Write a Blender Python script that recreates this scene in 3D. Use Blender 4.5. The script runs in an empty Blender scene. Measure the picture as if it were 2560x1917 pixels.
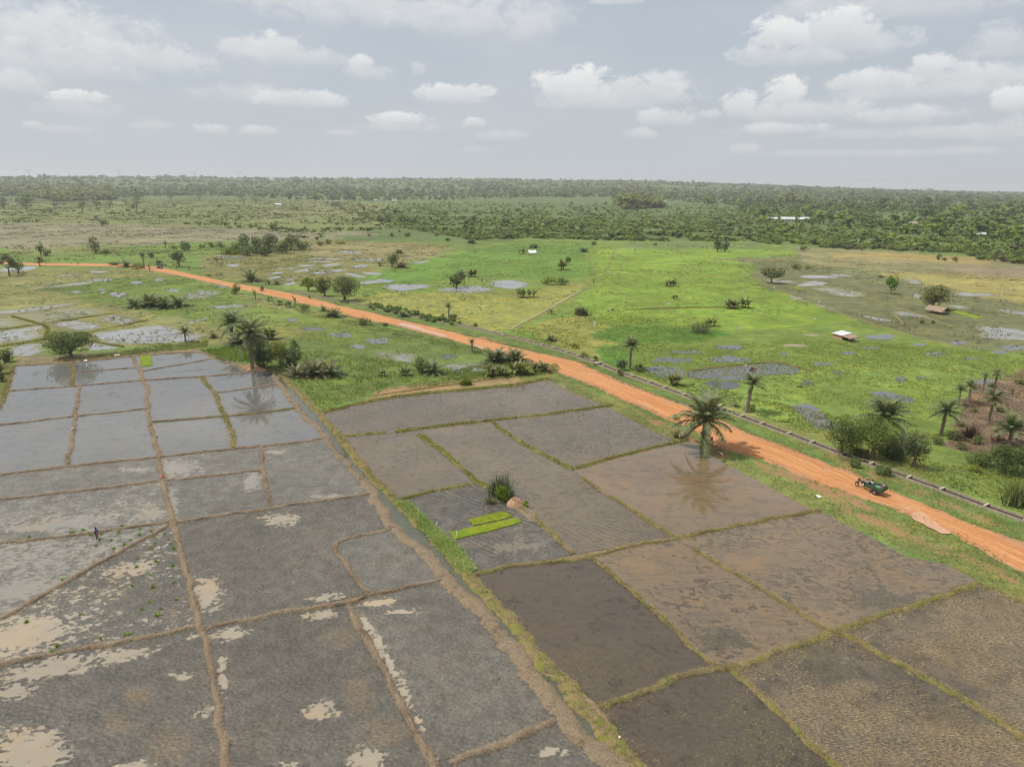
import bpy, bmesh, math, random
import numpy as np
from mathutils import Vector, Matrix, Euler
from mathutils.geometry import delaunay_2d_cdt

S = bpy.context.scene
COL = S.collection
rng = np.random.default_rng(7)
random.seed(7)
R = math.radians

# ------------------------------------------------------------------ camera
H = 42.0                       # drone height over the plain, metres
PITCH, ROLL, FPX = R(16.12), R(0.40), 1707.0     # 24 mm equivalent lens, photo measured on its 2560 x 1917 grid
cam_d = bpy.data.cameras.new('camera')
cam_d.sensor_width = 36.0
cam_d.lens = 36.0 * FPX / 2560.0
cam_d.clip_start = 0.5
cam_d.clip_end = 60000.0
cam = bpy.data.objects.new('camera', cam_d)
COL.objects.link(cam)
_f = Vector((0, math.cos(PITCH), -math.sin(PITCH)))
_r0 = Vector((1, 0, 0))
_u0 = _r0.cross(_f)
_r = _r0 * math.cos(ROLL) + _u0 * math.sin(ROLL)
_u = -_r0 * math.sin(ROLL) + _u0 * math.cos(ROLL)
_m = Matrix((_r, _u, -_f)).transposed().to_4x4()
_m.translation = Vector((0, 0, H))
cam.matrix_world = _m
S.camera = cam
CF, CR, CU = (np.array(v) for v in (_f, _r, _u))


def ray(px, py):
    px = np.asarray(px, float); py = np.asarray(py, float)
    return CF + ((px - 1280.0) / FPX)[..., None] * CR - ((py - 958.5) / FPX)[..., None] * CU


def G(px, py):
    """a photo measurement on the flat plain -> ground position in metres"""
    d = ray(px, py)
    t = -H / d[..., 2]
    return np.stack([d[..., 0] * t, d[..., 1] * t], -1)


def GP(poly):
    a = np.array(poly, float)
    return G(a[:, 0], a[:, 1])


def PX(xy, z=0.0):
    """ground position -> photo grid (used to read the field map)"""
    p = np.column_stack([xy[:, 0], xy[:, 1], np.zeros(len(xy)) + z - H])
    w = p @ CF
    w = np.where(np.abs(w) < 1e-3, 1e-3, w)
    return 1280 + FPX * (p @ CR) / w, 958.5 - FPX * (p @ CU) / w, w


def mpp(px, py):
    """metres per photo pixel at a ground point"""
    d = ray(px, py)
    return float(-H / d[2] / FPX)


# ------------------------------------------------------------------ render settings
S.render.engine = 'CYCLES'
c = S.cycles
c.use_denoising = True
c.use_adaptive_sampling = True
c.adaptive_threshold = 0.004
c.max_bounces = 6
c.diffuse_bounces = 3
c.glossy_bounces = 3
c.transmission_bounces = 4
c.transparent_max_bounces = 8
c.volume_bounces = 0
c.filter_width = 1.1
c.sample_clamp_indirect = 6.0
c.caustics_reflective = False
c.caustics_refractive = False
S.view_settings.view_transform = 'Standard'
S.view_settings.look = 'None'
S.view_settings.gamma = 1.0
S.view_settings.use_curve_mapping = False
S.view_settings.exposure = 0.30

# ------------------------------------------------------------------ sun
SUN_EL, SUN_AZ = R(60.0), R(-86.0)          # azimuth from +Y towards +X: the sun stands to the left
sd = bpy.data.lights.new('sun', 'SUN')
sd.energy = 3.3
sd.angle = R(0.7)
sd.color = (1.0, 0.955, 0.89)
sun = bpy.data.objects.new('sun', sd)
COL.objects.link(sun)
_s = Vector((math.cos(SUN_EL) * math.sin(SUN_AZ), math.cos(SUN_EL) * math.cos(SUN_AZ), math.sin(SUN_EL)))
sun.rotation_euler = (-_s).to_track_quat('-Z', 'Y').to_euler()
sun.location = _s * 300


# ------------------------------------------------------------------ node helper
class NT:
    def __init__(self, tree):
        self.t = tree
        tree.nodes.clear()

    def n(self, typ, *ins, out=0, **props):
        nd = self.t.nodes.new(typ)
        for k, v in props.items():
            if k.startswith('i_'):
                key = k[2:]
                key = int(key) if key.isdigit() else key.replace('_', ' ')
                self.put(nd, key, v)
            else:
                setattr(nd, k, v)
        for i, v in enumerate(ins):
            if v is not None:
                self.put(nd, i, v)
        self.last = nd
        return nd if out is None else nd.outputs[out]

    def put(self, nd, key, v):
        s = nd.inputs[key]
        if isinstance(v, bpy.types.NodeSocket):
            self.t.links.new(v, s)
        elif isinstance(v, bpy.types.Node):
            self.t.links.new(v.outputs[0], s)
        else:
            if s.type == 'RGBA' and hasattr(v, '__len__') and len(v) == 3:
                v = (*v, 1.0)
            s.default_value = v

    def m(self, op, a, b=None, c_=None, clamp=False):
        return self.n('ShaderNodeMath', a, b, c_, operation=op, use_clamp=clamp)

    def vm(self, op, a, b=None, out=0):
        return self.n('ShaderNodeVectorMath', a, b, operation=op, out=out)

    def ss(self, x, lo, hi):
        nd = self.n('ShaderNodeMapRange', out=None, interpolation_type='SMOOTHSTEP')
        self.put(nd, 0, x); self.put(nd, 1, lo); self.put(nd, 2, hi)
        return nd.outputs[0]

    def mr(self, x, lo, hi, a, b):
        nd = self.n('ShaderNodeMapRange', out=None)
        for i, v in enumerate((x, lo, hi, a, b)):
            self.put(nd, i, v)
        return nd.outputs[0]

    def mix(self, f, a, b, mode='MIX'):
        nd = self.n('ShaderNodeMix', out=None, data_type='RGBA', blend_type=mode)
        self.put(nd, 0, f); self.put(nd, 6, a); self.put(nd, 7, b)
        return nd.outputs[2]

    def noise(self, vec, scale, detail=4.0, rough=0.55, out=0, dist=0.0):
        nd = self.n('ShaderNodeTexNoise', out=None, i_Vector=vec, i_Scale=scale, i_Detail=detail, i_Roughness=rough, i_Distortion=dist)
        return nd.outputs[out]

    def attr(self, name, out=2):
        return self.n('ShaderNodeAttribute', out=out, attribute_name=name)

    def pos(self):
        return self.n('ShaderNodeNewGeometry')

    def mapping(self, vec, scale=(1, 1, 1), rot=(0, 0, 0), loc=(0, 0, 0)):
        return self.n('ShaderNodeMapping', vec, i_Scale=scale, i_Rotation=rot, i_Location=loc)


def new_mat(name):
    m = bpy.data.materials.new(name)
    m.use_nodes = True
    return m, NT(m.node_tree)


# ------------------------------------------------------------------ world: Nishita sky, haze towards the horizon, cumulus
W = bpy.data.worlds.new('World')
S.world = W
W.use_nodes = True
t = NT(W.node_tree)
STR = 0.10
gen = t.n('ShaderNodeTexCoord')
sep = t.n('ShaderNodeSeparateXYZ', gen, out=None)
dx, dy, dz = sep.outputs
sky = t.n('ShaderNodeTexSky', sky_type='NISHITA', sun_disc=False, sun_elevation=SUN_EL, sun_rotation=SUN_AZ % (2 * math.pi),
          altitude=50.0, air_density=1.1, dust_density=3.0, ozone_density=1.0)
hor = t.m('SQRT', t.m('ADD', t.m('MULTIPLY', dx, dx), t.m('MULTIPLY', dy, dy)))
az = t.m('ARCTAN2', dx, dy)
el = t.m('ARCTAN2', dz, hor)
P = t.n('ShaderNodeCombineXYZ', az, el, 0.0)
# ragged edges: two noise fields in the sky's own angles
n1 = t.noise(t.mapping(P, scale=(1.0, 1.55, 1.0)), 26.0, 8.0, 0.66, dist=0.35)
n2 = t.noise(t.mapping(P, scale=(1.0, 2.6, 1.0), loc=(3.1, 1.7, 0)), 5.0, 3.0, 0.5)


def azel(px, py):
    d = ray(px, py)
    return math.atan2(d[0], d[1]), math.atan2(d[2], math.hypot(d[0], d[1]))


# (centre x, centre y, half width, half height on the photo grid, softness, brightness)
CLOUDS = [
    (195, 95, 190, 75, .9, .75), (40, 90, 200, 70, .8, .75), (120, 150, 250, 50, 1.0, .7), (330, 145, 205, 46, .8, .75), (60, 210, 65, 34, .9, .7),
    (200, 244, 66, 20, .45, 1.0), (190, 275, 90, 22, 1.1, .45),
    (700, 128, 70, 40, .5, .85), (610, 125, 60, 30, .6, .75), (780, 150, 80, 24, 1.1, .55),
    (755, 250, 95, 26, .6, .85), (640, 240, 150, 24, 1.1, .55),
    (905, 163, 28, 20, .6, .85), (925, 185, 65, 22, 1.0, .55), (1045, 176, 20, 18, 1.0, .45),
    (1140, 238, 92, 28, .45, .95), (1000, 300, 80, 18, .55, .95), (1000, 320, 120, 14, 1.1, .5),
    (530, 326, 50, 14, .7, .8), (650, 328, 50, 14, .7, .85), (85, 314, 30, 10, .8, .75), (150, 326, 60, 12, 1.0, .55), (385, 314, 50, 12, 1.1, .55),
    (1190, 308, 25, 12, .7, .8), (1260, 342, 55, 14, 1.0, .6), (860, 335, 40, 9, 1.0, .6), (1190, 376, 50, 8, 1.0, .55),
    (1000, 30, 330, 55, 1.0, .75), (1180, 55, 200, 48, .9, .7), (760, 8, 220, 30, 1.1, .7), (1330, 60, 80, 60, 1.1, .65),
    (1435, 222, 95, 50, .4, 1.05), (1570, 240, 140, 40, .6, .72), (1500, 262, 150, 18, .8, .5), (1665, 215, 60, 34, .7, .75),
    (1665, 296, 85, 24, .7, .8), (1600, 336, 45, 16, .9, .7), (1775, 288, 30, 14, .9, .65),
    (1945, 95, 70, 46, .45, 1.05), (1930, 140, 80, 34, .7, .75), (2100, 75, 110, 52, .5, 1.0), (2120, 110, 160, 36, .8, .65), (2010, 145, 120, 26, .9, .6),
    (1850, 265, 40, 38, .5, .95), (1960, 240, 50, 42, .45, 1.05), (1990, 280, 140, 28, .7, .68), (2080, 276, 90, 26, .8, .7),
    (2180, 205, 110, 34, .55, .95), (2320, 175, 60, 42, .5, .95), (2440, 195, 170, 36, .7, .8), (2300, 230, 220, 24, .9, .6),
    (2270, 290, 130, 24, .8, .78), (2540, 255, 60, 32, .5, .9), (2510, 330, 90, 30, .8, .75), (2380, 335, 150, 18, 1.0, .65),
    (1950, 325, 110, 16, .8, .8), (1860, 374, 40, 14, .8, .75), (2150, 340, 150, 16, 1.0, .62), (2260, 385, 120, 10, 1.0, .6), (2050, 385, 130, 9, 1.0, .58),
    (2280, 15, 300, 42, .9, .62), (2520, 110, 110, 46, 1.0, .65), (2010, 30, 80, 34, 1.1, .6), (2420, 380, 120, 12, 1.1, .62), (1545, 3, 60, 12, .9, .7),
]
acc = t.n('ShaderNodeCombineXYZ', 0.0, 0.0, 0.0)      # x: cover, y: brightness
for (cx, cy, hw, hh, soft, br) in CLOUDS:
    a0, e0 = azel(cx, cy)
    a1, _ = azel(cx + hw, cy)
    _, e1 = azel(cx, cy - hh)
    sa, se = 1.0 / abs(a1 - a0), 1.0 / abs(e1 - e0)
    p_ = t.n('ShaderNodeVectorMath', acc, (1e-7, 1e-7, 0), P, operation='MULTIPLY_ADD')
    q = t.n('ShaderNodeVectorMath', p_, (sa, se, 0), (-a0 * sa, -e0 * se, 0), operation='MULTIPLY_ADD')
    ln = t.vm('LENGTH', q, out=1)
    dens = t.m('SUBTRACT', t.m('MULTIPLY_ADD', n1, 2.7, -0.30), ln)            # noise minus radius
    dn = t.ss(dens, -0.26 * soft - 0.12, 0.56 * soft)
    qs = t.n('ShaderNodeSeparateXYZ', q, out=None).outputs[1]
    flat = t.ss(qs, -1.25, -0.15)
    dn = t.m('MULTIPLY', dn, flat)
    dn = t.m('MULTIPLY', dn, min(1.0, 0.30 + 0.6 * br))
    sh = t.m('MULTIPLY_ADD', qs, 0.42 * br, 0.05 + 0.42 * br)
    sh = t.m('MULTIPLY', sh, dn)
    acc = t.vm('MAXIMUM', acc, t.n('ShaderNodeCombineXYZ', dn, sh, 0.0))
_a = t.n('ShaderNodeSeparateXYZ', acc, out=None)
alpha, lit = _a.outputs[0], _a.outputs[1]
# the rest of the sky, above and beside the view: broken cumulus, made fuller and brighter to lift the water reflections
zz = t.m('ADD', t.m('MAXIMUM', dz, 0.0), 0.16)
gp = t.n('ShaderNodeCombineXYZ', t.m('DIVIDE', dx, zz), t.m('DIVIDE', dy, zz), 0.0)
g1 = t.noise(gp, 1.15, 7.0, 0.55)
gd = t.ss(g1, 0.36, 0.60)
outside = t.m('MAXIMUM', t.m('MAXIMUM', t.ss(el, R(14.0), R(18)), t.m('LESS_THAN', el, R(-0.5))), t.ss(t.m('ABSOLUTE', az), R(39), R(44)))
veil = t.m('MULTIPLY', t.ss(n2, 0.40, 0.72), 0.40)
hz = t.m('POWER', 2.718, t.m('MULTIPLY', t.m('MAXIMUM', el, 0.0), -7.0))
grey = (.410 / STR, .455 / STR, .515 / STR)
hcol = (.462 / STR, .492 / STR, .520 / STR)
base = t.mix(t.m('MULTIPLY_ADD', hz, 0.22, 0.74), sky, t.mix(hz, grey, hcol))
base = t.mix(veil, base, (.475 / STR, .500 / STR, .535 / STR))


def cloudy(alpha, lit, name):
    bright = t.m('DIVIDE', lit, t.m('MAXIMUM', alpha, 0.05))
    bright = t.m('ADD', bright, t.m('MULTIPLY', t.m('SUBTRACT', n1, 0.5), 0.9))
    bright = t.m('MINIMUM', t.m('MAXIMUM', bright, 0.0), 1.0)
    cloud_c = t.mix(bright, (.475 / STR, .495 / STR, .515 / STR), (.755 / STR, .755 / STR, .745 / STR))
    fade = t.m('MULTIPLY', alpha, t.mr(el, 0.0, R(5.5), 0.30, 0.90))
    return t.n('ShaderNodeBackground', t.mix(fade, base, cloud_c), STR)


bg_view = cloudy(alpha, lit, 'view')
bg_rest = cloudy(t.m('MULTIPLY', gd, 0.85), t.m('MULTIPLY', gd, t.mr(g1, 0.40, 0.75, 0.85, 0.55)), 'rest')
mixb = t.n('ShaderNodeMixShader', outside, bg_view, bg_rest)
t.n('ShaderNodeOutputWorld', mixb, out=None)
W.cycles.sampling_method = 'MANUAL'
W.cycles.sample_map_resolution = 512


# ------------------------------------------------------------------ small maths: value noise, point in polygon
def vnoise(x, y, seed=0):
    xi = np.floor(x).astype(np.int64); yi = np.floor(y).astype(np.int64)
    fx = x - xi; fy = y - yi
    fx = fx * fx * (3 - 2 * fx); fy = fy * fy * (3 - 2 * fy)

    def h(a, b):
        v = (a * 374761393 + b * 668265263 + seed * 974711) & 0x7fffffff
        v = ((v ^ (v >> 13)) * 1274126177) & 0x7fffffff
        v = v ^ (v >> 16)
        return (v & 0xffff) / 65535.0
    return ((h(xi, yi) * (1 - fx) + h(xi + 1, yi) * fx) * (1 - fy) + (h(xi, yi + 1) * (1 - fx) + h(xi + 1, yi + 1) * fx) * fy)


def fbm(x, y, seed=0, oct_=4):
    s = 0.0; a = 0.5; tot = 0
    for o in range(oct_):
        s = s + a * vnoise(x * 2 ** o, y * 2 ** o, seed + o * 17); tot += a; a *= 0.5
    return s / tot


def pip(x, y, poly):
    poly = np.asarray(poly, float)
    inside = np.zeros(len(x), bool)
    j = len(poly) - 1
    for i in range(len(poly)):
        xi, yi = poly[i]; xj, yj = poly[j]
        if yi != yj:
            cond = ((yi > y) != (yj > y)) & (x < (xj - xi) * (y - yi) / (yj - yi) + xi)
            inside ^= cond
        j = i
    return inside


def poly_dist(x, y, poly):
    """distance to a closed outline"""
    poly = np.asarray(poly, float)
    best = np.full(len(x), 1e18)
    for i in range(len(poly)):
        a = poly[i - 1]; b = poly[i]; d = b - a
        L = max(float(d @ d), 1e-9)
        tt = np.clip(((x - a[0]) * d[0] + (y - a[1]) * d[1]) / L, 0, 1)
        best = np.minimum(best, (x - a[0] - tt * d[0]) ** 2 + (y - a[1] - tt * d[1]) ** 2)
    return np.sqrt(best)


def sm(x, a, b):
    v = np.clip((x - a) / (b - a), 0, 1)
    return v * v * (3 - 2 * v)


# ------------------------------------------------------------------ object helpers
def tag(o, label=None, cat=None, group=None, kind=None):
    if label: o['label'] = label
    if cat: o['category'] = cat
    if group: o['group'] = group
    if kind: o['kind'] = kind
    return o


def link(name, me, parent=None, loc=None, rot=None, scale=None):
    o = bpy.data.objects.new(name, me)
    COL.objects.link(o)
    if parent is not None: o.parent = parent
    if loc is not None: o.location = loc
    if rot is not None: o.rotation_euler = rot
    if scale is not None: o.scale = scale
    return o


def empty(name, loc, rz=0.0, label=None, cat=None, group=None):
    o = bpy.data.objects.new(name, None)
    COL.objects.link(o)
    o.empty_display_size = 0.5
    o.location = loc
    o.rotation_euler = (0, 0, rz)
    return tag(o, label, cat, group)


def mesh_np(name, verts, faces, mat=None, cols=None, smooth=False, extra=None):
    """verts (n,3), faces: (k,3) or (k,4) array (or a list of such arrays)"""
    me = bpy.data.meshes.new(name)
    verts = np.asarray(verts, np.float32)
    fl = faces if isinstance(faces, list) else [faces]
    fl = [np.asarray(f, np.int32) for f in fl if len(f)]
    me.vertices.add(len(verts))
    me.vertices.foreach_set('co', verts.ravel())
    nl = sum(f.size for f in fl); nf = sum(len(f) for f in fl)
    me.loops.add(nl)
    me.loops.foreach_set('vertex_index', np.concatenate([f.ravel() for f in fl]))
    me.polygons.add(nf)
    sizes = np.concatenate([np.full(len(f), f.shape[1], np.int32) for f in fl])
    me.polygons.foreach_set('loop_start', np.concatenate([[0], np.cumsum(sizes)[:-1]]).astype(np.int32))
    me.polygons.foreach_set('loop_total', sizes)
    me.polygons.foreach_set('use_smooth', np.full(nf, bool(smooth)))
    if cols is not None:
        ca = me.color_attributes.new('Col', 'FLOAT_COLOR', 'POINT')
        c4 = np.ones((len(verts), 4), np.float32); c4[:, :3] = cols
        ca.data.foreach_set('color', c4.ravel())
    for k, v in (extra or {}).items():
        fa = me.attributes.new(k, 'FLOAT', 'POINT')
        fa.data.foreach_set('value', np.asarray(v, np.float32))
    me.update(calc_edges=True)
    if mat is not None: me.materials.append(mat)
    return me


def resample(pts, step, closed=False):
    pts = np.asarray(pts, float)
    if closed: pts = np.vstack([pts, pts[:1]])
    seg = np.linalg.norm(np.diff(pts, axis=0), axis=1)
    s = np.concatenate([[0], np.cumsum(seg)])
    n = max(2, int(s[-1] / step) + 1)
    u = np.linspace(0, s[-1], n)
    out = np.column_stack([np.interp(u, s, pts[:, k]) for k in range(pts.shape[1])])
    return out[:-1] if closed else out


def smooth_line(pts, it=2):
    pts = np.asarray(pts, float)
    for _ in range(it):
        q = np.empty((2 * len(pts), pts.shape[1]))
        nx = np.vstack([pts[1:], pts[-1:]])
        q[0::2] = pts * .75 + nx * .25
        q[1::2] = pts * .25 + nx * .75
        pts = np.vstack([pts[:1], q[:-1]])
        pts[-1] = nx[-1]
    return pts

# ================================================================== materials of the ground
K = 1.62


def A(r, g, b, k=1.0):
    """colour picked as an sRGB value under full daylight -> surface colour"""
    if g > r + 6 and g > b + 20:                       # living green reads a little yellower than the numbers noted from the photo
        r, g = r * 1.035, g * .965

    def f(v):
        v /= 255.0
        return v / 12.92 if v <= 0.04045 else ((v + 0.055) / 1.055) ** 2.4
    return tuple(f(v) / K * k for v in (r, g, b))


def principled(t, col, rough, normal=None, ior=1.33, spec=0.5):
    p = t.n('ShaderNodeBsdfPrincipled', out=None)
    t.put(p, 'Base Color', col); t.put(p, 'Roughness', rough); t.put(p, 'IOR', ior)
    t.put(p, 'Specular IOR Level', spec)
    if normal is not None: t.put(p, 'Normal', normal)
    t.n('ShaderNodeOutputMaterial', p, out=None)
    return p


def bump(t, h, strength, dist=0.1):
    return t.n('ShaderNodeBump', i_Height=h, i_Strength=strength, i_Distance=dist)


# --- the plain: colour field from the mesh, grain from noise
M_GROUND, t = new_mat('plain_vegetation')
pos = t.pos()
colr = t.attr('Col', 0)
nf = t.noise(pos, 2.6, 4.0, 0.65)
nm = t.noise(pos, 0.33, 4.0, 0.6)
nl = t.noise(pos, 0.03, 4.0, 0.6)
nr = t.noise(t.mapping(pos, scale=(0.5, 2.2, 1), rot=(0, 0, R(24))), 0.5, 3.0, 0.6)
v = t.m('MULTIPLY', t.mr(nf, 0.3, 0.7, 0.62, 1.34), t.mr(nm, 0.25, 0.75, 0.72, 1.25))
v = t.m('MULTIPLY', v, t.mr(nl, 0.3, 0.7, 0.84, 1.14))
nq = t.noise(pos, 0.11, 6.0, 0.68)
v = t.m('MULTIPLY', v, t.mr(nq, 0.3, 0.7, 0.82, 1.26))
v = t.m('MULTIPLY', v, t.mr(nr, 0.3, 0.7, 0.88, 1.12))
vc = t.n('ShaderNodeCombineColor', v, v, v)
cc = t.mix(1.0, colr, vc, 'MULTIPLY')
yel = t.mix(1.0, cc, (1.32, 1.08, .72), 'MULTIPLY')
cc = t.mix(t.m('MULTIPLY', t.ss(t.noise(pos, 0.12, 3.0, 0.6), 0.46, 0.68), 0.55), cc, yel)
soil = t.attr('soil')
sx_ = t.m('ADD', soil, t.m('MULTIPLY', t.m('SUBTRACT', nm, 0.5), 1.6))
sx_ = t.m('ADD', sx_, t.m('MULTIPLY', t.m('SUBTRACT', nf, 0.5), 1.3))
sm_ = t.m('MULTIPLY', t.ss(sx_, 0.40, 0.80), 0.9)
cc = t.mix(sm_, cc, t.mix(nf, A(150, 112, 80), A(205, 158, 118)))
principled(t, cc, 0.92, bump(t, t.m('ADD', nf, t.m('MULTIPLY', nm, 2.0)), 0.5, 0.25), 1.4, 0.25)


def paddy_mat(name, mud, mud2, silt, rough_mud=0.5, bump_s=0.5, weed=None, weed_amt=0.0, lump=1.0, streak_rot=0.0, patch=0.35, silt_th=(.46, .62),
              ripple=0.02, dark=None, dark_amt=0.0, straw=None, straw_amt=0.0, grain=1.0, wrough=0.07, swirl=0.0):
    m, t = new_mat(name)
    rnd = t.n('ShaderNodeObjectInfo', out=None).outputs['Random']
    pos = t.vm('ADD', t.pos(), t.n('ShaderNodeCombineXYZ', t.m('MULTIPLY', rnd, 310.0), t.m('MULTIPLY', rnd, 170.0), 0.0))
    rotv = t.n('ShaderNodeCombineXYZ', 0.0, 0.0, t.m('MULTIPLY_ADD', t.m('SUBTRACT', rnd, 0.5), 1.3, streak_rot))
    wet = t.attr('wet')
    big = t.noise(pos, 0.085, 5.0, 0.6)
    med = t.noise(pos, 0.55 * lump, 5.0, 0.62)
    fine = t.noise(pos, 3.2 * lump, 4.0, 0.68)
    rows = t.noise(t.mapping(pos, scale=(0.30, 1.25, 1.0), rot=rotv), 1.0, 5.0, 0.66, dist=1.2)
    # lumps the size of a footprint, flattened along the rows
    vor = t.n('ShaderNodeTexVoronoi', t.mapping(pos, scale=(0.9, 1.15, 1.0), rot=rotv), i_Scale=2.1 * lump, feature='F1', distance='EUCLIDEAN', out=None)
    lp = vor.outputs[0]
    cell = t.n('ShaderNodeSeparateColor', vor.outputs[1], out=None).outputs[0]
    x = t.m('ADD', wet, t.m('MULTIPLY', t.m('SUBTRACT', big, 0.5), patch * 1.6))
    x = t.m('ADD', x, t.m('MULTIPLY', t.m('SUBTRACT', med, 0.5), 0.85))
    x = t.m('ADD', x, t.m('MULTIPLY', t.m('SUBTRACT', rows, 0.5), 0.35))
    x = t.m('ADD', x, t.m('MULTIPLY', t.m('SUBTRACT', cell, 0.5), 0.50))
    x = t.m('ADD', x, t.m('MULTIPLY', t.m('SUBTRACT', fine, 0.5), 0.22))
    mask = t.ss(x, silt_th[0], silt_th[1])
    mc = t.mix(t.ss(med, 0.32, 0.68), mud, mud2)
    mc = t.mix(t.m('MULTIPLY', t.ss(t.noise(pos, 0.2, 4.0, 0.6), 0.52, 0.72), 0.45), mc, t.mix(1.0, mc, (1.16, .97, .80), 'MULTIPLY'))
    gr = t.m('MULTIPLY', t.mr(fine, 0.28, 0.72, 1 - .34 * grain, 1 + .34 * grain), t.mr(rows, 0.3, 0.7, 0.97, 1.03))
    mc = t.mix(1.0, mc, t.n('ShaderNodeCombineColor', gr, gr, gr), 'MULTIPLY')
    spd = t.m('MULTIPLY', t.m('SUBTRACT', 1.0, t.ss(lp, .10, .34)), t.m('GREATER_THAN', cell, .58))  # dark specks: small shadows of the lumps painted into the mud colour
    mc = t.mix(t.m('MULTIPLY', spd, .62 * grain), mc, t.mix(1.0, mc, (.50, .49, .48), 'MULTIPLY'))
    spl = t.m('MULTIPLY', t.m('SUBTRACT', 1.0, t.ss(lp, .08, .30)), t.m('LESS_THAN', cell, .14))
    mc = t.mix(t.m('MULTIPLY', spl, .55 * grain), mc, t.mix(1.0, mc, (1.42, 1.42, 1.40), 'MULTIPLY'))
    tone = t.m('MULTIPLY', t.mr(rnd, 0, 1, .91, 1.09), t.mr(big, .3, .7, .86, 1.14))
    tonec = t.n('ShaderNodeCombineColor', tone, tone, tone)
    mc = t.mix(1.0, mc, tonec, 'MULTIPLY')
    sc = t.mix(1.0, silt, t.n('ShaderNodeCombineColor', *[t.mr(med, 0.25, 0.75, 0.93, 1.06)] * 3), 'MULTIPLY')
    sc = t.mix(1.0, sc, t.mix(.6, (1, 1, 1), tonec), 'MULTIPLY')
    sc = t.mix(t.m('MULTIPLY', t.ss(t.noise(pos, 0.14, 4.0, 0.6), .46, .66), .8), sc, t.mix(1.0, sc, (1.16, 1.03, .86), 'MULTIPLY'))
    if dark is not None:
        dk = t.ss(t.m('ADD', rows, t.m('MULTIPLY', t.m('SUBTRACT', med, 0.5), 0.8)), 0.44 + .2 * (1 - dark_amt), 0.70 + .2 * (1 - dark_amt))
        sc = t.mix(t.m('MULTIPLY', dk, 0.60), sc, dark)
        spk = t.m('MULTIPLY', t.ss(fine, 0.56, 0.66), t.ss(t.m('ADD', med, t.m('MULTIPLY', rows, .5)), 0.62, 0.92))
        sc = t.mix(t.m('MULTIPLY', spk, 0.55), sc, t.mix(1.0, dark, (.62, .62, .62), 'MULTIPLY'))
    col = t.mix(mask, mc, sc)
    if swirl:                                          # curved tractor marks
        wv = t.n('ShaderNodeTexWave', t.mapping(pos, scale=(1, 1.5, 1), rot=rotv), i_Scale=.34, i_Distortion=9.0, i_Detail=4.0, i_Detail_Scale=.32, wave_type='RINGS', out=1)
        wz_ = t.ss(t.noise(pos, .09, 3.0, .55), .42, .60)
        wk = t.m('MULTIPLY', t.m('MULTIPLY', t.ss(t.m('ADD', wv, t.m('MULTIPLY', t.m('SUBTRACT', med, .5), .9)), .45, .85), wz_), swirl)
        col = t.mix(wk, col, t.mix(1.0, col, (.62, .62, .62), 'MULTIPLY'))
    if weed is not None:
        wd = t.noise(pos, 4.5, 3.0, 0.7)
        wz = t.noise(pos, 0.10, 3.0, 0.55, dist=0.5)
        wm = t.m('MULTIPLY', t.ss(wd, 0.54, 0.62), t.ss(wz, 0.62 - 0.25 * weed_amt, 0.80 - .25 * weed_amt))
        col = t.mix(t.m('MULTIPLY', wm, 0.85), col, weed)
    else:
        wm = 0.0
    if straw is not None:
        sn = t.noise(t.mapping(pos, scale=(0.7, 2.0, 1), rot=(0, 0, streak_rot + .35)), 4.2, 6.0, 0.78)
        sz = t.m('ADD', t.noise(pos, 0.16, 4.0, 0.6), t.m('MULTIPLY', t.attr('straw'), 0.55))
        sm2 = t.m('MULTIPLY', t.m('MULTIPLY', t.ss(sn, 0.44, 0.60), t.ss(sz, 0.66 - .35 * straw_amt, 1.06 - .35 * straw_amt)), .8)
        col = t.mix(sm2, col, straw)
        mask = t.m('MULTIPLY', mask, t.m('SUBTRACT', 1.0, sm2))
    rough = t.mr(mask, 0.0, 1.0, rough_mud, wrough)
    hgt = t.m('ADD', t.m('MULTIPLY', fine, 0.6), t.m('MULTIPLY', lp, 0.7))
    hgt = t.m('MULTIPLY', hgt, t.m('SUBTRACT', 1.0, mask))
    hgt = t.m('ADD', hgt, t.m('MULTIPLY', t.noise(pos, 1.6, 2.0, 0.5), ripple))
    principled(t, col, rough, bump(t, hgt, bump_s, 0.12), t.mr(mask, 0, 1, 1.33, 1.48), 0.5)
    return m


LROT = R(-8)      # ploughing direction of the left block
RROT = R(22)      # and of the right block
M_FLOOD = paddy_mat('flooded_clear', A(124, 122, 116), A(116, 115, 112), A(126, 125, 121), .25, .2, A(112, 132, 60), .16, 1.0, LROT, .25, (.18, .42), .03,
                    dark=A(100, 99, 97), dark_amt=.9, wrough=.05)
M_SILT = paddy_mat('grey_silt', A(115, 111, 101), A(135, 131, 120), A(160, 154, 141), .40, .75, None, 0, 1.0, LROT, .3, (.40, .78))
M_MUD = paddy_mat('grey_mud', A(103, 99, 89), A(122, 117, 106), A(180, 168, 146), .48, 1.0, None, 0, 1.15, LROT, .30, (.47, .66),
                  straw=A(160, 132, 98), straw_amt=.18)
M_TAN = paddy_mat('brown_water', A(108, 98, 82), A(118, 108, 92), A(142, 122, 95), .22, .4, A(116, 130, 62), .34, .9, RROT, .3, (.22, .42), .03,
                  dark=A(102, 95, 83), dark_amt=1.0, wrough=.06, swirl=.3)
M_GREYW = paddy_mat('grey_brown_water', A(102, 95, 82), A(114, 106, 92), A(124, 110, 88), .22, .4, A(112, 126, 62), .36, .9, RROT, .35, (.24, .52), .02,
                    dark=A(90, 85, 76), dark_amt=.9, wrough=.06, swirl=.55)
M_DARKW = paddy_mat('dark_water', A(82, 74, 64), A(100, 92, 80), A(96, 84, 69), .4, .12, A(120, 118, 70), .45, .9, RROT, .4, (.2, .5), .03,
                    dark=A(78, 71, 62), dark_amt=.95, wrough=.22, swirl=-.5)
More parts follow.
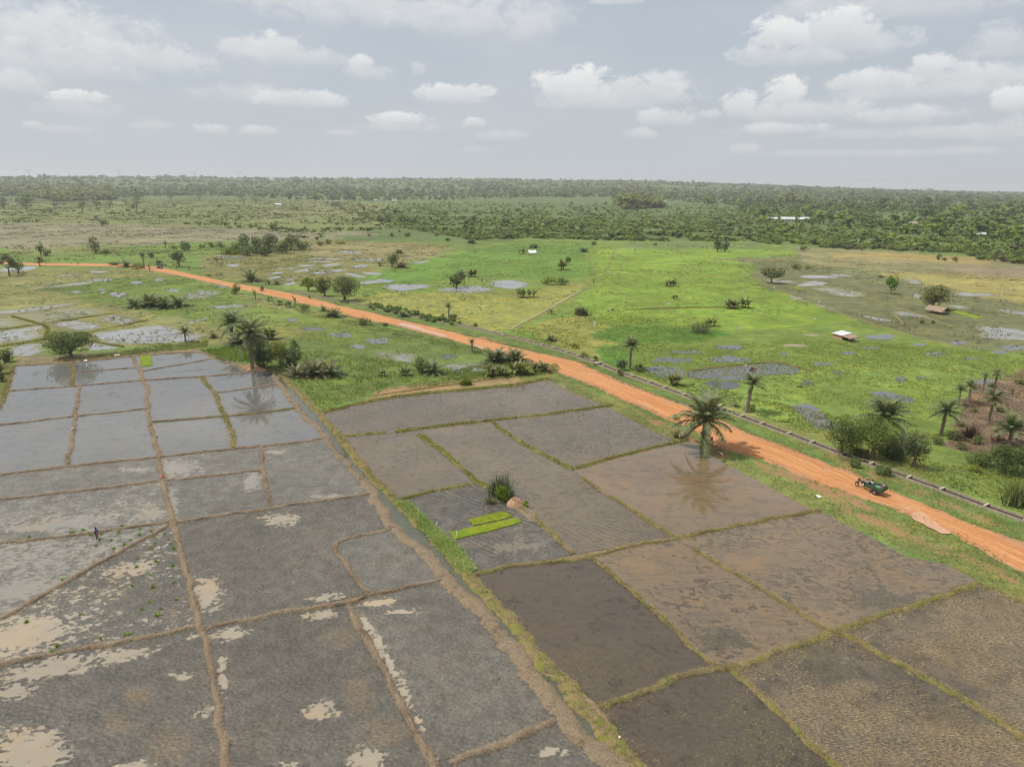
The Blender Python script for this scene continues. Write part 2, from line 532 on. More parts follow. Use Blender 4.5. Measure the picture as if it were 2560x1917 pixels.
M_CHURN = paddy_mat('churned_mud', A(98, 94, 86), A(126, 121, 110), A(132, 122, 106), .35, 1.2, A(96, 110, 60), .3, 1.0, RROT, .3, (.5, .75), swirl=.8)
M_STRAW = paddy_mat('straw_mud', A(92, 84, 73), A(116, 106, 91), A(126, 120, 110), .6, 1.0, A(110, 120, 62), .3, 1.2, R(-38), .3, (.75, .9),
                    straw=A(166, 147, 112), straw_amt=.60)
M_STUB = paddy_mat('stubble_water', A(132, 134, 92), A(146, 142, 104), A(158, 158, 154), .7, .5, A(120, 142, 74), .6, .6, R(10), .40, (.30, .52), .03)
M_STUBG = paddy_mat('green_stubble_water', A(118, 138, 78), A(138, 140, 92), A(156, 157, 157), .7, .5, A(112, 140, 66), .6, .6, R(10), .35, (.28, .52), .03)
M_POND = paddy_mat('field_pond', A(122, 146, 72), A(130, 140, 80), A(112, 112, 112), .45, .4, A(110, 136, 66), .35, .8, R(10), .25, (.22, .40), .04,
                   dark=A(84, 84, 84), dark_amt=.85, wrough=.1)
M_BOG = paddy_mat('dark_bog', A(118, 136, 74), A(112, 116, 76), A(82, 80, 74), .5, .6, A(110, 130, 66), .5, .8, R(10), .4, (.4, .6), .05)
M_CHAN = paddy_mat('channel_water', A(112, 110, 92), A(112, 114, 96), A(98, 102, 86), .3, .4, A(98, 150, 52), .30, 1.0, R(0), .2, (.12, .36), .03)
M_ROADW = paddy_mat('red_puddle', A(222, 158, 112), A(200, 140, 100), A(226, 178, 140), .5, .3, None, 0, 1.0, 0, .2, (.1, .3), .01)

# ================================================================== terrain
HILL_AZ = np.array([-180, -60, -37, -20, 0, 10, 19, 28, 37, 60, 180.])
HILL_H = np.array([60, 70, 76, 84, 88, 80, 60, 30, 12, 10, 60.])


def terrain(x, y):
    d = np.hypot(x, y)
    a = np.degrees(np.arctan2(x, y))
    h = np.interp(a, HILL_AZ, HILL_H)
    und = (fbm(x / 900.0 + 50, y / 900.0 + 50, 91, 3) - 0.5) * 22
    return sm(d, 2100, 5600) * (h + und) * (1 - 0.25 * sm(d, 6500, 13000))


BASE = A(112, 142, 72)
# (outline on the photo grid, colour, ragged edge in metres, blend width in metres)
ZONES = [
    # far bush land and woods
    ([(-900, 400), (3400, 400), (3400, 600), (-900, 600)], A(104, 132, 74), 30, 30),
    ([(-900, 500), (500, 500), (900, 508), (1010, 560), (800, 606), (560, 600), (-900, 560)], A(128, 146, 86), 30, 20),
    ([(-900, 556), (0, 555), (285, 561), (475, 565), (700, 577), (960, 583), (760, 601), (570, 603), (411, 610), (206, 624), (-900, 624)], A(146, 144, 114), 14, 8),
    ([(690, 500), (1000, 505), (940, 540), (620, 545)], A(142, 146, 96), 30, 20),
    # green meadow along the road on the left
    ([(-900, 622), (206, 623), (411, 609), (570, 603), (600, 632), (560, 700), (400, 690), (377, 662), (-900, 658)], A(116, 150, 72), 6, 5),
    ([(30, 622), (300, 612), (300, 632), (30, 640)], A(128, 146, 84), 6, 5),
    # left fields below the road
    ([(-900, 672), (380, 672), (560, 720), (720, 766), (880, 800), (700, 860), (470, 868), (-900, 870)], A(132, 144, 84), 4, 3),
    ([(90, 722), (210, 700), (470, 690), (560, 722), (640, 750), (480, 800), (360, 775), (190, 750)], A(112, 142, 66), 6, 4),
    ([(-900, 684), (210, 680), (200, 705), (70, 723), (-900, 722)], A(144, 146, 94), 4, 3),
    ([(-900, 730), (110, 725), (230, 760), (290, 792), (-900, 790)], A(142, 145, 92), 4, 3),
    ([(230, 762), (330, 775), (470, 800), (545, 840), (460, 850), (250, 790)], A(142, 145, 92), 4, 3),
    ([(480, 795), (640, 760), (880, 800), (1000, 850), (820, 850), (620, 835)], A(120, 146, 70), 5, 3),
    ([(610, 815), (760, 820), (700, 860), (600, 840)], A(136, 150, 82), 5, 3),
    # lush grass by the thicket
    ([(640, 905), (700, 868), (860, 885), (1050, 915), (1290, 935), (1130, 962), (960, 980), (870, 1004), (812, 1030), (730, 960)], A(116, 150, 72), 2, 2),
    ([(860, 880), (1020, 870), (1150, 880), (1290, 905), (1250, 935), (1040, 930), (900, 915)], A(116, 146, 76), 3, 2),
    ([(940, 975), (1100, 955), (1290, 930), (1400, 915), (1360, 950), (1130, 975), (890, 1012)], A(168, 146, 104), 1.5, 1.5),
    ([(500, 870), (620, 860), (650, 900), (560, 905)], A(120, 158, 66), 2, 2),
    # rice right of the canal
    ([(640, 700), (880, 705), (960, 690), (1000, 660), (1080, 640), (1260, 605), (1300, 597), (1900, 606), (1990, 622), (2000, 640), (1880, 655), (1890, 690), (1935, 722),
      (2030, 760), (2150, 800), (2290, 840), (2450, 880), (3300, 960), (3300, 1620), (2560, 1290), (2200, 1165), (1870, 1045), (1500, 912), (1280, 838), (1050, 782), (800, 742)],
     A(124, 156, 72), 4, 3),
    ([(500, 640), (760, 600), (1130, 610), (1060, 650), (950, 690), (700, 712), (500, 690)], A(132, 142, 84), 5, 3),
    ([(760, 612), (940, 604), (1120, 622), (1080, 650), (960, 655), (780, 640)], A(150, 144, 100), 6, 4),
    ([(880, 702), (1000, 660), (1110, 640), (1270, 608), (1480, 612), (1465, 640), (1490, 690), (1400, 700), (1200, 690), (1000, 715)], A(110, 152, 66), 4, 3),
    ([(880, 748), (1010, 730), (1300, 728), (1450, 705), (1500, 690), (1440, 740), (1330, 800), (1240, 838), (1050, 782)], A(148, 162, 84), 4, 3),
    ([(1300, 820), (1450, 790), (1560, 850), (1490, 905), (1420, 868)], A(152, 164, 84), 4, 3),
    ([(1470, 625), (1900, 622), (1990, 640), (1880, 656), (1860, 690), (1900, 720), (2030, 762), (2140, 800), (2060, 812), (1850, 830), (1700, 812), (1540, 815), (1440, 760), (1500, 690)],
     A(130, 168, 66), 4, 3),
    ([(1500, 820), (1640, 815), (1780, 828), (1830, 845), (1700, 862), (1560, 866), (1480, 845)], A(96, 146, 58), 5, 5),
    ([(1480, 870), (1560, 858), (1600, 880), (1560, 930), (1500, 905)], A(100, 148, 64), 3, 3),
    ([(1560, 604), (1900, 606), (1900, 622), (1560, 622)], A(118, 146, 84), 4, 3),
    # stubble and fallow on the right
    ([(1770, 648), (2000, 640), (3300, 690), (3300, 900), (2450, 880), (2290, 842), (2150, 800), (2030, 760), (1935, 722), (1880, 690), (1900, 660)], A(126, 130, 90), 4, 3),
    ([(1980, 618), (2160, 625), (2560, 650), (3300, 700), (3300, 720), (2560, 706), (2200, 682), (2000, 655)], A(150, 146, 104), 6, 4),
    ([(2080, 632), (2300, 634), (2490, 650), (2470, 660), (2290, 650), (2090, 645)], A(172, 156, 102), 5, 4),
    ([(2190, 682), (2380, 686), (3300, 730), (3300, 860), (2560, 760), (2400, 735), (2310, 712)], A(170, 162, 100), 4, 3),
    ([(2350, 660), (3300, 700), (3300, 720), (2450, 690)], A(158, 144, 116), 5, 4),
    # bare plot with palms on the right
    ([(2410, 1000), (2440, 960), (2560, 925), (3300, 960), (3300, 1200), (2560, 1120), (2440, 1140), (2360, 1115), (2400, 1050)], A(138, 120, 98), 1.5, 1.5),
    ([(2220, 1150), (2420, 1130), (3300, 1230), (3300, 1500), (2560, 1280), (2330, 1205)], A(122, 150, 74), 2, 2),
    ([(1870, 1046), (2060, 1080), (2200, 1100), (2330, 1160), (2300, 1198), (2200, 1160)], A(134, 150, 80), 2, 2),
    ([(1500, 905), (1700, 975), (1900, 1040), (1870, 1046), (1500, 916)], A(150, 160, 90), 1, 1),
    # strip between the road and the right block
    ([(1290, 905), (1500, 985), (1700, 1065), (1800, 1130), (1990, 1195), (2150, 1250), (2300, 1310), (2560, 1430), (3300, 1800), (3300, 1900), (2560, 1520), (2380, 1420), (2180, 1340),
      (2030, 1275), (1760, 1135), (1640, 1085), (1480, 1005), (1300, 950)], A(124, 142, 76), 1.0, 1.0),
    ([(2440, 1460), (2700, 1560), (3300, 1850), (3300, 2300), (1700, 2300), (1700, 2000)], A(150, 132, 98), 1, 1),
    # the ground under the two paddy blocks and their bunds
    ([(1370, 948), (1200, 970), (1000, 988), (885, 1010), (800, 1032), (690, 925), (600, 925), (510, 878), (330, 890), (36, 914), (0, 1030), (-900, 1140), (-900, 2600), (1700, 2600), (3300, 2300), (2800, 1610), (2450, 1455), (2270, 1395), (2030, 1276), (1770, 1137),
      (1700, 1104), (1515, 1014)], A(134, 122, 100), .4, .4),
    # edge of the left block
    ([(-900, 892), (120, 890), (420, 872), (520, 872), (640, 925), (700, 930), (800, 1030), (-900, 1030)], A(140, 128, 98), 1.0, 1.0),
    ([(-900, 870), (60, 872), (40, 930), (10, 1000), (-900, 1100)], A(126, 140, 76), 1.0, 1.0),
]
SOIL = [  # bare red soil showing through
    ([(1560, 1010), (1700, 1070), (1760, 1110), (1720, 1105), (1600, 1045)], .55),
    ([(1700, 1085), (1830, 1120), (1810, 1150), (1730, 1115)], .7),
    ([(1880, 1150), (2010, 1190), (2120, 1240), (2230, 1290), (2210, 1296), (2060, 1235), (1900, 1175)], .75),
    ([(2020, 1205), (2200, 1290), (2420, 1390), (2560, 1445), (2560, 1470), (2350, 1385), (2160, 1310)], .58),
    ([(1290, 895), (1480, 975), (1600, 1030), (1560, 1020), (1300, 915)], .45),
    ([(2100, 1140), (2260, 1200), (2560, 1320), (2560, 1345), (2240, 1225), (2080, 1165)], .5),
    ([(1340, 870), (1480, 915), (1460, 900)], .5), ([(1100, 815), (1230, 845), (1300, 860), (1240, 858)], .6),
    ([(940, 972), (1060, 962), (1290, 932), (1290, 945), (1060, 978), (930, 990)], .5),
    ([(2440, 1000), (2560, 960), (2560, 1090), (2440, 1120)], .35),
    ([(600, 912), (660, 905), (680, 930), (612, 930)], .7),
    ([(2000, 1095), (2140, 1150), (2150, 1175), (1990, 1115)], .45),
    ([(1200, 860), (1330, 880), (1420, 905), (1300, 900)], .6),
]

dep = np.radians(np.arange(68, 0.96, -0.15))
Dl = np.concatenate([[0.5, 6, 11], H / np.tan(dep), 2520 * 1.03 ** np.arange(1, 62)])
azd = np.concatenate([np.arange(-180, -52, 4.0), np.arange(-52, 52, 0.16), np.arange(52, 180, 4.0)])
az_ = np.radians(azd)
DD, AA = np.meshgrid(Dl, az_, indexing='ij')
gx = (DD * np.sin(AA)).ravel(); gy = (DD * np.cos(AA)).ravel()
gz = terrain(gx, gy)
px_, py_, w_ = PX(np.column_stack([gx, gy]))
front = w_ > 1.0


def paint(x, y):
    """colour and bare soil of the plain at ground positions"""
    px, py, w = PX(np.column_stack([x, y]), terrain(x, y))
    ok = w > 1.0
    col = np.tile(np.array(BASE), (len(x), 1))
    soil = np.zeros(len(x))
    zt = terrain(x, y)
    for zi, (poly, cz, rag, bw) in enumerate(ZONES):
        # ragged edge: warp the lookup position in metres
        wx = x + (fbm(x / (rag * 2.5), y / (rag * 2.5), zi * 3 + 1) - 0.5) * 2.6 * rag
        wy = y + (fbm(x / (rag * 2.5), y / (rag * 2.5), zi * 3 + 2) - 0.5) * 2.6 * rag
        qx, qy, qw = PX(np.column_stack([wx, wy]), zt)
        ins = ok & (qw > 1.0) & pip(qx, qy, poly)
        col[ins] = cz
    for si, (poly, amt) in enumerate(SOIL):
        wx = x + (fbm(x / 3, y / 3, si + 300) - 0.5) * 3.0
        wy = y + (fbm(x / 3, y / 3, si + 340) - 0.5) * 3.0
        qx, qy, qw = PX(np.column_stack([wx, wy]))
        ins = ok & (qw > 1.0) & pip(qx, qy, poly)
        soil[ins] = np.maximum(soil[ins], amt)
    n = fbm(x / 60, y / 60, 5)[:, None]
    n2 = fbm(x / 14, y / 14, 6)[:, None]
    col = col * (0.80 + 0.4 * n) * (0.85 + 0.3 * n2)
    return col, soil


gcol, gsoil = paint(gx, gy)
nD, nA = DD.shape
i0 = (np.arange(nD - 1)[:, None] * nA + np.arange(nA - 1)[None, :]).ravel()
f = np.column_stack([i0, i0 + 1, i0 + nA + 1, i0 + nA])
j0 = np.arange(nD - 1) * nA
f2 = np.column_stack([j0 + nA - 1, j0, j0 + nA, j0 + 2 * nA - 1])
gme = mesh_np('ground', np.column_stack([gx, gy, gz]), np.vstack([f, f2])[:, ::-1], M_GROUND, gcol, True, {'soil': gsoil})
tag(link('ground', gme), 'flat green plain of rice fields, fallow and bush reaching the low hills', None, None, 'structure')


# ================================================================== sheets: paddies, ponds, puddles
def blob(qx, qy, e):
    cx, cy, rx, ry = e[:4]
    tilt = e[4] if len(e) > 4 else 0.0
    dx = (qx - cx); dy = (qy - cy) - tilt * dx
    return 1.12 - np.sqrt((dx / rx) ** 2 + (dy / ry) ** 2) * .74


SHEETS = []


def sheet(name, poly, mat, wet=0.5, blobs=(), dry=(), step=None, z=0.03, jit=0.0, label=None, kind='structure', straw=(), world=None, cat=None, group=None):
    wp = GP(poly) if world is None else np.asarray(world)
    size = np.linalg.norm(wp.max(0) - wp.min(0))
    st = step or max(0.5, size / 60)
    if jit:
        for _ in range(2):
            nx = np.roll(wp, -1, axis=0)
            q_ = np.empty((2 * len(wp), 2)); q_[0::2] = wp * .78 + nx * .22; q_[1::2] = wp * .22 + nx * .78
            wp = q_
        jit = max(jit, .05 * size)
        st = min(st, max(.35, size / 46))
    b = resample(wp, st, True)
    if jit:
        n = len(b)
        cx = b.mean(0)
        off = (fbm(b[:, 0] / (jit * 4) + 9, b[:, 1] / (jit * 4), len(SHEETS) + 11, 4) - 0.5) * 3.2 * jit
        off2 = (fbm(b[:, 0] / (jit * 1.3) + 9, b[:, 1] / (jit * 1.3), len(SHEETS) + 77, 3) - 0.5) * 1.6 * jit
        dv = b - cx
        b = b + dv / np.maximum(np.linalg.norm(dv, axis=1), 1e-3)[:, None] * (off + off2)[:, None]
    lo = b.min(0); hi = b.max(0)
    gx, gy = np.meshgrid(np.arange(lo[0], hi[0], st), np.arange(lo[1], hi[1], st))
    p = np.column_stack([gx.ravel(), gy.ravel()]) + rng.uniform(-.2, .2, (gx.size, 2)) * st
    ins = pip(p[:, 0], p[:, 1], b)
    p = p[ins]
    if len(p):
        p = p[poly_dist(p[:, 0], p[:, 1], b) > st * .45]
    allp = np.vstack([b, p])
    vs, es, fs, *_ = delaunay_2d_cdt([Vector(q) for q in allp], [], [list(range(len(b)))], 1, 1e-4)
    v = np.array([(q[0], q[1]) for q in vs])
    fs = np.array([q for q in fs if len(q) == 3], np.int32)
    qx, qy, _ = PX(v)
    w = np.full(len(v), float(wet))
    if jit: w = w - .40 * (1 - sm(poly_dist(v[:, 0], v[:, 1], b), 0, .09 * size))
    for e in blobs: w = np.maximum(w, blob(qx, qy, e))
    for e in dry: w = np.minimum(w, 1 - blob(qx, qy, e))
    s = np.zeros(len(v))
    for e in straw: s = np.maximum(s, blob(qx, qy, e))
    n = v[fs[0]]
    cr = (n[1][0] - n[0][0]) * (n[2][1] - n[0][1]) - (n[1][1] - n[0][1]) * (n[2][0] - n[0][0])
    if cr < 0: fs = fs[:, ::-1]
    zz = z + 0.0007 * (len(SHEETS) % 12)
    me = mesh_np(name, np.column_stack([v, np.full(len(v), zz)]), fs, mat, None, True, {'wet': w, 'straw': s})
    o = link(name, me)
    tag(o, label, cat, group, kind)
    SHEETS.append(o)
    return o


PAD = dict(kind='structure')
L = -300
LEFT = [
    ('A1', [(35, 913), (179, 907), (182, 964), (16, 978)], M_FLOOD, .95, (), (), 'flooded paddy reflecting the broad mango tree, at the upper left corner of the grey block'),
    ('A2', [(176, 908), (334, 890), (342, 920), (187, 931)], M_FLOOD, .95, (), (), 'small flooded paddy directly below the field edge, left of the bright seedbed'),
    ('A3', [(185, 930), (342, 920), (358, 951), (182, 966)], M_FLOOD, .95, (), (), 'narrow flooded paddy second from the top, brown tree reflection at its left end'),
    ('A4', [(334, 890), (506, 879), (527, 899), (356, 928), (340, 915)], M_FLOOD, .95, (), (), 'flooded paddy holding the bright green square seedbed'),
    ('A5', [(356, 928), (525, 898), (560, 905), (612, 926), (632, 933), (506, 942), (358, 951)], M_FLOOD, .95, (), (), 'long flooded paddy with weed patches below the seedbed paddy'),
    ('B1', [(16, 976), (199, 964), (187, 1041), (0, 1064), (L, 1100), (L, 1040), (0, 1022)], M_FLOOD, .85, (), (), 'flooded paddy at the left border under the mango reflection'),
    ('B2', [(199, 964), (358, 950), (370, 980), (373, 1021), (187, 1041)], M_FLOOD, .85, (), (), 'flooded blue-grey paddy left of the crooked bund, second row'),
    ('B3', [(358, 950), (505, 942), (535, 980), (560, 1038), (380, 1056), (370, 1040), (373, 1010), (370, 980)], M_FLOOD, .8, (), (), 'flooded paddy right of the crooked bund, left of the palm reflection'),
    ('B4', [(505, 942), (632, 931), (675, 929), (693, 960), (540, 983)], M_FLOOD, .95, (), (), 'flooded paddy right at the foot of the tall palm'),
    ('B5', [(540, 983), (693, 960), (742, 1019), (563, 1041)], M_FLOOD, .95, (), (), 'flooded paddy mirroring the palm crown'),
    ('C1', [(L, 1100), (0, 1064), (187, 1041), (182, 1097), (169, 1165), (0, 1186), (L, 1226)], M_FLOOD, .75, (), (), 'flooded paddy at the left picture edge, third row'),
    ('C2', [(187, 1041), (371, 1021), (370, 1046), (380, 1071), (397, 1144), (169, 1165)], M_FLOOD, .75, (), (), 'large flooded blue-grey paddy in the third row with a small weed tuft'),
    ('C3', [(380, 1056), (563, 1041), (584, 1085), (584, 1121), (397, 1144)], M_FLOOD, .7, (), (), 'flooded paddy in the third row, left of the straw covered bund end'),
    ('C4', [(563, 1041), (742, 1020), (777, 1056), (818, 1097), (651, 1116), (584, 1120)], M_FLOOD, .85, (), (), 'flooded paddy below the palm reflection, touching the ditch'),
    ('D1', [(L, 1226), (0, 1186), (169, 1166), (397, 1145), (408, 1201), (234, 1223), (0, 1250), (L, 1290)], M_SILT, .22, [(345, 1175, 50, 9)], (), 'long narrow dark mud paddy under the thick cross bund'),
    ('D2', [(397, 1145), (651, 1117), (656, 1176), (440, 1200), (408, 1203)], M_SILT, .3, [(440, 1172, 90, 30)], (), 'narrow silt paddy, water standing at its left half'),
    ('E1', [(L, 1290), (0, 1250), (234, 1223), (408, 1201), (421, 1252), (433, 1300), (234, 1334), (0, 1360), (L, 1392)], M_SILT, .42, [(385, 1285, 52, 28), (150, 1310, 190, 22, -.12)], (),
     'pale wet silt paddy above the standing farmer'),
    ('E2', [(408, 1201), (656, 1176), (668, 1223), (677, 1267), (436, 1308), (421, 1252)], M_SILT, .26, [(430, 1260, 18, 60), (630, 1200, 25, 40)], (), 'grey silt paddy right of the pale one, second of its row'),
    ('E3', [(651, 1117), (818, 1095), (828, 1119), (859, 1154), (932, 1235), (820, 1249), (677, 1269), (656, 1176)], M_SILT, .22, [(820, 1240, 60, 8), (690, 1130, 30, 8)], (),
     'grey mud paddy with plough lines against the ditch bund'),
    ('F1', [(L, 1392), (0, 1360), (234, 1334), (420, 1309), (310, 1374), (136, 1472), (0, 1550), (L, 1710)], M_SILT, .60, [(60, 1470, 120, 40, -.3)], (), 'pale silt triangle where the farmer stands'),
    ('F2', [(420, 1309), (436, 1312), (456, 1380), (503, 1568), (285, 1611), (0, 1665), (L, 1722), (L, 1710), (0, 1550), (136, 1472), (310, 1374)], M_MUD, .40,
     [(60, 1590, 150, 55, -.2), (330, 1420, 90, 30, -.3)], [(370, 1500, 110, 62), (330, 1395, 40, 12)], 'wet mud paddy below the slanting bund dotted with seedling bundles'),
    ('F3', [(436, 1308), (677, 1269), (820, 1249), (932, 1235), (983, 1321), (904, 1340), (834, 1365), (850, 1393), (916, 1485), (727, 1526), (503, 1572), (456, 1374)], M_MUD, .16,
     [(821, 1494, 70, 11, -.1), (520, 1480, 40, 60), (700, 1300, 60, 20)], (), 'large grey mud paddy wrapping round the small fenced-off corner'),
    ('F4', [(834, 1365), (904, 1340), (983, 1321), (1056, 1372), (1106, 1440), (1090, 1455), (918, 1488), (850, 1393)], M_SILT, .14, (), (), 'small grey mud paddy with the rounded bund corner'),
    ('G1', [(L, 1722), (0, 1665), (285, 1611), (503, 1570), (544, 1757), (570, 1917), (610, 2060), (L, 2060)], M_MUD, .16,
     [(70, 1880, 130, 80), (130, 1672, 170, 34, -.2), (300, 1640, 120, 18, -.2), (449, 1690, 34, 13), (512, 1776, 26, 22), (480, 1592, 34, 10), (30, 1730, 80, 26), (330, 1917, 70, 14)], (),
     'mud paddy in the lower left corner with big tan puddles'),
    ('G2', [(503, 1572), (727, 1526), (875, 1510), (891, 1558), (992, 1741), (1084, 1899), (1160, 2060), (610, 2060), (544, 1757)], M_MUD, .02,
     [(572, 1586, 62, 18, -.12), (796, 1540, 62, 14, -.12), (796, 1778, 62, 24, -.15), (920, 1900, 50, 34), (556, 1690, 14, 70, 0), (720, 1915, 30, 10)], (),
     'dark mud paddy at the bottom centre with four puddles'),
    ('G3', [(875, 1510), (1090, 1453), (1185, 1516), (1249, 1589), (1300, 1646), (1402, 1790), (1377, 1807), (1263, 1861), (1090, 1903), (992, 1741), (891, 1558)], M_MUD, .02,
     [(945, 1507, 56, 13, -.12), (915, 1560, 24, 18, 1), (945, 1610, 24, 30, 1.2), (975, 1665, 20, 34, 1.4), (1008, 1725, 20, 34, 1.5), (1044, 1798, 18, 26, 1.5), (1010, 1530, 60, 8)], (),
     'dark mud paddy along the ditch with water along its left bund'),
    ('G4', [(1090, 1905), (1263, 1861), (1377, 1807), (1405, 1785), (1469, 1852), (1660, 2060), (1160, 2060)], M_MUD, .06, [(1370, 1880, 60, 14)], (), 'corner of a mud paddy at the bottom edge beside the ditch'),
]
RIGHT = [
    ('R1', [(802, 1033), (885, 1011), (1002, 989), (1138, 977), (1304, 961), (1370, 950), (1421, 986), (1515, 1013), (1358, 1037), (1154, 1059), (964, 1081), (866, 1092)], M_GREYW, .62,
     [(860, 1050, 70, 30)], (), 'topmost flooded paddy with rows of stubble beside the road verge'),
    ('R2', [(1228, 1050), (1358, 1037), (1515, 1014), (1640, 1085), (1700, 1103), (1643, 1116), (1548, 1141), (1434, 1172), (1402, 1160), (1279, 1094)], M_GREYW, .52, (), (),
     'flooded paddy with sparse stubble left of the roadside palm'),
    ('R3', [(866, 1092), (964, 1081), (1049, 1070), (1060, 1095), (1106, 1128), (1170, 1180), (1195, 1208), (1106, 1223), (989, 1254), (916, 1170)], M_GREYW, .66, (), (),
     'brown flooded paddy with curved plough marks next to the ditch'),
    ('R4', [(1049, 1072), (1228, 1050), (1279, 1094), (1352, 1132), (1434, 1173), (1504, 1230), (1684, 1342), (1627, 1356), (1434, 1385), (1390, 1344), (1295, 1262), (1223, 1222), (1154, 1170)],
     M_GREYW, .58, (), (), 'long brown flooded paddy behind the lone shrub and mound'),
    ('R5', [(1434, 1173), (1548, 1141), (1643, 1116), (1725, 1100), (1770, 1135), (1900, 1205), (2030, 1274), (1900, 1303), (1770, 1328), (1690, 1345), (1564, 1264), (1490, 1220)], M_TAN, .72,
     (), (), 'brown flooded paddy mirroring the big roadside palm'),
    ('R6', [(989, 1254), (1106, 1223), (1195, 1208), (1295, 1262), (1390, 1344), (1436, 1386), (1263, 1418), (1183, 1440), (1110, 1356)], M_CHURN, .42, [(1290, 1370, 110, 20, -.1)], (),
     'churned dark paddy holding two green seedbeds'),
    ('R7', [(1183, 1440), (1263, 1418), (1485, 1397), (1605, 1501), (1779, 1664), (1596, 1735), (1502, 1768), (1342, 1633), (1200, 1466)], M_DARKW, .5, [(1290, 1470, 70, 20)], (),
     'darkest flooded paddy beside the ditch in the right block'),
    ('R8', [(1485, 1397), (1684, 1350), (1735, 1375), (1900, 1470), (2070, 1580), (1833, 1664), (1779, 1664)], M_TAN, .50, [(1640, 1430, 140, 50)], [(1800, 1600, 120, 50)],
     'flooded paddy right of the darkest one, brown water at its top'),
    ('R9', [(1690, 1347), (1770, 1328), (2030, 1276), (2066, 1285), (2271, 1393), (2366, 1412), (2452, 1455), (2303, 1510), (2070, 1582), (1892, 1463), (1735, 1375)], M_TAN, .46,
     [(1900, 1400, 130, 36)], [(2200, 1500, 160, 40)], 'wide flooded paddy along the verge in front of the three-wheeler'),
    ('R10', [(1502, 1768), (1596, 1735), (1779, 1666), (1833, 1670), (1955, 1789), (2100, 1917), (2260, 2060), (1680, 2060)], M_DARKW, .35, (), (), 'dark mud paddy at the bottom edge below the darkest one'),
    ('R11', [(1833, 1668), (2075, 1585), (2129, 1596), (2366, 1725), (2560, 1846), (2800, 2000), (2800, 2060), (2260, 2060), (2018, 1861)], M_STRAW, .0, [(2110, 1660, 26, 36)], (),
     'drained paddy with clumped dry straw at the lower right'),
    ('R12', [(2075, 1582), (2303, 1510), (2455, 1460), (2560, 1504), (2800, 1610), (2800, 1990), (2560, 1846), (2129, 1596)], M_STRAW, .05, [(2170, 1595, 24, 10)], (),
     'drained paddy covered by combed straw at the right edge'),
]
STRAWB = {'R11': [(2050, 1770, 130, 50), (2200, 1850, 200, 80), (2420, 1900, 160, 80), (2130, 1720, 60, 22)], 'R12': [(2500, 1600, 180, 90), (2380, 1590, 130, 50), (2560, 1750, 90, 60)],
          'G2': [(850, 1600, 50, 30), (960, 1830, 60, 40), (900, 1720, 40, 60)], 'G1': [(300, 1810, 60, 34), (420, 1860, 70, 60), (340, 1740, 40, 30)], 'F2': [(430, 1540, 40, 24)]}
PADPOLY = {}
for (k_, poly, mt, wet, bl, dr, lab) in LEFT + RIGHT:
    PADPOLY[k_] = poly
    sheet('paddy_field', poly, mt, wet, bl, dr, z=0.035, label=lab, straw=STRAWB.get(k_, ()))

# mid distance flooded paddies, upper left
for poly, wet, mt in [
    ([(L, 795), (0, 777), (73, 769), (177, 756), (196, 760), (100, 778), (0, 787), (L, 806)], .62, M_STUB),
    ([(L, 812), (0, 791), (142, 774), (196, 763), (285, 781), (221, 793), (104, 811), (32, 792), (0, 794)], .30, M_STUB),
    ([(L, 850), (0, 824), (100, 811), (32, 794), (0, 795), (L, 815)], .36, M_STUB),
    ([(108, 811), (209, 796), (269, 815), (228, 828), (127, 818)], .55, M_STUB),
    ([(234, 796), (300, 784), (367, 802), (294, 816)], .45, M_STUB),
    ([(L, 880), (L, 852), (0, 826), (104, 812), (123, 822), (111, 849), (0, 865)], .66, M_STUB),
    ([(25, 868), (111, 852), (108, 888), (25, 897)], .66, M_STUB),
    ([(234, 837), (263, 829), (395, 811), (449, 824), (525, 837), (506, 846), (459, 856), (373, 862), (316, 865), (240, 849)], .72, M_STUB),
    ([(218, 853), (294, 865), (278, 872), (218, 878)], .75, M_STUB),
    ([(60, 722), (215, 704), (260, 700), (215, 712), (90, 724)], .5, M_STUB),
    ([(200, 699), (285, 696), (283, 702), (230, 705)], .66, M_STUB),
    ([(220, 677), (275, 678), (262, 684), (228, 683)], .6, M_STUB),
    ([(140, 688), (200, 682), (205, 690), (150, 694)], .4, M_STUB),
    ([(0, 668), (40, 667), (100, 664), (96, 672), (50, 680), (0, 682)], .75, M_STUB),
    ([(460, 808), (520, 792), (525, 796), (475, 812)], .62, M_STUBG), ([(540, 788), (610, 770), (615, 774), (560, 792)], .5, M_STUBG),
    ([(510, 766), (620, 760), (640, 768), (530, 774)], .5, M_STUBG), ([(440, 735), (530, 724), (560, 738), (470, 752)], .42, M_STUBG),
    ([(920, 876), (1040, 882), (1060, 912), (960, 900)], .42, M_STUBG), ([(1090, 910), (1210, 908), (1225, 925), (1120, 934)], .5, M_STUBG),
    ([(630, 832), (680, 838), (660, 850), (610, 842)], .4, M_STUBG),
]:
    sheet('flooded_stubble', poly, mt, wet, z=0.03, jit=0.5, label='shallow flooded stubble field in the distance', group='flooded stubble fields in the distance')
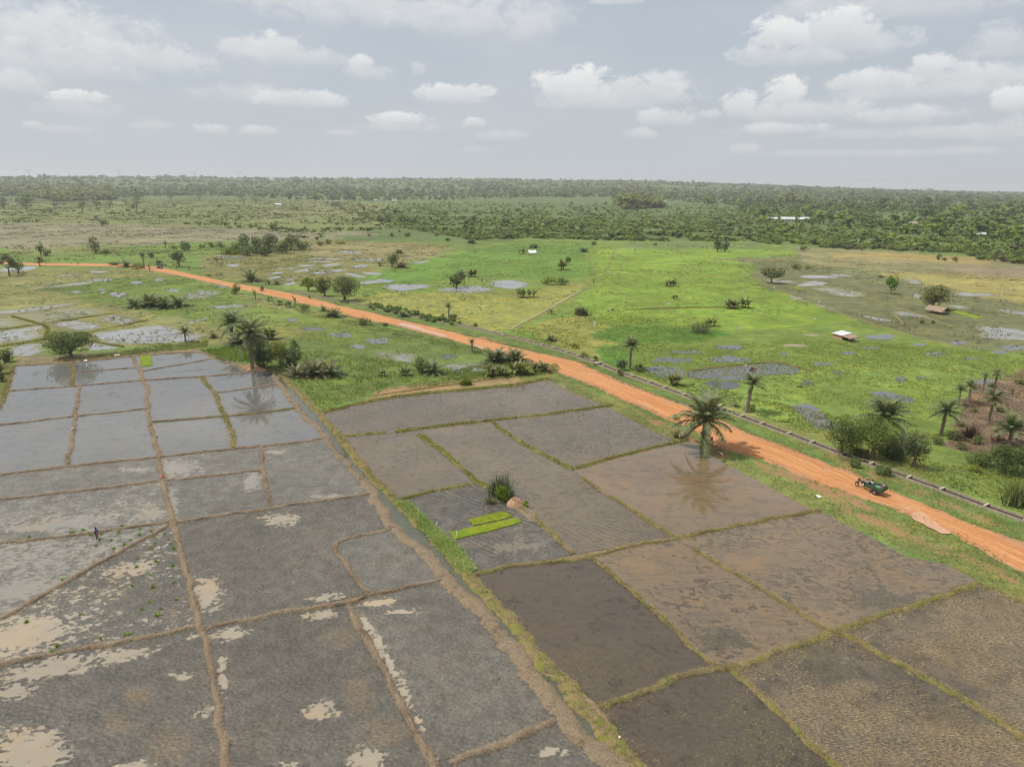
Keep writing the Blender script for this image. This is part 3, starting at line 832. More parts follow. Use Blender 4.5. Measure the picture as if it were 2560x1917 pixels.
# flooded fields between the thicket and the rice
for poly, wet, mt in [
    ([(939, 716), (1008, 708), (1097, 716), (1008, 732)], .72, M_STUBG), ([(891, 704), (957, 696), (1002, 704), (904, 713)], .66, M_STUBG),
    ([(1094, 726), (1119, 720), (1201, 712), (1261, 727), (1185, 733), (1138, 734)], .55, M_STUBG), ([(1209, 712), (1247, 699), (1339, 707), (1323, 716), (1270, 724)], .68, M_STUBG),
    ([(857, 684), (872, 682), (929, 693), (888, 695)], .75, M_STUBG), ([(900, 680), (957, 682), (954, 690), (916, 686)], .75, M_STUBG),
    ([(764, 683), (834, 673), (882, 675), (796, 687)], .75, M_STUBG), ([(727, 678), (777, 669), (802, 673), (746, 682)], .72, M_STUBG),
    ([(864, 669), (904, 661), (932, 664), (897, 673)], .72, M_STUBG), ([(797, 666), (834, 657), (863, 660), (820, 669)], .72, M_STUBG),
    ([(676, 670), (740, 669), (735, 673), (682, 673)], .72, M_STUBG), ([(704, 711), (742, 703), (738, 712), (710, 714)], .8, M_STUBG),
    ([(704, 702), (752, 687), (728, 703)], .75, M_STUBG), ([(655, 683), (716, 679), (700, 686)], .7, M_STUBG),
    ([(762, 645), (863, 645), (840, 650), (770, 649)], .7, M_STUBG), ([(758, 653), (837, 653), (830, 657), (765, 656)], .66, M_STUBG),
    ([(736, 662), (793, 662), (785, 666), (740, 667)], .66, M_STUBG), ([(838, 630), (855, 625), (908, 630), (904, 635), (860, 634)], .75, M_STUBG),
    ([(500, 651), (592, 655), (590, 657), (522, 654)], .7, M_STUBG), ([(560, 663), (598, 659), (600, 667), (575, 667)], .75, M_STUBG),
    ([(660, 694), (705, 690), (700, 698), (665, 699)], .7, M_STUBG), ([(1020, 657), (1080, 650), (1070, 658), (1025, 662)], .6, M_STUBG),
    ([(870, 648), (960, 646), (970, 652), (890, 655)], .55, M_STUBG), ([(530, 640), (560, 638), (640, 645), (560, 648)], .55, M_STUBG),
]:
    sheet('flooded_field', poly, mt, wet, z=0.03, jit=0.6, label='small shining flooded plot left of the green rice', group='flooded plots left of the green rice')
# wet brown plots on the right
for poly, wet, mt in [
    ([(1996, 688), (2050, 687), (2113, 696), (2010, 697)], .8, M_STUB), ([(1986, 713), (2031, 700), (2100, 713), (1996, 717)], .75, M_STUB),
    ([(1970, 736), (2012, 748), (2000, 752), (1975, 744)], .75, M_STUB), ([(2028, 757), (2088, 773), (2100, 777), (2050, 768)], .75, M_STUB),
    ([(2135, 784), (2176, 792), (2233, 799), (2240, 807), (2180, 800)], .7, M_STUB), ([(2281, 733), (2297, 732), (2303, 746), (2285, 744)], .7, M_STUB),
    ([(2423, 818), (2493, 814), (2560, 828), (2700, 850), (2700, 868), (2560, 856), (2477, 848), (2445, 833)], .62, M_STUB), ([(2380, 730), (2460, 732), (2520, 742), (2390, 742)], .55, M_STUB),
    ([(2164, 840), (2176, 836), (2233, 848), (2192, 850)], .7, M_POND), ([(2060, 690), (2100, 684), (2150, 694), (2080, 690)], .6, M_STUB),
    ([(2010, 720), (2090, 716), (2190, 738), (2120, 746)], .42, M_STUB), ([(2230, 776), (2310, 786), (2330, 796), (2240, 790)], .5, M_STUB),
    ([(2240, 695), (2300, 700), (2320, 712), (2270, 708)], .5, M_STUB), ([(2370, 760), (2430, 768), (2420, 774), (2380, 770)], .55, M_STUB),
    ([(1900, 698), (1990, 702), (2005, 710), (1930, 708)], .4, M_STUB), ([(2480, 770), (2560, 778), (2640, 792), (2500, 784)], .5, M_STUB),
]:
    sheet('wet_stubble', poly, mt, wet, z=0.03, jit=0.9, label='wet patch in the brown stubble land on the right', group='wet patches in the brown stubble land')
# ponds in the near rice, right of the canal
for poly, mt, lab in [
    ([(1610, 922), (1640, 915), (1690, 918), (1722, 936), (1700, 950), (1650, 948)], M_POND, 'ploughed pond ringed by rice next to the short palm'),
    ([(1718, 930), (1800, 918), (1880, 911), (1950, 907), (2012, 924), (1990, 938), (1900, 936), (1870, 952), (1780, 950), (1725, 948)], M_POND, 'long pond where a man works a power tiller'),
    ([(1755, 955), (1800, 948), (1850, 958), (1840, 974), (1780, 972)], M_BOG, 'dark boggy patch below the long pond'),
    ([(1964, 1018), (2018, 1008), (2047, 1018), (2062, 1046), (2091, 1062), (2081, 1080), (2037, 1068), (2009, 1052), (2015, 1040)], M_POND, 'two-lobed pond in the rice beside the concrete canal'),
    ([(2173, 983), (2192, 976), (2249, 986), (2293, 1000), (2281, 1008), (2224, 1000)], M_POND, 'slanting oval pond left of the palm plot'),
]:
    sheet('pond', poly, mt, .95, z=0.03, jit=0.5, label=lab)
for i, (cx, cy, rx, ry, mt) in enumerate([
    (2118, 883, 24, 5, M_POND), (2056, 910, 30, 5, M_POND), (2094, 931, 16, 4, M_BOG), (2018, 958, 18, 7, M_BOG), (2252, 948, 16, 7, M_POND), (2338, 885, 28, 5, M_POND),
    (2433, 897, 26, 4, M_POND), (2398, 858, 26, 4, M_POND), (2537, 870, 36, 7, M_POND), (2199, 843, 38, 6, M_POND), (2461, 954, 26, 7, M_POND), (1678, 900, 52, 8, M_POND), (1817, 900, 54, 9, M_POND),
    (1827, 868, 38, 7, M_POND), (1720, 880, 40, 4, M_POND), (849, 838, 30, 7, M_POND), (943, 851, 28, 7, M_POND), (894, 868, 17, 7, M_POND), (728, 800, 17, 4, M_BOG), (783, 823, 26, 5, M_BOG), (1122, 892, 26, 5, M_BOG),
    (294, 737, 20, 6, M_POND), (190, 730, 13, 3, M_BOG), (345, 707, 16, 4, M_POND), (400, 700, 15, 3, M_POND), (252, 724, 11, 3, M_BOG), (260, 732, 10, 2, M_POND), (430, 726, 16, 4, M_POND), (500, 730, 12, 4, M_POND),
    (1265, 905, 14, 4, M_BOG), (2300, 945, 12, 4, M_BOG), (2180, 870, 20, 3, M_POND), (2500, 880, 18, 4, M_POND), (2300, 862, 18, 3, M_POND), (1960, 885, 12, 3, M_POND), (560, 715, 16, 3, M_BOG)]):
    a = np.linspace(0, 2 * np.pi, 14, endpoint=False)
    rr = 1 + rng.uniform(-.28, .28, 14)
    poly = np.column_stack([cx + rx * rr * np.cos(a), cy + ry * rr * np.sin(a)])
    sheet('puddle', poly, mt, .85, z=0.03, jit=0.45, label='grey puddle lying in the green field' if mt is M_POND else 'dark boggy spot lying in the green field',
          group='puddles in the green fields' if mt is M_POND else 'boggy spots in the green fields')

# ================================================================== seedbeds
M_SEED, t = new_mat('rice_seedlings')
pos = t.pos()
n_ = t.noise(pos, 9.0, 3.0, 0.6); n2_ = t.noise(pos, 0.5, 3.0, 0.6)
cc = t.mix(t.ss(n2_, .35, .65), A(132, 176, 42), A(168, 184, 52))
cc = t.mix(t.ss(n_, .35, .7), t.mix(1.0, cc, (.72, .78, .7), 'MULTIPLY'), cc)
cc = t.mix(t.m('MULTIPLY', t.ss(t.m('ADD', t.attr('wet'), t.m('MULTIPLY', t.m('SUBTRACT', n2_, .5), .8)), .45, .75), .75), cc, A(120, 118, 66))
principled(t, cc, .8, bump(t, n_, .6, .08), 1.4, .2)


def slab(name, poly, mat, h, label, cat, blobs=(), kind=None, group=None):
    wp = resample(GP(poly), .35, True)
    wp = wp + (np.column_stack([fbm(wp[:, 0] * 1.3, wp[:, 1] * 1.3, 3), fbm(wp[:, 0] * 1.3, wp[:, 1] * 1.3, 4)]) - .5) * .35
    n = len(wp); c0 = wp.mean(0)
    inner = c0 + (wp - c0) * .985
    v = np.vstack([np.column_stack([wp, np.full(n, .03)]), np.column_stack([inner, np.full(n, h)]), [[c0[0], c0[1], h]]])
    i = np.arange(n); j = (i + 1) % n
    side = np.column_stack([i, j, j + n, i + n]); top = np.column_stack([i + n, j + n, np.full(n, 2 * n)])
    qx, qy, _ = PX(v[:, :2])
    w = np.zeros(len(v))
    for e in blobs: w = np.maximum(w, blob(qx, qy, e))
    area = np.sum(wp[:, 0] * np.roll(wp[:, 1], -1) - np.roll(wp[:, 0], -1) * wp[:, 1])
    if area < 0: side = side[:, ::-1]; top = top[:, ::-1]
    return tag(link(name, mesh_np(name, v, [side, top], mat, None, False, {'wet': w})), label, cat, group, kind)


slab('rice_seedbed', [(1173, 1300), (1200, 1292), (1255, 1280), (1268, 1283), (1281, 1290), (1276, 1294), (1230, 1305), (1185, 1314)], M_SEED, .13, 'shorter olive seedbed with a thin brown patch, the farther of two', 'seedbed',
     [(1250, 1290, 26, 8)])
slab('rice_seedbed', [(1122, 1331), (1150, 1326), (1220, 1311), (1286, 1296), (1298, 1299), (1304, 1305), (1298, 1309), (1240, 1324), (1180, 1340), (1138, 1349)], M_SEED, .15,
     'longer bright green seedbed strip, the nearer of two', 'seedbed')
slab('rice_seedbed', [(350, 891), (378, 888), (381, 915), (352, 918)], M_SEED, .16, 'small square bright green seedbed in a flooded paddy', 'seedbed')
slab('rice_seedbed', [(2379, 780), (2392, 777), (2461, 795), (2440, 797)], M_SEED, .14, 'thin bright green seedbed beside the thatched shelter', 'seedbed')
slab('rice_seedbed', [(1976, 719), (1995, 718), (2012, 723), (1990, 723)], M_SEED, .14, 'tiny lime green seedbed in the brown stubble land', 'seedbed')

# ================================================================== road
EU = [(-420, 640), (-100, 652), (63, 657.5), (221, 658.5), (300, 661), (376, 665), (408, 670), (475, 685), (563, 704), (633, 716), (727, 733), (802, 751), (853, 765), (916, 777), (996, 799), (1075, 815), (1170, 841), (1220, 851),
      (1317, 877), (1453, 905), (1466, 916), (1580, 967), (1722, 1015), (1833, 1065), (1900, 1094), (1955, 1114), (2066, 1159), (2145, 1187), (2214, 1219), (2303, 1258), (2430, 1309), (2560, 1354), (2800, 1450), (3300, 1640)]
EL = [(-420, 647), (-100, 658), (63, 664), (221, 665), (300, 668), (377, 676), (449, 689), (506, 702), (570, 717), (620, 728), (700, 744), (742, 758), (806, 769), (853, 783), (904, 800), (973, 809), (1059, 834), (1119, 847), (1208, 873),
      (1320, 903), (1396, 933), (1485, 967), (1548, 997), (1627, 1030), (1690, 1057), (1738, 1079), (1801, 1124), (1860, 1136), (1939, 1162), (1993, 1189), (2062, 1212), (2145, 1242), (2224, 1269), (2335, 1308), (2398, 1344), (2445, 1372),
      (2509, 1405), (2560, 1430), (2800, 1545), (3300, 1780)]
M_ROAD, t = new_mat('laterite')
pos = t.pos()
ac = t.attr('across')
nb = t.noise(pos, 0.18, 5.0, 0.6); nf = t.noise(pos, 1.8, 5.0, 0.65)
al = t.noise(t.n('ShaderNodeCombineXYZ', t.m('MULTIPLY', ac, 13.0), t.m('MULTIPLY', t.attr('along'), 0.06), 0.0), 1.0, 4.0, 0.6)
c1 = t.mix(t.ss(al, .36, .66), A(210, 143, 92), A(230, 171, 117))
c1 = t.mix(t.m('MULTIPLY', t.ss(nb, .5, .72), .6), c1, A(222, 178, 138))
edge = t.m('ABSOLUTE', t.m('SUBTRACT', ac, 0.5))
ed = t.ss(t.m('ADD', t.m('ADD', edge, t.m('MULTIPLY', t.m('SUBTRACT', nb, .5), .5)), t.m('MULTIPLY', t.m('SUBTRACT', nf, .5), .25)), .30, .50)
c1 = t.mix(t.m('MULTIPLY', ed, .75), c1, t.mix(nf, A(176, 122, 86), A(196, 164, 134)))
g_ = t.mr(nf, .3, .7, .86, 1.12)
c1 = t.mix(1.0, c1, t.n('ShaderNodeCombineColor', g_, g_, g_), 'MULTIPLY')
principled(t, c1, .95, bump(t, t.m('ADD', nf, t.m('MULTIPLY', al, 2.0)), .35, .08), 1.4, .2)
eu = GP(EU); el_ = GP(EL)
# common arc length along the middle
def arc(p):
    return np.concatenate([[0], np.cumsum(np.linalg.norm(np.diff(p, axis=0), axis=1))])
eu_r = resample(smooth_line(eu, 2), 1.0); el_r = resample(smooth_line(el_, 2), 1.0)
N = 620
# pair the edges by projecting onto a shared direction
ui = np.linspace(0, 1, N)
def at_u(p, u):
    s = arc(p); s /= s[-1]
    return np.column_stack([np.interp(u, s, p[:, 0]), np.interp(u, s, p[:, 1])])
pa = at_u(el_r, ui)
from mathutils.kdtree import KDTree
kd = KDTree(len(eu_r))
for i, q in enumerate(eu_r): kd.insert((q[0], q[1], 0), i)
kd.balance()
idx = np.maximum.accumulate(np.array([kd.find((q[0], q[1], 0))[1] for q in pa]))
idx = np.convolve(np.pad(idx.astype(float), 6, mode='edge'), np.ones(13) / 13, 'valid')
pb = np.column_stack([np.interp(idx, np.arange(len(eu_r)), eu_r[:, k]) for k in range(2)])
ROAD_A, ROAD_B = pa, pb
sl = arc(pa)
na = 13
tt = np.linspace(0, 1, na)
rag_a = (fbm(sl / 2.2, sl * 0 + 1, 61, 4) - .5) * 1.5
rag_b = (fbm(sl / 2.2, sl * 0 + 9, 62, 4) - .5) * 1.5
dirn = (pb - pa) / np.linalg.norm(pb - pa, axis=1)[:, None]
pa2 = pa - dirn * (rag_a + .15)[:, None]; pb2 = pb + dirn * (rag_b + .15)[:, None]
V = pa2[:, None, :] * (1 - tt)[None, :, None] + pb2[:, None, :] * tt[None, :, None]
zr = 0.05 + 0.045 * np.sin(np.pi * tt)[None, :] + (fbm(V[..., 0].ravel() / 1.2, V[..., 1].ravel() / 1.2, 8).reshape(N, na) - .5) * .03
zr[:, 0] = .02; zr[:, -1] = .02
i0 = (np.arange(N - 1)[:, None] * na + np.arange(na - 1)[None, :]).ravel()
fr = np.column_stack([i0, i0 + na, i0 + na + 1, i0 + 1])
v3 = np.column_stack([V.reshape(-1, 2), zr.ravel()])
q = v3[fr[0]]
if np.cross(q[1] - q[0], q[2] - q[0])[2] < 0: fr = fr[:, ::-1]
tag(link('dirt_road', mesh_np('dirt_road', v3, fr, M_ROAD, None, True, {'across': np.tile(tt, N), 'along': np.repeat(sl, na)})),
    'orange laterite road running diagonally across the plain', None, None, 'structure')
for poly, lab in [([(2275, 1285), (2303, 1280), (2335, 1302), (2366, 1325), (2384, 1334), (2354, 1338), (2316, 1316), (2281, 1297)], 'pink muddy puddle on the road below the three-wheeler'),
                  ([(977, 809), (1018, 808), (1060, 822), (1119, 840), (1119, 846), (1075, 834), (1024, 821)], 'long pale puddle along the road edge in mid distance'),
                  ([(1176, 862), (1190, 863), (1212, 871), (1206, 875)], 'pale puddle on the road beside the two young palms')]:
    sheet('road_puddle', poly, M_ROADW, .8, z=.105, jit=.25, step=.5, label=lab)

# ================================================================== bunds
def bund_mat(name, dry1, dry2, side, green, gamt):
    m, t = new_mat(name)
    pos = t.pos()
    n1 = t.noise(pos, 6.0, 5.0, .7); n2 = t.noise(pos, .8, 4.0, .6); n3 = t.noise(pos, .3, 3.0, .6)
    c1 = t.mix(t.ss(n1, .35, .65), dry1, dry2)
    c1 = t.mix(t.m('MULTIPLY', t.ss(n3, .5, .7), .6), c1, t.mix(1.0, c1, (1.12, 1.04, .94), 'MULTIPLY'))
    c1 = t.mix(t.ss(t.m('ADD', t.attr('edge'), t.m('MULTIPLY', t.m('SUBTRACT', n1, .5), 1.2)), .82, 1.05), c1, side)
    c1 = t.mix(t.m('MULTIPLY', t.ss(n2, .62 - .4 * gamt, .78 - .4 * gamt), .9 if gamt > 0 else 0), c1, green)
    principled(t, c1, .95, bump(t, n1, .8, .12), 1.4, .2)
    return m


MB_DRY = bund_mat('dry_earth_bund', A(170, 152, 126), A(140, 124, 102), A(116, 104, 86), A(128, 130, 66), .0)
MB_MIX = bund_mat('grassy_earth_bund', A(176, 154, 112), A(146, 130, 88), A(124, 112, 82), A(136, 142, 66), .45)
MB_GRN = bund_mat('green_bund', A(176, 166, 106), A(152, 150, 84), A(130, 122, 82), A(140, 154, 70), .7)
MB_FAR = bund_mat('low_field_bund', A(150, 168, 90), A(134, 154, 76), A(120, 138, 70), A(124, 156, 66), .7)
BUNDS = []


def bund(pts, w, h, style, label=None, world=None):
    w, h = w * .92, h * .85
    p = np.array(pts, float) if world is None else world
    ln = smooth_line(GP(p) if world is None else world, 2)
    dist = np.linalg.norm(ln.mean(0))
    st = 0.3 if dist < 230 else 0.9
    ln = resample(ln, st)
    sd = len(BUNDS) * 13 + 5
    wide = .55 if w > 1.3 else 1.0                     # long banks run smoother than the small bunds
    n = len(ln)
    s = np.arange(n) * st
    tan = np.gradient(ln, axis=0); tan /= np.maximum(np.linalg.norm(tan, axis=1), 1e-6)[:, None]
    nor = np.column_stack([-tan[:, 1], tan[:, 0]])
    ln = ln + nor * ((fbm(s / 2.4, s * 0 + sd, sd, 4) - .5) * w * wide)[:, None]
    ww = w * (.98 + 1.4 * wide * (fbm(s / 1.3, s * 0 + sd, sd + 1, 4) - .5))
    hh = h * (.9 + .7 * (fbm(s / 1.4, s * 0 + sd, sd + 2, 3) - .5))
    ends = np.minimum(1, np.minimum(s, s[::-1]) / .6 + .25)
    u = np.array([-1.05, -.78, -.42, 0, .42, .78, 1.05])
    prof = np.array([-.06, .34, .74, .92, .74, .34, -.06])
    X = ln[:, None, :] + nor[:, None, :] * (u[None, :, None] * .5 * ww[:, None, None])
    lump = (fbm(X[..., 0].ravel() * 2.2, X[..., 1].ravel() * 2.2, sd + 3, 3).reshape(n, 7) - .5)
    Z = prof[None, :] * (hh * ends)[:, None] + lump * h * 1.15 * (prof[None, :] > 0)
    Z[:, 0] = Z[:, -1] = .0
    v = np.column_stack([X.reshape(-1, 2), Z.ravel()])
    i0 = (np.arange(n - 1)[:, None] * 7 + np.arange(6)[None, :]).ravel()
    fcs = np.column_stack([i0, i0 + 7, i0 + 8, i0 + 1])
    q = v[fcs[3]]
    if np.cross(q[1] - q[0], q[2] - q[0])[2] < 0: fcs = fcs[:, ::-1]
    e = np.tile(np.abs(u), n)
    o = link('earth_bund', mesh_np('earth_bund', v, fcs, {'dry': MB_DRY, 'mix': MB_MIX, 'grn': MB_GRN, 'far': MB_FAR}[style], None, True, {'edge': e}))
    tag(o, label, None, None, 'structure')
    BUNDS.append((ln, ww, hh, style, dist, nor))
    return o


DITCH_L = [(673, 927), (695, 958), (742, 1018), (777, 1056), (818, 1094), (828, 1119), (859, 1154), (904, 1201), (932, 1236), (951, 1277), (983, 1321), (1011, 1347), (1056, 1372), (1106, 1440), (1185, 1516), (1249, 1589),
           (1300, 1646), (1402, 1779), (1469, 1852), (1542, 1917), (1720, 2070)]
DITCH_R = [(698, 929), (736, 970), (796, 1030), (840, 1084), (872, 1122), (916, 1179), (980, 1239), (1040, 1298), (1106, 1360), (1179, 1444), (1263, 1538), (1342, 1633), (1421, 1725), (1504, 1820), (1590, 1917), (1740, 2070)]
for pts, w, h, style in [
    ([(36, 914), (180, 908), (334, 890), (420, 884), (506, 879), (560, 900), (611, 925)], .9, .3, 'dry'),
    ([(36, 914), (16, 978), (12, 986), (0, 1020), (-40, 1060)], .7, .3, 'mix'),
    ([(16, 978), (190, 965.5), (358, 951), (506, 942), (640, 930)], .55, .28, 'dry'),
    ([(187, 931), (260, 925), (342, 920)], .5, .25, 'dry'),
    ([(358, 928), (440, 914), (527, 898)], .5, .25, 'dry'),
    ([(176, 909), (184, 932), (182, 963)], .6, .25, 'mix'),
    ([(332, 891), (341, 914), (358, 945), (359, 958), (375, 980), (364, 994), (373, 1021), (370, 1046), (380, 1071), (397, 1144)], .8, .32, 'dry'),
    ([(-300, 1099), (0, 1063), (187, 1041), (369, 1022)], .55, .28, 'dry'),
    ([(380, 1056), (563, 1041), (660, 1032), (742, 1020)], .55, .28, 'mix'),
    ([(199, 965), (187, 1040), (182, 1097), (169, 1163)], .7, .3, 'dry'),
    ([(503, 943), (535, 980), (560, 1037), (585, 1087), (584, 1120)], .8, .3, 'mix'),
    ([(-300, 1226), (0, 1187), (169, 1166), (367, 1147), (579, 1122), (652, 1117), (740, 1107), (815, 1096)], .75, .34, 'dry'),
    ([(540, 983), (610, 973), (693, 961)], .5, .26, 'dry'),
    (DITCH_L[:8], 1.15, .35, 'dry'), (DITCH_L[7:14], 1.8, .4, 'dry'), (DITCH_L[13:], 2.1, .4, 'dry'),
    (DITCH_R[:7], 1.5, .35, 'mix'), (DITCH_R[6:], 1.9, .4, 'mix'),
    ([(-300, 1290), (0, 1250), (234, 1223), (405, 1201), (432, 1199)], .6, .3, 'dry'),
    ([(440, 1200), (540, 1188), (652, 1176)], .5, .26, 'dry'),
    ([(397, 1144), (408, 1201), (421, 1252), (433, 1299), (443, 1344), (456, 1374), (484, 1504), (503, 1570), (522, 1646), (544, 1757), (570, 1917), (600, 2060)], .7, .34, 'dry'),
    ([(652, 1119), (657, 1160), (668, 1223), (677, 1264)], .55, .3, 'dry'),
    ([(440, 1307), (560, 1289), (677, 1270), (821, 1249), (932, 1234)], .6, .3, 'dry'),
    ([(-300, 1392), (0, 1359), (234, 1334), (418, 1306)], .6, .32, 'dry'),
    ([(418, 1317), (310, 1374), (136, 1472), (0, 1548), (-300, 1712)], .6, .34, 'dry'),
    ([(977, 1325), (904, 1340), (850, 1350), (834, 1364), (850, 1393), (885, 1437), (916, 1482)], .6, .32, 'dry'),
    ([(506, 1573), (600, 1554), (727, 1526), (875, 1510), (923, 1488), (1010, 1470), (1090, 1453), (1112, 1448)], .65, .33, 'dry'),
    ([(-300, 1722), (0, 1662), (142, 1633), (285, 1611), (410, 1585), (490, 1570)], .7, .34, 'dry'),
    ([(875, 1510), (891, 1558), (923, 1611), (964, 1684), (992, 1741), (1033, 1817), (1065, 1877), (1084, 1899), (1100, 1960), (1150, 2060)], .75, .36, 'dry'),
    ([(1383, 1803), (1336, 1826), (1263, 1861), (1200, 1880), (1128, 1906)], .8, .42, 'dry'),
    # right block
    ([(802, 1033), (885, 1011), (1002, 989), (1138, 977), (1200, 972), (1304, 961), (1370, 947)], .9, .32, 'grn'),
    ([(866, 1090), (964, 1081)], .55, .28, 'grn'), ([(990, 1079), (1060, 1071), (1154, 1059), (1300, 1043), (1358, 1037), (1529, 1013)], .6, .3, 'grn'),
    ([(1049, 1087), (1106, 1128), (1154, 1170), (1192, 1201), (1223, 1222), (1260, 1244)], .9, .32, 'grn'),
    ([(1228, 1052), (1279, 1094), (1352, 1132), (1402, 1160), (1434, 1173)], .65, .3, 'grn'),
    ([(1453, 1192), (1504, 1230), (1564, 1264), (1637, 1312), (1690, 1345)], .6, .3, 'mix'),
    ([(1440, 1170), (1548, 1141), (1643, 1116), (1719, 1100)], .6, .3, 'grn'),
    ([(989, 1252), (1043, 1239), (1106, 1223), (1170, 1214), (1190, 1205)], .6, .3, 'grn'),
    ([(1290, 1262), (1339, 1299), (1390, 1344), (1434, 1383)], .7, .32, 'mix'), ([(1292, 1266), (1316, 1282), (1342, 1304)], 1.9, .36, 'dry'),
    ([(1183, 1440), (1200, 1433), (1263, 1418), (1358, 1407), (1469, 1395), (1542, 1372), (1627, 1356), (1684, 1347), (1770, 1328), (1900, 1303), (1971, 1290), (2050, 1277)], .65, .3, 'mix'),
    ([(1485, 1399), (1542, 1447), (1605, 1501), (1675, 1567), (1738, 1624), (1785, 1662)], .6, .28, 'mix'),
    ([(1735, 1373), (1801, 1412), (1892, 1463), (1971, 1513), (2070, 1578)], .6, .28, 'mix'),
    ([(1500, 1766), (1596, 1735), (1675, 1703), (1779, 1668), (1833, 1665), (1900, 1643), (1971, 1618), (2081, 1583), (2176, 1548), (2303, 1510), (2445, 1459)], .85, .32, 'mix'),
    ([(1827, 1671), (1900, 1735), (1955, 1789), (2018, 1861), (2100, 1917), (2280, 2060)], .8, .3, 'mix'),
    ([(2075, 1583), (2129, 1596), (2240, 1659), (2366, 1725), (2477, 1789), (2560, 1846), (2800, 2000)], .85, .3, 'mix'),
    ([(2445, 1459), (2560, 1504), (2800, 1610)], .8, .25, 'mix'),
]:
    bund(pts, w, h, style)
# low field paths in the far rice and stubble
for pts, w, h, style in [
    ([(0, 719), (70, 724), (177, 756), (285, 781), (367, 802), (470, 826), (545, 842)], 1.0, .25, 'mix'), ([(0, 790), (142, 774), (196, 761)], .6, .22, 'mix'), ([(0, 826), (104, 811), (221, 793), (300, 782)], .6, .22, 'grn'),
    ([(0, 867), (111, 850), (240, 829), (294, 816), (367, 802)], .7, .25, 'grn'), ([(32, 792), (104, 811), (123, 822), (111, 850)], .6, .22, 'grn'), ([(218, 853), (294, 865), (310, 868)], .6, .25, 'grn'),
    ([(0, 704), (120, 698), (215, 686)], .7, .2, 'grn'), ([(0, 757), (60, 752), (130, 745)], .7, .2, 'mix'),
    ([(1276, 826), (1350, 790), (1400, 762), (1460, 725), (1500, 700), (1517, 680), (1530, 640), (1537, 622)], .7, .15, 'mix'), ([(1470, 690), (1700, 690), (1860, 690)], .7, .2, 'mix'),
    ([(1586, 628), (1590, 650), (1620, 690)], .6, .2, 'grn'), ([(1500, 712), (1580, 742), (1660, 772), (1740, 800)], .7, .2, 'mix'), ([(1700, 642), (1760, 690)], .6, .2, 'grn'),
    ([(1565, 775), (1700, 770), (1860, 768)], .6, .2, 'grn'), ([(1650, 866), (1780, 848), (1900, 828), (2000, 816), (2080, 806)], .7, .16, 'far'),
    ([(1720, 928), (1800, 917), (1880, 909), (1955, 905), (2030, 930)], .7, .3, 'mix'),
    ([(1960, 905), (2060, 880), (2160, 852)], .7, .14, 'far'), ([(2130, 990), (2190, 960), (2230, 905), (2300, 880), (2350, 862)], .8, .12, 'far'), ([(2330, 1010), (2380, 930), (2420, 900), (2560, 880)], .9, .12, 'far'),
    ([(1880, 690), (1935, 722), (2030, 760), (2150, 800), (2290, 842), (2450, 880)], .8, .2, 'mix'), ([(2000, 700), (2120, 730), (2250, 770), (2420, 830)], .8, .2, 'mix'),
    ([(2120, 710), (2250, 735), (2330, 765)], .7, .2, 'mix'), ([(2230, 780), (2250, 800), (2260, 810)], .8, .2, 'mix'), ([(2200, 690), (2330, 712), (2460, 740), (2600, 765)], .8, .2, 'mix'),
    ([(480, 648), (545, 637), (640, 640)], .8, .2, 'mix'), ([(660, 664), (700, 652), (760, 640)], .8, .2, 'mix'), ([(1200, 690), (1290, 655), (1380, 630)], .7, .2, 'grn'), ([(1260, 690), (1330, 660), (1400, 628)], .7, .2, 'grn'),
    ([(1465, 640), (1470, 670), (1465, 690)], .7, .2, 'grn'), ([(1750, 648), (1850, 650), (1960, 650)], .6, .2, 'mix'), ([(690, 668), (740, 675), (860, 660)], .7, .2, 'grn'), ([(720, 690), (800, 672), (870, 655)], .7, .2, 'grn'),
    ([(930, 990), (1100, 966), (1290, 940), (1400, 925)], .5, .2, 'mix'),
]:
    bund(pts, w, h, style)
# ditch water between the two long banks
dl = resample(smooth_line(GP(DITCH_L), 2), 1.0); dr = resample(smooth_line(GP(DITCH_R), 2), 1.0)
sheet('ditch_water', None, M_CHAN, .7, z=.02, step=.7, world=np.vstack([dl, dr[::-1]]), label='narrow green-grey ditch between the two paddy blocks')

# ================================================================== concrete canal along the road
CAN = [(735, 727), (802, 744), (885, 759), (960, 775), (1060, 797), (1140, 812), (1219, 829), (1327, 855), (1421, 883), (1472, 902), (1504, 914), (1564, 937), (1649, 967), (1738, 1000), (1817, 1029), (1900, 1060),
       (1960, 1082), (2021, 1105), (2069, 1123), (2132, 1147), (2189, 1166), (2249, 1189), (2319, 1213), (2388, 1239), (2461, 1266), (2560, 1301), (2700, 1352), (3100, 1500)]
M_CONC, t = new_mat('weathered_concrete')
pos = t.pos()
n1_ = t.noise(pos, 2.5, 5.0, .65)
principled(t, t.mix(t.ss(n1_, .3, .7), A(150, 138, 118), A(196, 182, 158)), .9, bump(t, n1_, .3, .03), 1.45, .3)
M_CBED, t = new_mat('canal_silt')
pos = t.pos()
principled(t, t.mix(t.noise(pos, 1.5, 4.0, .6), A(58, 51, 44), A(84, 74, 63)), .4, None, 1.33, .5)
can = resample(smooth_line(GP(CAN), 2), 1.2)
tan = np.gradient(can, axis=0); tan /= np.linalg.norm(tan, axis=1)[:, None]
nor = np.column_stack([-tan[:, 1], tan[:, 0]])
root = empty('irrigation_canal', (0, 0, 0), 0, 'narrow concrete irrigation canal with cross struts running beside the dirt road', 'canal')


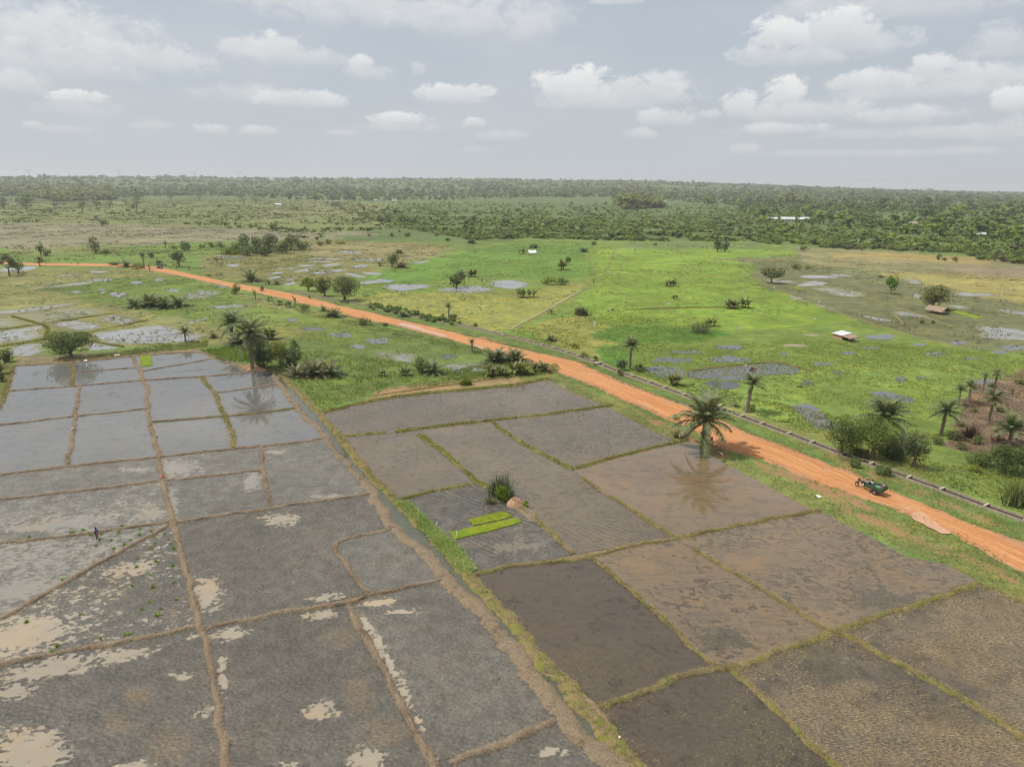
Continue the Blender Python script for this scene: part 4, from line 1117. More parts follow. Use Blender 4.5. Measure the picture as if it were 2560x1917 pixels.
def strip(offs, zs, name, mat, parent):
    n = len(can); k = len(offs)
    X = can[:, None, :] + nor[:, None, :] * np.array(offs)[None, :, None]
    v = np.column_stack([X.reshape(-1, 2), np.tile(zs, n)])
    i0 = (np.arange(n - 1)[:, None] * k + np.arange(k - 1)[None, :]).ravel()
    fcs = np.column_stack([i0, i0 + k, i0 + k + 1, i0 + 1])
    return link(name, mesh_np(name, v, fcs[:, ::-1], mat), parent)


strip([-.86, -.80, -.64, -.60], [0.0, .34, .34, .03], 'wall', M_CONC, root)
strip([.60, .64, .80, .86], [.03, .34, .34, 0.0], 'wall', M_CONC, root)
strip([-.60, 0, .60], [.05, .045, .05], 'bed', M_CBED, root)


def box_mesh(name, sx, sy, sz, mat, bev=0.0):
    bm = bmesh.new()
    bmesh.ops.create_cube(bm, size=1.0)
    bmesh.ops.scale(bm, vec=(sx, sy, sz), verts=bm.verts)
    if bev:
        bmesh.ops.bevel(bm, geom=bm.edges[:], offset=bev, segments=1, affect='EDGES')
    me = bpy.data.meshes.new(name)
    bm.to_mesh(me); bm.free()
    me.materials.append(mat)
    return me


M_STRUT, t = new_mat('pale_concrete')
principled(t, A(226, 212, 188), .9, None, 1.45, .3)
stm = box_mesh('strut', .26, 1.30, .12, M_STRUT, .015)
sc_ = arc(can)
for s_ in np.arange(40, sc_[-1], 5.4):
    i = int(np.searchsorted(sc_, s_))
    if i >= len(can): break
    qx, qy, _ = PX(can[i:i + 1])
    if not (1200 < qx[0] < 2640): continue
    link('strut', stm, root, (can[i, 0], can[i, 1], .41), (0, 0, math.atan2(tan[i, 1], tan[i, 0])))
i = int(np.argmin(np.linalg.norm(can - G(1496, 912), axis=1)))
tag(link('slab_bridge', box_mesh('slab_bridge', 1.6, 2.4, .16, M_CONC, .02), None, (can[i, 0], can[i, 1], .43), (0, 0, math.atan2(tan[i, 1], tan[i, 0]) + .1)),
    'flat concrete slab bridging the canal in front of the short palm', 'footbridge')

# ================================================================== plants: materials
def leaf_mat(name, trans=.3, rough=.62, spec=.25, up=0.0):
    m, t = new_mat(name)
    nrm = None
    if up:                                              # blades catch the light from above as a sward does
        g = t.n('ShaderNodeNewGeometry', out=1)
        nrm = t.vm('NORMALIZE', t.vm('ADD', g, (0, 0, up)))
    c0 = t.attr('Col', 0)
    oi = t.n('ShaderNodeObjectInfo', out=None).outputs['Random']
    hs = t.n('ShaderNodeHueSaturation', i_Hue=t.mr(oi, 0, 1, .485, .51), i_Saturation=t.mr(oi, 0, 1, .9, 1.08), i_Value=t.mr(oi, 0, 1, .86, 1.12), i_Color=c0)
    p = t.n('ShaderNodeBsdfPrincipled', out=None)
    t.put(p, 'Base Color', hs); t.put(p, 'Roughness', rough); t.put(p, 'Specular IOR Level', spec)
    if nrm is not None: t.put(p, 'Normal', nrm)
    tr = t.n('ShaderNodeBsdfTranslucent', t.mix(1.0, hs, (1.25, 1.15, .7), 'MULTIPLY'))
    mx = t.n('ShaderNodeMixShader', trans, None, None)
    nd = t.last
    t.t.links.new(p.outputs[0], nd.inputs[1]); t.t.links.new(tr.node.outputs[0], nd.inputs[2])
    t.n('ShaderNodeOutputMaterial', nd, out=None)
    return m


M_LEAF = leaf_mat('leaves', .3, .62, .25, .35)
M_FROND = leaf_mat('palm_fronds', .25, .5, .4, .3)
M_GRASS = leaf_mat('grass_blades', .2, .75, .12, 2.6)
M_BARK, t = new_mat('bark')
pos = t.n('ShaderNodeTexCoord', out=3)
bn = t.noise(t.mapping(pos, scale=(3, 3, .8)), 4.0, 5.0, .65)
principled(t, t.mix(t.ss(bn, .3, .7), A(112, 98, 82), A(170, 154, 134)), .9, bump(t, bn, .7, .05), 1.45, .2)
M_PTRUNK, t = new_mat('palm_trunk')
pos = t.n('ShaderNodeTexCoord', out=3)
bn = t.noise(t.mapping(pos, scale=(2, 2, 5)), 3.0, 5.0, .65)
principled(t, t.mix(t.ss(bn, .3, .7), A(118, 106, 92), A(190, 172, 150)), .9, bump(t, bn, .9, .08), 1.45, .2)


def tube(path, rad, sides=6):
    """tapered tube along a path; returns verts, faces"""
    path = np.asarray(path, float); n = len(path)
    rad = np.broadcast_to(np.asarray(rad, float), (n,))
    tn = np.gradient(path, axis=0) if n > 2 else np.repeat((path[1] - path[0])[None], 2, 0)
    tn = tn / np.maximum(np.linalg.norm(tn, axis=1), 1e-9)[:, None]
    a = np.where(np.abs(tn[:, 2:3]) < .9, np.array([[0, 0, 1.]]), np.array([[1., 0, 0]]))
    u = np.cross(tn, a); u /= np.linalg.norm(u, axis=1)[:, None]
    w = np.cross(tn, u)
    th = np.linspace(0, 2 * np.pi, sides, endpoint=False)
    v = path[:, None, :] + rad[:, None, None] * (np.cos(th)[None, :, None] * u[:, None, :] + np.sin(th)[None, :, None] * w[:, None, :])
    i = np.arange(n - 1)[:, None] * sides; j = np.arange(sides)[None, :]; k = (j + 1) % sides
    f = np.stack([i + j, i + k, i + k + sides, i + j + sides], -1).reshape(-1, 4)
    return v.reshape(-1, 3), f


class Acc:
    def __init__(self):
        self.v = []; self.q = []; self.t = []; self.c = []; self.n = 0

    def add(self, v, f, col=None):
        v = np.asarray(v, float); f = np.asarray(f)
        (self.q if f.shape[1] == 4 else self.t).append(f + self.n)
        self.v.append(v); self.n += len(v)
        self.c.append(np.broadcast_to(np.asarray(col if col is not None else (.5, .5, .5), float), (len(v), 3)))

    def mesh(self, name, mat, smooth=False):
        fl = []
        if self.q: fl.append(np.vstack(self.q))
        if self.t: fl.append(np.vstack(self.t))
        return mesh_np(name, np.vstack(self.v), fl, mat, np.vstack(self.c), smooth)


def leaf_cards(p, nrm, size, cols, r, aspect=.62):
    """rhombic leaf clumps: p (n,3), nrm (n,3), size (n,)"""
    n = len(p)
    a = r.normal(size=(n, 3))
    u = np.cross(nrm, a); u /= np.maximum(np.linalg.norm(u, axis=1), 1e-9)[:, None]
    w = np.cross(nrm, u)
    s = size[:, None]
    v = np.stack([p - u * s * .6, p + w * s * aspect * .5 + nrm * s * .10, p + u * s * .6, p - w * s * aspect * .5 + nrm * s * .10], 1)
    f = np.arange(4 * n).reshape(n, 4)
    return v.reshape(-1, 3), f, np.repeat(cols, 4, axis=0)


def crown_points(rx, ry, rz, n, r, lobes=9, lobe_r=.5, flat=0.0):
    """leaf positions over a lumpy crown: many lobes inside an ellipsoid"""
    d = r.normal(size=(lobes, 3)); d /= np.linalg.norm(d, axis=1)[:, None]
    flip = (d[:, 2] < -.3) & (r.uniform(size=lobes) < .35)
    d[:, 2] = np.where(flip, -d[:, 2], d[:, 2])
    c = d * r.uniform(.40, .66, (lobes, 1)); c[:, 2] *= (1 - flat)
    c[0] = 0
    rad = r.uniform(.68, 1.15, lobes) * lobe_r; rad[0] = .62
    k = r.integers(0, lobes, n)
    e = r.normal(size=(n, 3)); e /= np.linalg.norm(e, axis=1)[:, None]
    rr = rad[k] * r.uniform(.72, 1.06, n) ** .7
    p = c[k] + e * rr[:, None]
    nr = e + np.array([0, 0, .55]) + r.normal(size=(n, 3)) * .55
    nr /= np.linalg.norm(nr, axis=1)[:, None]
    p[:, 2] = np.maximum(p[:, 2], -.96)
    return p * np.array([rx, ry, rz]), nr, k, lobes


def lerp(a, b, t_):
    return np.asarray(a)[None, :] * (1 - t_)[:, None] + np.asarray(b)[None, :] * t_[:, None]


G_DARK = (A(70, 96, 50), A(124, 146, 84))
G_MID = (A(84, 114, 54), A(142, 166, 90))
G_LIME = (A(104, 140, 46), A(174, 192, 80))
G_GREY = (A(92, 108, 68), A(146, 156, 110))
G_OLIVE = (A(94, 108, 60), A(154, 158, 100))
G_BLUE = (A(60, 86, 56), A(108, 132, 90))
G_BROWN = (A(104, 84, 62), A(166, 140, 110))


def crown_mesh(name, w, h, z0, n, leaf, pal, seed, lobes=9, lobe_r=.5, flat=.1, depth=None, mat=None):
    r = np.random.default_rng(seed)
    p, nr, k, L = crown_points(w / 2, (depth or w) / 2, h / 2, n, r, lobes, lobe_r, flat)
    p[:, 2] += z0 + h / 2
    tv = np.clip(r.uniform(0, 1, L)[k] * .45 + r.uniform(0, 1, n) * .5 + .12, 0, 1)
    cols = lerp(pal[0], pal[1], tv)
    a = Acc()
    v, f, c_ = leaf_cards(p, nr, leaf * r.uniform(.7, 1.35, n), cols, r)
    a.add(v, f, None); a.c[-1] = c_
    return a.mesh(name, mat or M_LEAF)


def trunk_mesh(name, h, rad, spread, seed, nb=5, lean=0.0, mat=None):
    r = np.random.default_rng(seed)
    a = Acc()
    th = h * .55
    pts = np.array([[0, 0, -.15], [lean * .3, .03, th * .35], [lean * .7, -.02, th * .7], [lean, 0, th]])
    v, f = tube(pts, [rad * 1.45, rad, rad * .85, rad * .75], 7); a.add(v, f)
    for i in range(nb):
        an = 2 * np.pi * (i + r.uniform(-.3, .3)) / nb
        st = pts[2] * .35 + pts[3] * .65
        e = np.array([lean + math.cos(an) * spread, math.sin(an) * spread, h * r.uniform(.8, 1.0)])
        mid = (st + e) / 2 + np.array([math.cos(an), math.sin(an), -.2]) * spread * .18
        v, f = tube([st, mid, e], [rad * .55, rad * .36, rad * .12], 5); a.add(v, f)
    return a.mesh(name, mat or M_BARK, True)


def size_at(bx, by, top, width):
    p = G(bx, by)
    s = mpp(bx, by)
    dep_ = math.atan2(H, math.hypot(*p))
    return p, s, (by - top) * s / math.cos(dep_), width * s


def tree(kind, bx, by, top, width, label, cat='tree', group=None, pal=None, trunk=.28, lobes=None, seed=None, name=None, flat=.1, dens=1.0, depth=1.0):
    p, s, h, w = size_at(bx, by, top, width)
    seed = seed or int(bx * 7 + by * 13)
    pal = pal or {'mango': G_DARK, 'round': G_MID, 'lime': G_LIME, 'open': G_GREY, 'bush': G_MID, 'dark': G_BLUE, 'olive': G_OLIVE, 'dead': G_BROWN}[kind]
    # the crown seen at a slant: take its far half out of the measured height
    dep_ = math.atan2(H, math.hypot(*p))
    h = max(h - .22 * w * math.tan(dep_), h * .6, .3)
    px_area = width * (by - top)
    leaf = float(np.clip(3.5 * s, .14, 1.4))
    n = int(np.clip(px_area / (3.5 ** 2) * 4.6 * dens, 80, 4200))
    root = empty(name or {'bush': 'shrub'}.get(kind, 'tree'), (p[0], p[1], 0), random.uniform(0, 6.28), label, cat, group)
    z0 = h * trunk * .42 if kind != 'bush' and trunk > .06 else -.16 * h
    ch = h - z0
    lb = lobes or int(np.clip(5 + width / 9, 6, 18))
    lr = .55 if lb < 10 else .44
    if kind == 'open': n = int(n * .6); lr *= .78
    link('crown', crown_mesh('crown', w, ch, z0, n, leaf, pal, seed, lb, lr, flat, w * depth), root)
    rad = max(.05, min(.05 * h, .035 * w + .06))
    link('trunk', trunk_mesh('trunk', z0 + ch * .55, rad, w * .24, seed + 1, 4 if width < 60 else 7), root)
    return root


# ------------------------------------------------------------------ palms
def frond_mesh(L, e0, bend, seed, pairs=26, droop=.5, cols=(A(78, 108, 58), A(160, 180, 122)), width=.235, nm='frond'):
    r = np.random.default_rng(seed)
    m = 12
    s = np.linspace(0, 1, m)
    e = e0 - bend * s ** 1.35
    st = L / (m - 1)
    x = np.concatenate([[0], np.cumsum(np.cos(e[:-1]) * st)])
    z = np.concatenate([[0], np.cumsum(np.sin(e[:-1]) * st)])
    P = np.column_stack([x, np.zeros(m), z])
    a = Acc()
    rw = .022 * L * (1 - .85 * s)
    rib = np.stack([P + np.array([0, 1, 0]) * rw[:, None], P - np.array([0, 1, 0]) * rw[:, None]], 1).reshape(-1, 3)
    i = np.arange(m - 1) * 2
    a.add(rib, np.column_stack([i, i + 1, i + 3, i + 2]), A(128, 130, 84))
    us = np.linspace(.14, 1.0, pairs)
    for sd in (-1, 1):
        for u in us:
            u2 = min(1, max(.1, u + r.uniform(-.015, .015)))
            b = np.array([np.interp(u2, s, x), 0, np.interp(u2, s, z)])
            ee = np.interp(u2, s, e)
            tg = np.array([math.cos(ee), 0, math.sin(ee)])
            up = np.array([-math.sin(ee), 0, math.cos(ee)])
            ll = width * L * (math.sin(math.pi * (.10 + .84 * u2)) ** .55) * r.uniform(.85, 1.15)
            d = tg * (.45 + .5 * u2) + np.array([0, sd * 1.0, 0]) + up * (.25 - droop * r.uniform(.5, 1.2))
            d /= np.linalg.norm(d)
            tip = b + d * ll + np.array([0, 0, -droop * .22 * ll])
            hw = tg * (L * .86 / pairs) * .72
            c_ = lerp(cols[0], cols[1], np.array([r.uniform(0, 1)]))[0]
            a.add([b - hw, b + hw, tip], [[0, 1, 2]], c_)
    return a.mesh(nm, M_FROND)


FROND_LIB = {}


def frond_lib(key):
    if key not in FROND_LIB:
        spec = {'up': (1.32, .95, .35), 'mid': (.98, 1.25, .5), 'out': (.42, 1.15, .6), 'low': (.05, 1.15, .7), 'hang': (-.55, .75, .8)}
        FROND_LIB[key] = [frond_mesh(1.0, spec[key][0] + dv, spec[key][1], 40 + i * 7 + len(FROND_LIB) * 31, 26, spec[key][2]) for i, dv in enumerate((-.06, 0, .07))]
        FROND_LIB[key + '_dry'] = [frond_mesh(1.0, spec[key][0], spec[key][1], 90 + len(FROND_LIB), 18, .9, (A(120, 96, 70), A(176, 150, 116)), .14)]
    return FROND_LIB[key]


def palm_trunk(name, h, r0, r1, lean, seed):
    r = np.random.default_rng(seed)
    n = max(5, int(h / .35))
    u = np.linspace(0, 1, n)
    path = np.column_stack([lean * u ** 1.5, np.zeros(n), h * u - .15])
    rad = r0 + (r1 - r0) * u + r.uniform(-.06, .06, n) * r0 + .35 * r0 * np.exp(-u * 9)
    v, f = tube(path, rad, 8)
    a = Acc(); a.add(v, f)
    # stubs of old leaf bases near the top
    for i in range(int(10 + h * 3)):
        z = h * r.uniform(.35, 1.0); an = r.uniform(0, 6.28)
        b = np.array([lean * (z / h) ** 1.5 + math.cos(an) * r1 * .8, math.sin(an) * r1 * .8, z])
        d = np.array([math.cos(an), math.sin(an), 1.1]) * r1 * 1.0
        v, f = tube([b, b + d], [r1 * .30, r1 * .12], 4); a.add(v, f)
    return a.mesh(name, M_PTRUNK)


def palm(bx, by, cy, top, width, label, n=(7, 8, 7, 4, 2), trunk=True, cat='palm', group=None, merged=None, lean=0.0, dry=0, seed=None, thick=1.0, name='oil_palm'):
    """base, crown-centre row, top row and crown width on the photo grid"""
    p, s, h_c, w = size_at(bx, by, cy, width)
    seed = seed or int(bx * 3 + by * 5)
    r = np.random.default_rng(seed)
    Lf = w * .60
    root = empty(name, (p[0], p[1], 0), r.uniform(0, 6.28) if not lean else 0, label, cat, group)
    h_c = max(h_c, .1)
    small = (by - top) < 34 if merged is None else merged
    if trunk and h_c > .5:
        r1 = max(.16, min(.34, w * .042)) * thick
        link('trunk', palm_trunk('trunk', h_c, r1 * 1.25, r1, lean * h_c, seed), root)
    cz = h_c if trunk else .1
    plan = []
    for key, cnt in zip(('up', 'mid', 'out', 'low', 'hang'), n):
        cnt = int(round(cnt * ({'up': 1.7, 'mid': 1.5, 'out': 1.0, 'low': .7, 'hang': .5}[key] if seed != 4242 else 1)))
        a0 = r.uniform(0, 6.28)
        for i in range(cnt): plan.append((key, a0 + 2 * np.pi * (i + r.uniform(-.25, .25)) / max(cnt, 1), r.uniform(.84, 1.1)))
    for i in range(dry): plan.append(('hang_dry', r.uniform(0, 6.28), r.uniform(.6, .85)))
    mats = []
    for key, an, sc in plan:
        frond_lib(key.replace('_dry', ''))
        me = FROND_LIB[key][int(r.integers(0, len(FROND_LIB[key])))]
        M = Matrix.Translation((lean * h_c, 0, cz)) @ Matrix.Rotation(an, 4, 'Z') @ Matrix.Rotation(r.uniform(-.15, .15), 4, 'X') @ Matrix.Scale(Lf * sc, 4)
        mats.append((me, M))
    if not small:
        for me, M in mats:
            o = link('frond', me, root)
            o.matrix_local = M
    else:
        bm = bmesh.new()
        for me, M in mats:
            tmp = me.copy(); tmp.transform(M); bm.from_mesh(tmp); bpy.data.meshes.remove(tmp)
        cm = bpy.data.meshes.new('crown'); bm.to_mesh(cm); bm.free(); cm.materials.append(M_FROND)
        link('crown', cm, root)
    return root


def palm_bush(bx, by, top, width, label, k=4, group=None, dry=0, name='palm_thicket', cat='palm'):
    """trunkless young oil palms growing as one clump"""
    p, s, h, w = size_at(bx, by, top, width)
    r = np.random.default_rng(int(bx * 11 + by))
    root = empty(name, (p[0], p[1], 0), 0, label, cat, group)
    cw = w / (1 + .42 * (k - 1))
    small = (by - top) < 40
    bm = bmesh.new()
    for i in range(k):
        ox = (i - (k - 1) / 2) * w * .26 + r.uniform(-.1, .1) * w * (k > 1)
        oy = r.uniform(-.18, .18) * w * (k > 1)
        L0 = min(h * .95, max(cw * .62, h * .7)) * r.uniform(.85, 1.08)
        plan = [('up', 7), ('mid', 8), ('out', 8), ('low', 5)]
        for key, cnt in plan:
            a0 = r.uniform(0, 6.28)
            for j in range(cnt):
                lib = frond_lib(key)
                me = lib[int(r.integers(0, 3))] if r.uniform() > dry else FROND_LIB[key + '_dry'][0]
                M = Matrix.Translation((ox, oy, .05)) @ Matrix.Rotation(a0 + 6.283 * j / cnt + r.uniform(-.2, .2), 4, 'Z') @ Matrix.Scale(L0 * r.uniform(.8, 1.1), 4)
                if small:
                    tmp = me.copy(); tmp.transform(M); bm.from_mesh(tmp); bpy.data.meshes.remove(tmp)
                else:
                    o = link('frond', me, root); o.matrix_local = M
    if small:
        cm = bpy.data.meshes.new('crown'); bm.to_mesh(cm); cm.materials.append(M_FROND)
        link('crown', cm, root)
    bm.free()
    return root


# ------------------------------------------------------------------ bananas, reeds
def banana_leaf(L, e0, bend, seed, cols):
    r = np.random.default_rng(seed)
    m = 7; s = np.linspace(0, 1, m)
    e = e0 - bend * s ** 1.4
    x = np.concatenate([[0], np.cumsum(np.cos(e[:-1]) * L / (m - 1))]); z = np.concatenate([[0], np.cumsum(np.sin(e[:-1]) * L / (m - 1))])
    w = .13 * L * np.sin(np.pi * np.clip(s * .9 + .06, 0, 1)) ** .6
    w[0] = .015 * L
    P = np.column_stack([x, 0 * x, z])
    v = np.stack([P + np.column_stack([0 * w, w, -.35 * w]), P, P - np.column_stack([0 * w, w, .35 * w])], 1).reshape(-1, 3)
    i = np.arange(m - 1) * 3
    f = np.vstack([np.column_stack([i, i + 1, i + 4, i + 3]), np.column_stack([i + 1, i + 2, i + 5, i + 4])])
    a = Acc(); a.add(v, f, lerp(cols[0], cols[1], np.array([r.uniform(0, 1)]))[0])
    return a.mesh('leaf', M_FROND)


BAN = {True: [banana_leaf(1.0, 1.35 - .22 * i, .5 + .28 * i, i, (A(104, 140, 56), A(160, 178, 92))) for i in range(5)],
       False: [banana_leaf(1.0, 1.2 - .25 * i, .7 + .25 * i, 20 + i, (A(126, 110, 76), A(172, 154, 108))) for i in range(3)]}
M_STEM, t = new_mat('banana_stem')
pos = t.n('ShaderNodeTexCoord', out=3)
principled(t, t.mix(t.noise(pos, 3.0, 3.0, .6), A(112, 120, 66), A(150, 138, 96)), .7, None, 1.45, .3)


def banana(bx, by, top, width, label, plants=4, dry=.15, group='banana clumps', cat='banana plant', name='banana_plant'):
    p, s, h, w = size_at(bx, by, top, width)
    r = np.random.default_rng(int(bx * 5 + by * 3))
    root = empty(name, (p[0], p[1], 0), 0, label, cat, group)
    small = (by - top) < 36
    bm = bmesh.new(); a = Acc()
    for k in range(max(plants, int(plants * 1.5))):
        ox, oy = (r.uniform(-.5, .5) * w * .62, r.uniform(-.3, .3) * w * .6) if plants > 1 else (0, 0)
        hh = h * r.uniform(.16, .34)
        v, f = tube([[ox, oy, -.1], [ox, oy, hh]], [.06 * h * .5 + .05, .035 * h * .5 + .03], 6); a.add(v, f)
        a0 = r.uniform(0, 6.28)
        nl = 7
        for j in range(nl):
            g = r.uniform() > dry
            lib = BAN[bool(g)]
            me = lib[int(r.integers(0, len(lib)))]
            M = Matrix.Translation((ox, oy, hh * r.uniform(.88, 1.02))) @ Matrix.Rotation(a0 + 2.4 * j, 4, 'Z') @ Matrix.Scale(h * r.uniform(.55, .80), 4)
            if small:
                tmp = me.copy(); tmp.transform(M); bm.from_mesh(tmp); bpy.data.meshes.remove(tmp)
            else:
                o = link('leaf', me, root); o.matrix_local = M
    link('stem', a.mesh('stem', M_STEM, True), root)
    if small:
        cm = bpy.data.meshes.new('crown'); bm.to_mesh(cm); cm.materials.append(M_FROND)
        link('crown', cm, root)
    bm.free()
    return root


def blades(p, n_each, length, width, lean, cols, r, z=None, flatten=0.0, comb=None):
    """p (k,2|3) tuft feet; returns verts, tris, colours"""
    k = len(p)
    base = np.repeat(np.column_stack([p[:, 0], p[:, 1], p[:, 2] if p.shape[1] > 2 else np.zeros(k)]), n_each, axis=0)
    n = len(base)
    L = np.repeat(np.broadcast_to(length, (k,)), n_each) * r.uniform(.6, 1.25, n)
    W = np.repeat(np.broadcast_to(width, (k,)), n_each)
    an = r.uniform(0, 2 * np.pi, n) if comb is None else comb + r.normal(size=n) * .55
    ln = lean * r.uniform(.3, 1.6, n)
    d = np.column_stack([np.cos(an) * np.sin(ln), np.sin(an) * np.sin(ln), np.cos(ln) * (1 - flatten)])
    sd = np.column_stack([-np.sin(an + .7), np.cos(an + .7), 0 * an])
    off = r.normal(size=(n, 2)) * (W[:, None] * 1.3)
    b = base + np.column_stack([off, np.zeros(n)])
    v = np.stack([b - sd * W[:, None] * .5, b + sd * W[:, None] * .5, b + d * L[:, None]], 1).reshape(-1, 3)
    c_ = np.repeat(np.repeat(cols, n_each, axis=0) * r.uniform(.75, 1.25, (n, 1)), 3, axis=0)
    return v, np.arange(3 * n).reshape(n, 3), c_


def reeds(bx, by, top, width, label, pal=G_OLIVE, cat='grass clump', group=None, n=90, lean=.35, name='reed_clump'):
    p, s, h, w = size_at(bx, by, top, width)
    r = np.random.default_rng(int(bx + by * 9))
    q = r.normal(size=(n, 2)) * np.array([w * .22, w * .16])
    cols = lerp(pal[0], pal[1], r.uniform(0, 1, n))
    a = Acc()
    v, f, c_ = blades(q, 5, h * .9, max(.035 * h, 1.6 * s), lean, cols, r)
    a.add(v, f); a.c[-1] = c_
    o = link(name, a.mesh(name, M_GRASS), None, (p[0], p[1], 0))
    return tag(o, label, cat, group)


def bare_tree(bx, by, top, width, label, col='pale', name='bare_tree'):
    p, s, h, w = size_at(bx, by, top, width)
    r = np.random.default_rng(int(bx + by))
    a = Acc()
    rd = max(.10, .35 * s)

    def grow(b, d, ln, rad, lv):
        e = b + d * ln
        m_ = (b + e) / 2 + r.normal(size=3) * ln * .06
        v, f = tube([b, m_, e], [rad, rad * .8, rad * .55], 5); a.add(v, f)
        if lv:
            for _ in range(3):
                nd = d + r.normal(size=3) * .6; nd[2] = abs(nd[2]) + .15; nd /= np.linalg.norm(nd)
                grow(b + d * ln * r.uniform(.6, 1), nd, ln * .62, rad * .55, lv - 1)
    grow(np.array([0, 0, -.1]), np.array([.05, 0, 1.]), h * .42, rd, 3)
    root = empty(name, (p[0], p[1], 0), 0, label, 'bare tree')
    link('trunk', a.mesh('trunk', M_BARK if col != 'pale' else M_PALE, True), root)
    return root


M_PALE, t = new_mat('bleached_wood')
pos = t.n('ShaderNodeTexCoord', out=3)
principled(t, t.mix(t.noise(pos, 4.0, 4.0, .6), A(150, 140, 122), A(196, 188, 170)), .85, None, 1.45, .2)

# ================================================================== planting, each plant by itself
tree('mango', 179, 893, 812, 124, 'broad dense mango tree on the bank above the upper left flooded paddy', trunk=.16, lobes=18, dens=1.25)
palm_bush(391, 768, 715, 98, 'wide trunkless palm thicket alone in the green left field', 5)
palm(464, 855, 833, 818, 36, 'short stout palm on the bank right of the mango tree', (4, 6, 5, 2, 0), lean=.02)
palm_bush(535, 845, 818, 26, 'small trunkless palm between the short stout palm and the tall palms', 1)
palm(583, 858, 812, 776, 78, 'dark palm standing behind the tall palm at the thicket', (6, 7, 7, 4, 2))
palm(632, 927, 838, 808, 96, 'tall slender palm at the corner of the flooded paddies', (5, 7, 8, 6, 3), dry=2)
tree('dark', 660, 920, 848, 66, 'dark bushy tree directly right of the tall slender palm', trunk=.03)
tree('lime', 702, 914, 840, 56, 'yellow-green tree in the thicket by the tall palm', trunk=.05)
tree('dark', 730, 918, 854, 58, 'dark green low tree at the right end of the thicket', trunk=.02)
tree('round', 650, 878, 822, 60, 'mid green tree behind the tall palm crown', trunk=.2)
banana(675, 848, 812, 42, 'banana clump rising behind the yellow-green tree', 5)
tree('bush', 735, 868, 846, 26, 'small shrub behind the thicket of the tall palm', 'shrub')
palm_bush(600, 862, 800, 70, 'leaning bushy palm between the dark palm and the tall palm', 2)
tree('bush', 690, 880, 850, 60, 'green undergrowth bush behind the yellow-green tree', 'shrub')
palm_bush(788, 938, 872, 98, 'sprawling young palms with dry hanging fronds right of the thicket', 4, dry=.25)
tree('bush', 10, 906, 860, 50, 'dark shrub cut by the left picture edge beside the bank', 'shrub', pal=G_DARK)
banana(8, 935, 898, 30, 'banana plant at the left edge below the dark shrub', 2)
tree('bush', 5, 953, 925, 24, 'low dark bush at the left edge beside the flooded paddy', 'shrub', pal=G_DARK)
# along the left road
tree('open', 24, 690, 626, 46, 'tall open tree at the left edge beside the road', trunk=.3)
tree('round', 47, 683, 650, 40, 'round tree right of the tall open tree near the left edge', trunk=.3)
tree('open', 100, 665, 638, 24, 'small open tree standing on the road in the far left', trunk=.3)
tree('round', 103, 640, 606, 20, 'slim dark tree in the meadow beyond the left road', trunk=.15)
tree('bush', 118, 639, 620, 20, 'bush right of the slim dark tree beyond the road', 'shrub')
tree('open', 240, 634, 590, 42, 'two-layered grey-green tree in the meadow behind the road', trunk=.25)
tree('bush', 267, 635, 620, 24, 'low bush right of the two-layered grey-green tree', 'shrub')
palm_bush(316, 668, 635, 36, 'trunkless palm at the bend of the dirt road', 1)
palm(361, 672, 642, 630, 26, 'small palm with a thin trunk right of the road bend', (3, 5, 5, 3, 0))
tree('bush', 378, 646, 630, 20, 'round bush just behind the small palm at the road bend', 'shrub', pal=G_DARK)
tree('mango', 448, 667, 625, 38, 'single round tree with a clear trunk beside the dark car', trunk=.36)
banana(395, 662, 645, 20, 'banana clump left of the single round tree', 3)
tree('bush', 345, 672, 656, 40, 'low hedge bush between the palms at the road bend', 'shrub')
tree('bush', 285, 664, 652, 34, 'low bush left of the trunkless palm by the road', 'shrub', pal=G_OLIVE)
palm(374, 678, 668, 660, 14, 'tiny palm right at the road edge of the bend', (3, 4, 3, 0, 0))
palm(415, 622, 611, 605, 16, 'thin palm in the meadow left of the dark bush', (3, 4, 3, 1, 0))
tree('bush', 462, 626, 602, 36, 'dark bush standing in the meadow behind the round tree', 'shrub', pal=G_DARK)
tree('bush', 435, 624, 612, 20, 'light bush left of the dark meadow bush', 'shrub')
palm_bush(552, 617, 591, 24, 'trunkless palm left of the long thicket', 1)
tree('bush', 528, 618, 606, 24, 'low bush at the left foot of the trunkless palm by the thicket', 'shrub')
tree('bush', 505, 620, 610, 20, 'small bush far left of the long thicket', 'shrub')
# the long thicket
for bx, by, top, w, pal, lab in [(590, 634, 596, 46, G_DARK, 'leftmost dark tree of the long thicket'), (612, 622, 582, 36, G_DARK, 'tall dark tree at the left back of the long thicket'),
                                 (642, 634, 584, 50, G_MID, 'left centre tree of the long thicket'), (676, 628, 580, 54, G_DARK, 'tallest tree in the middle of the long thicket'),
                                 (706, 634, 596, 46, G_DARK, 'dark front tree in the middle of the long thicket'), (728, 625, 585, 56, G_MID, 'bright crown at the right of the long thicket'),
                                 (758, 624, 598, 42, G_MID, 'low right end of the long thicket'), (665, 640, 610, 40, G_DARK, 'shadowy front shrub of the long thicket'), (620, 640, 612, 40, G_MID, 'front shrub at the left of the long thicket')]:
    tree('mango', bx, by, top, w, lab, group='trees of the long thicket', pal=pal, trunk=.05)
reeds(578, 636, 618, 50, 'yellow-green tall grass at the left foot of the thicket', G_LIME)
for bx, by, top, w, lab in [(800, 614, 601, 22, 'first bush right of the long thicket'), (822, 610, 596, 22, 'second bush right of the long thicket'), (848, 610, 600, 46, 'low yellowish hedge right of the long thicket')]:
    tree('bush', bx, by, top, w, lab, 'shrub', pal=G_LIME if 'yellow' in lab else G_MID)
tree('round', 681, 577, 555, 24, 'small round tree with a pale trunk on the savanna', trunk=.3)
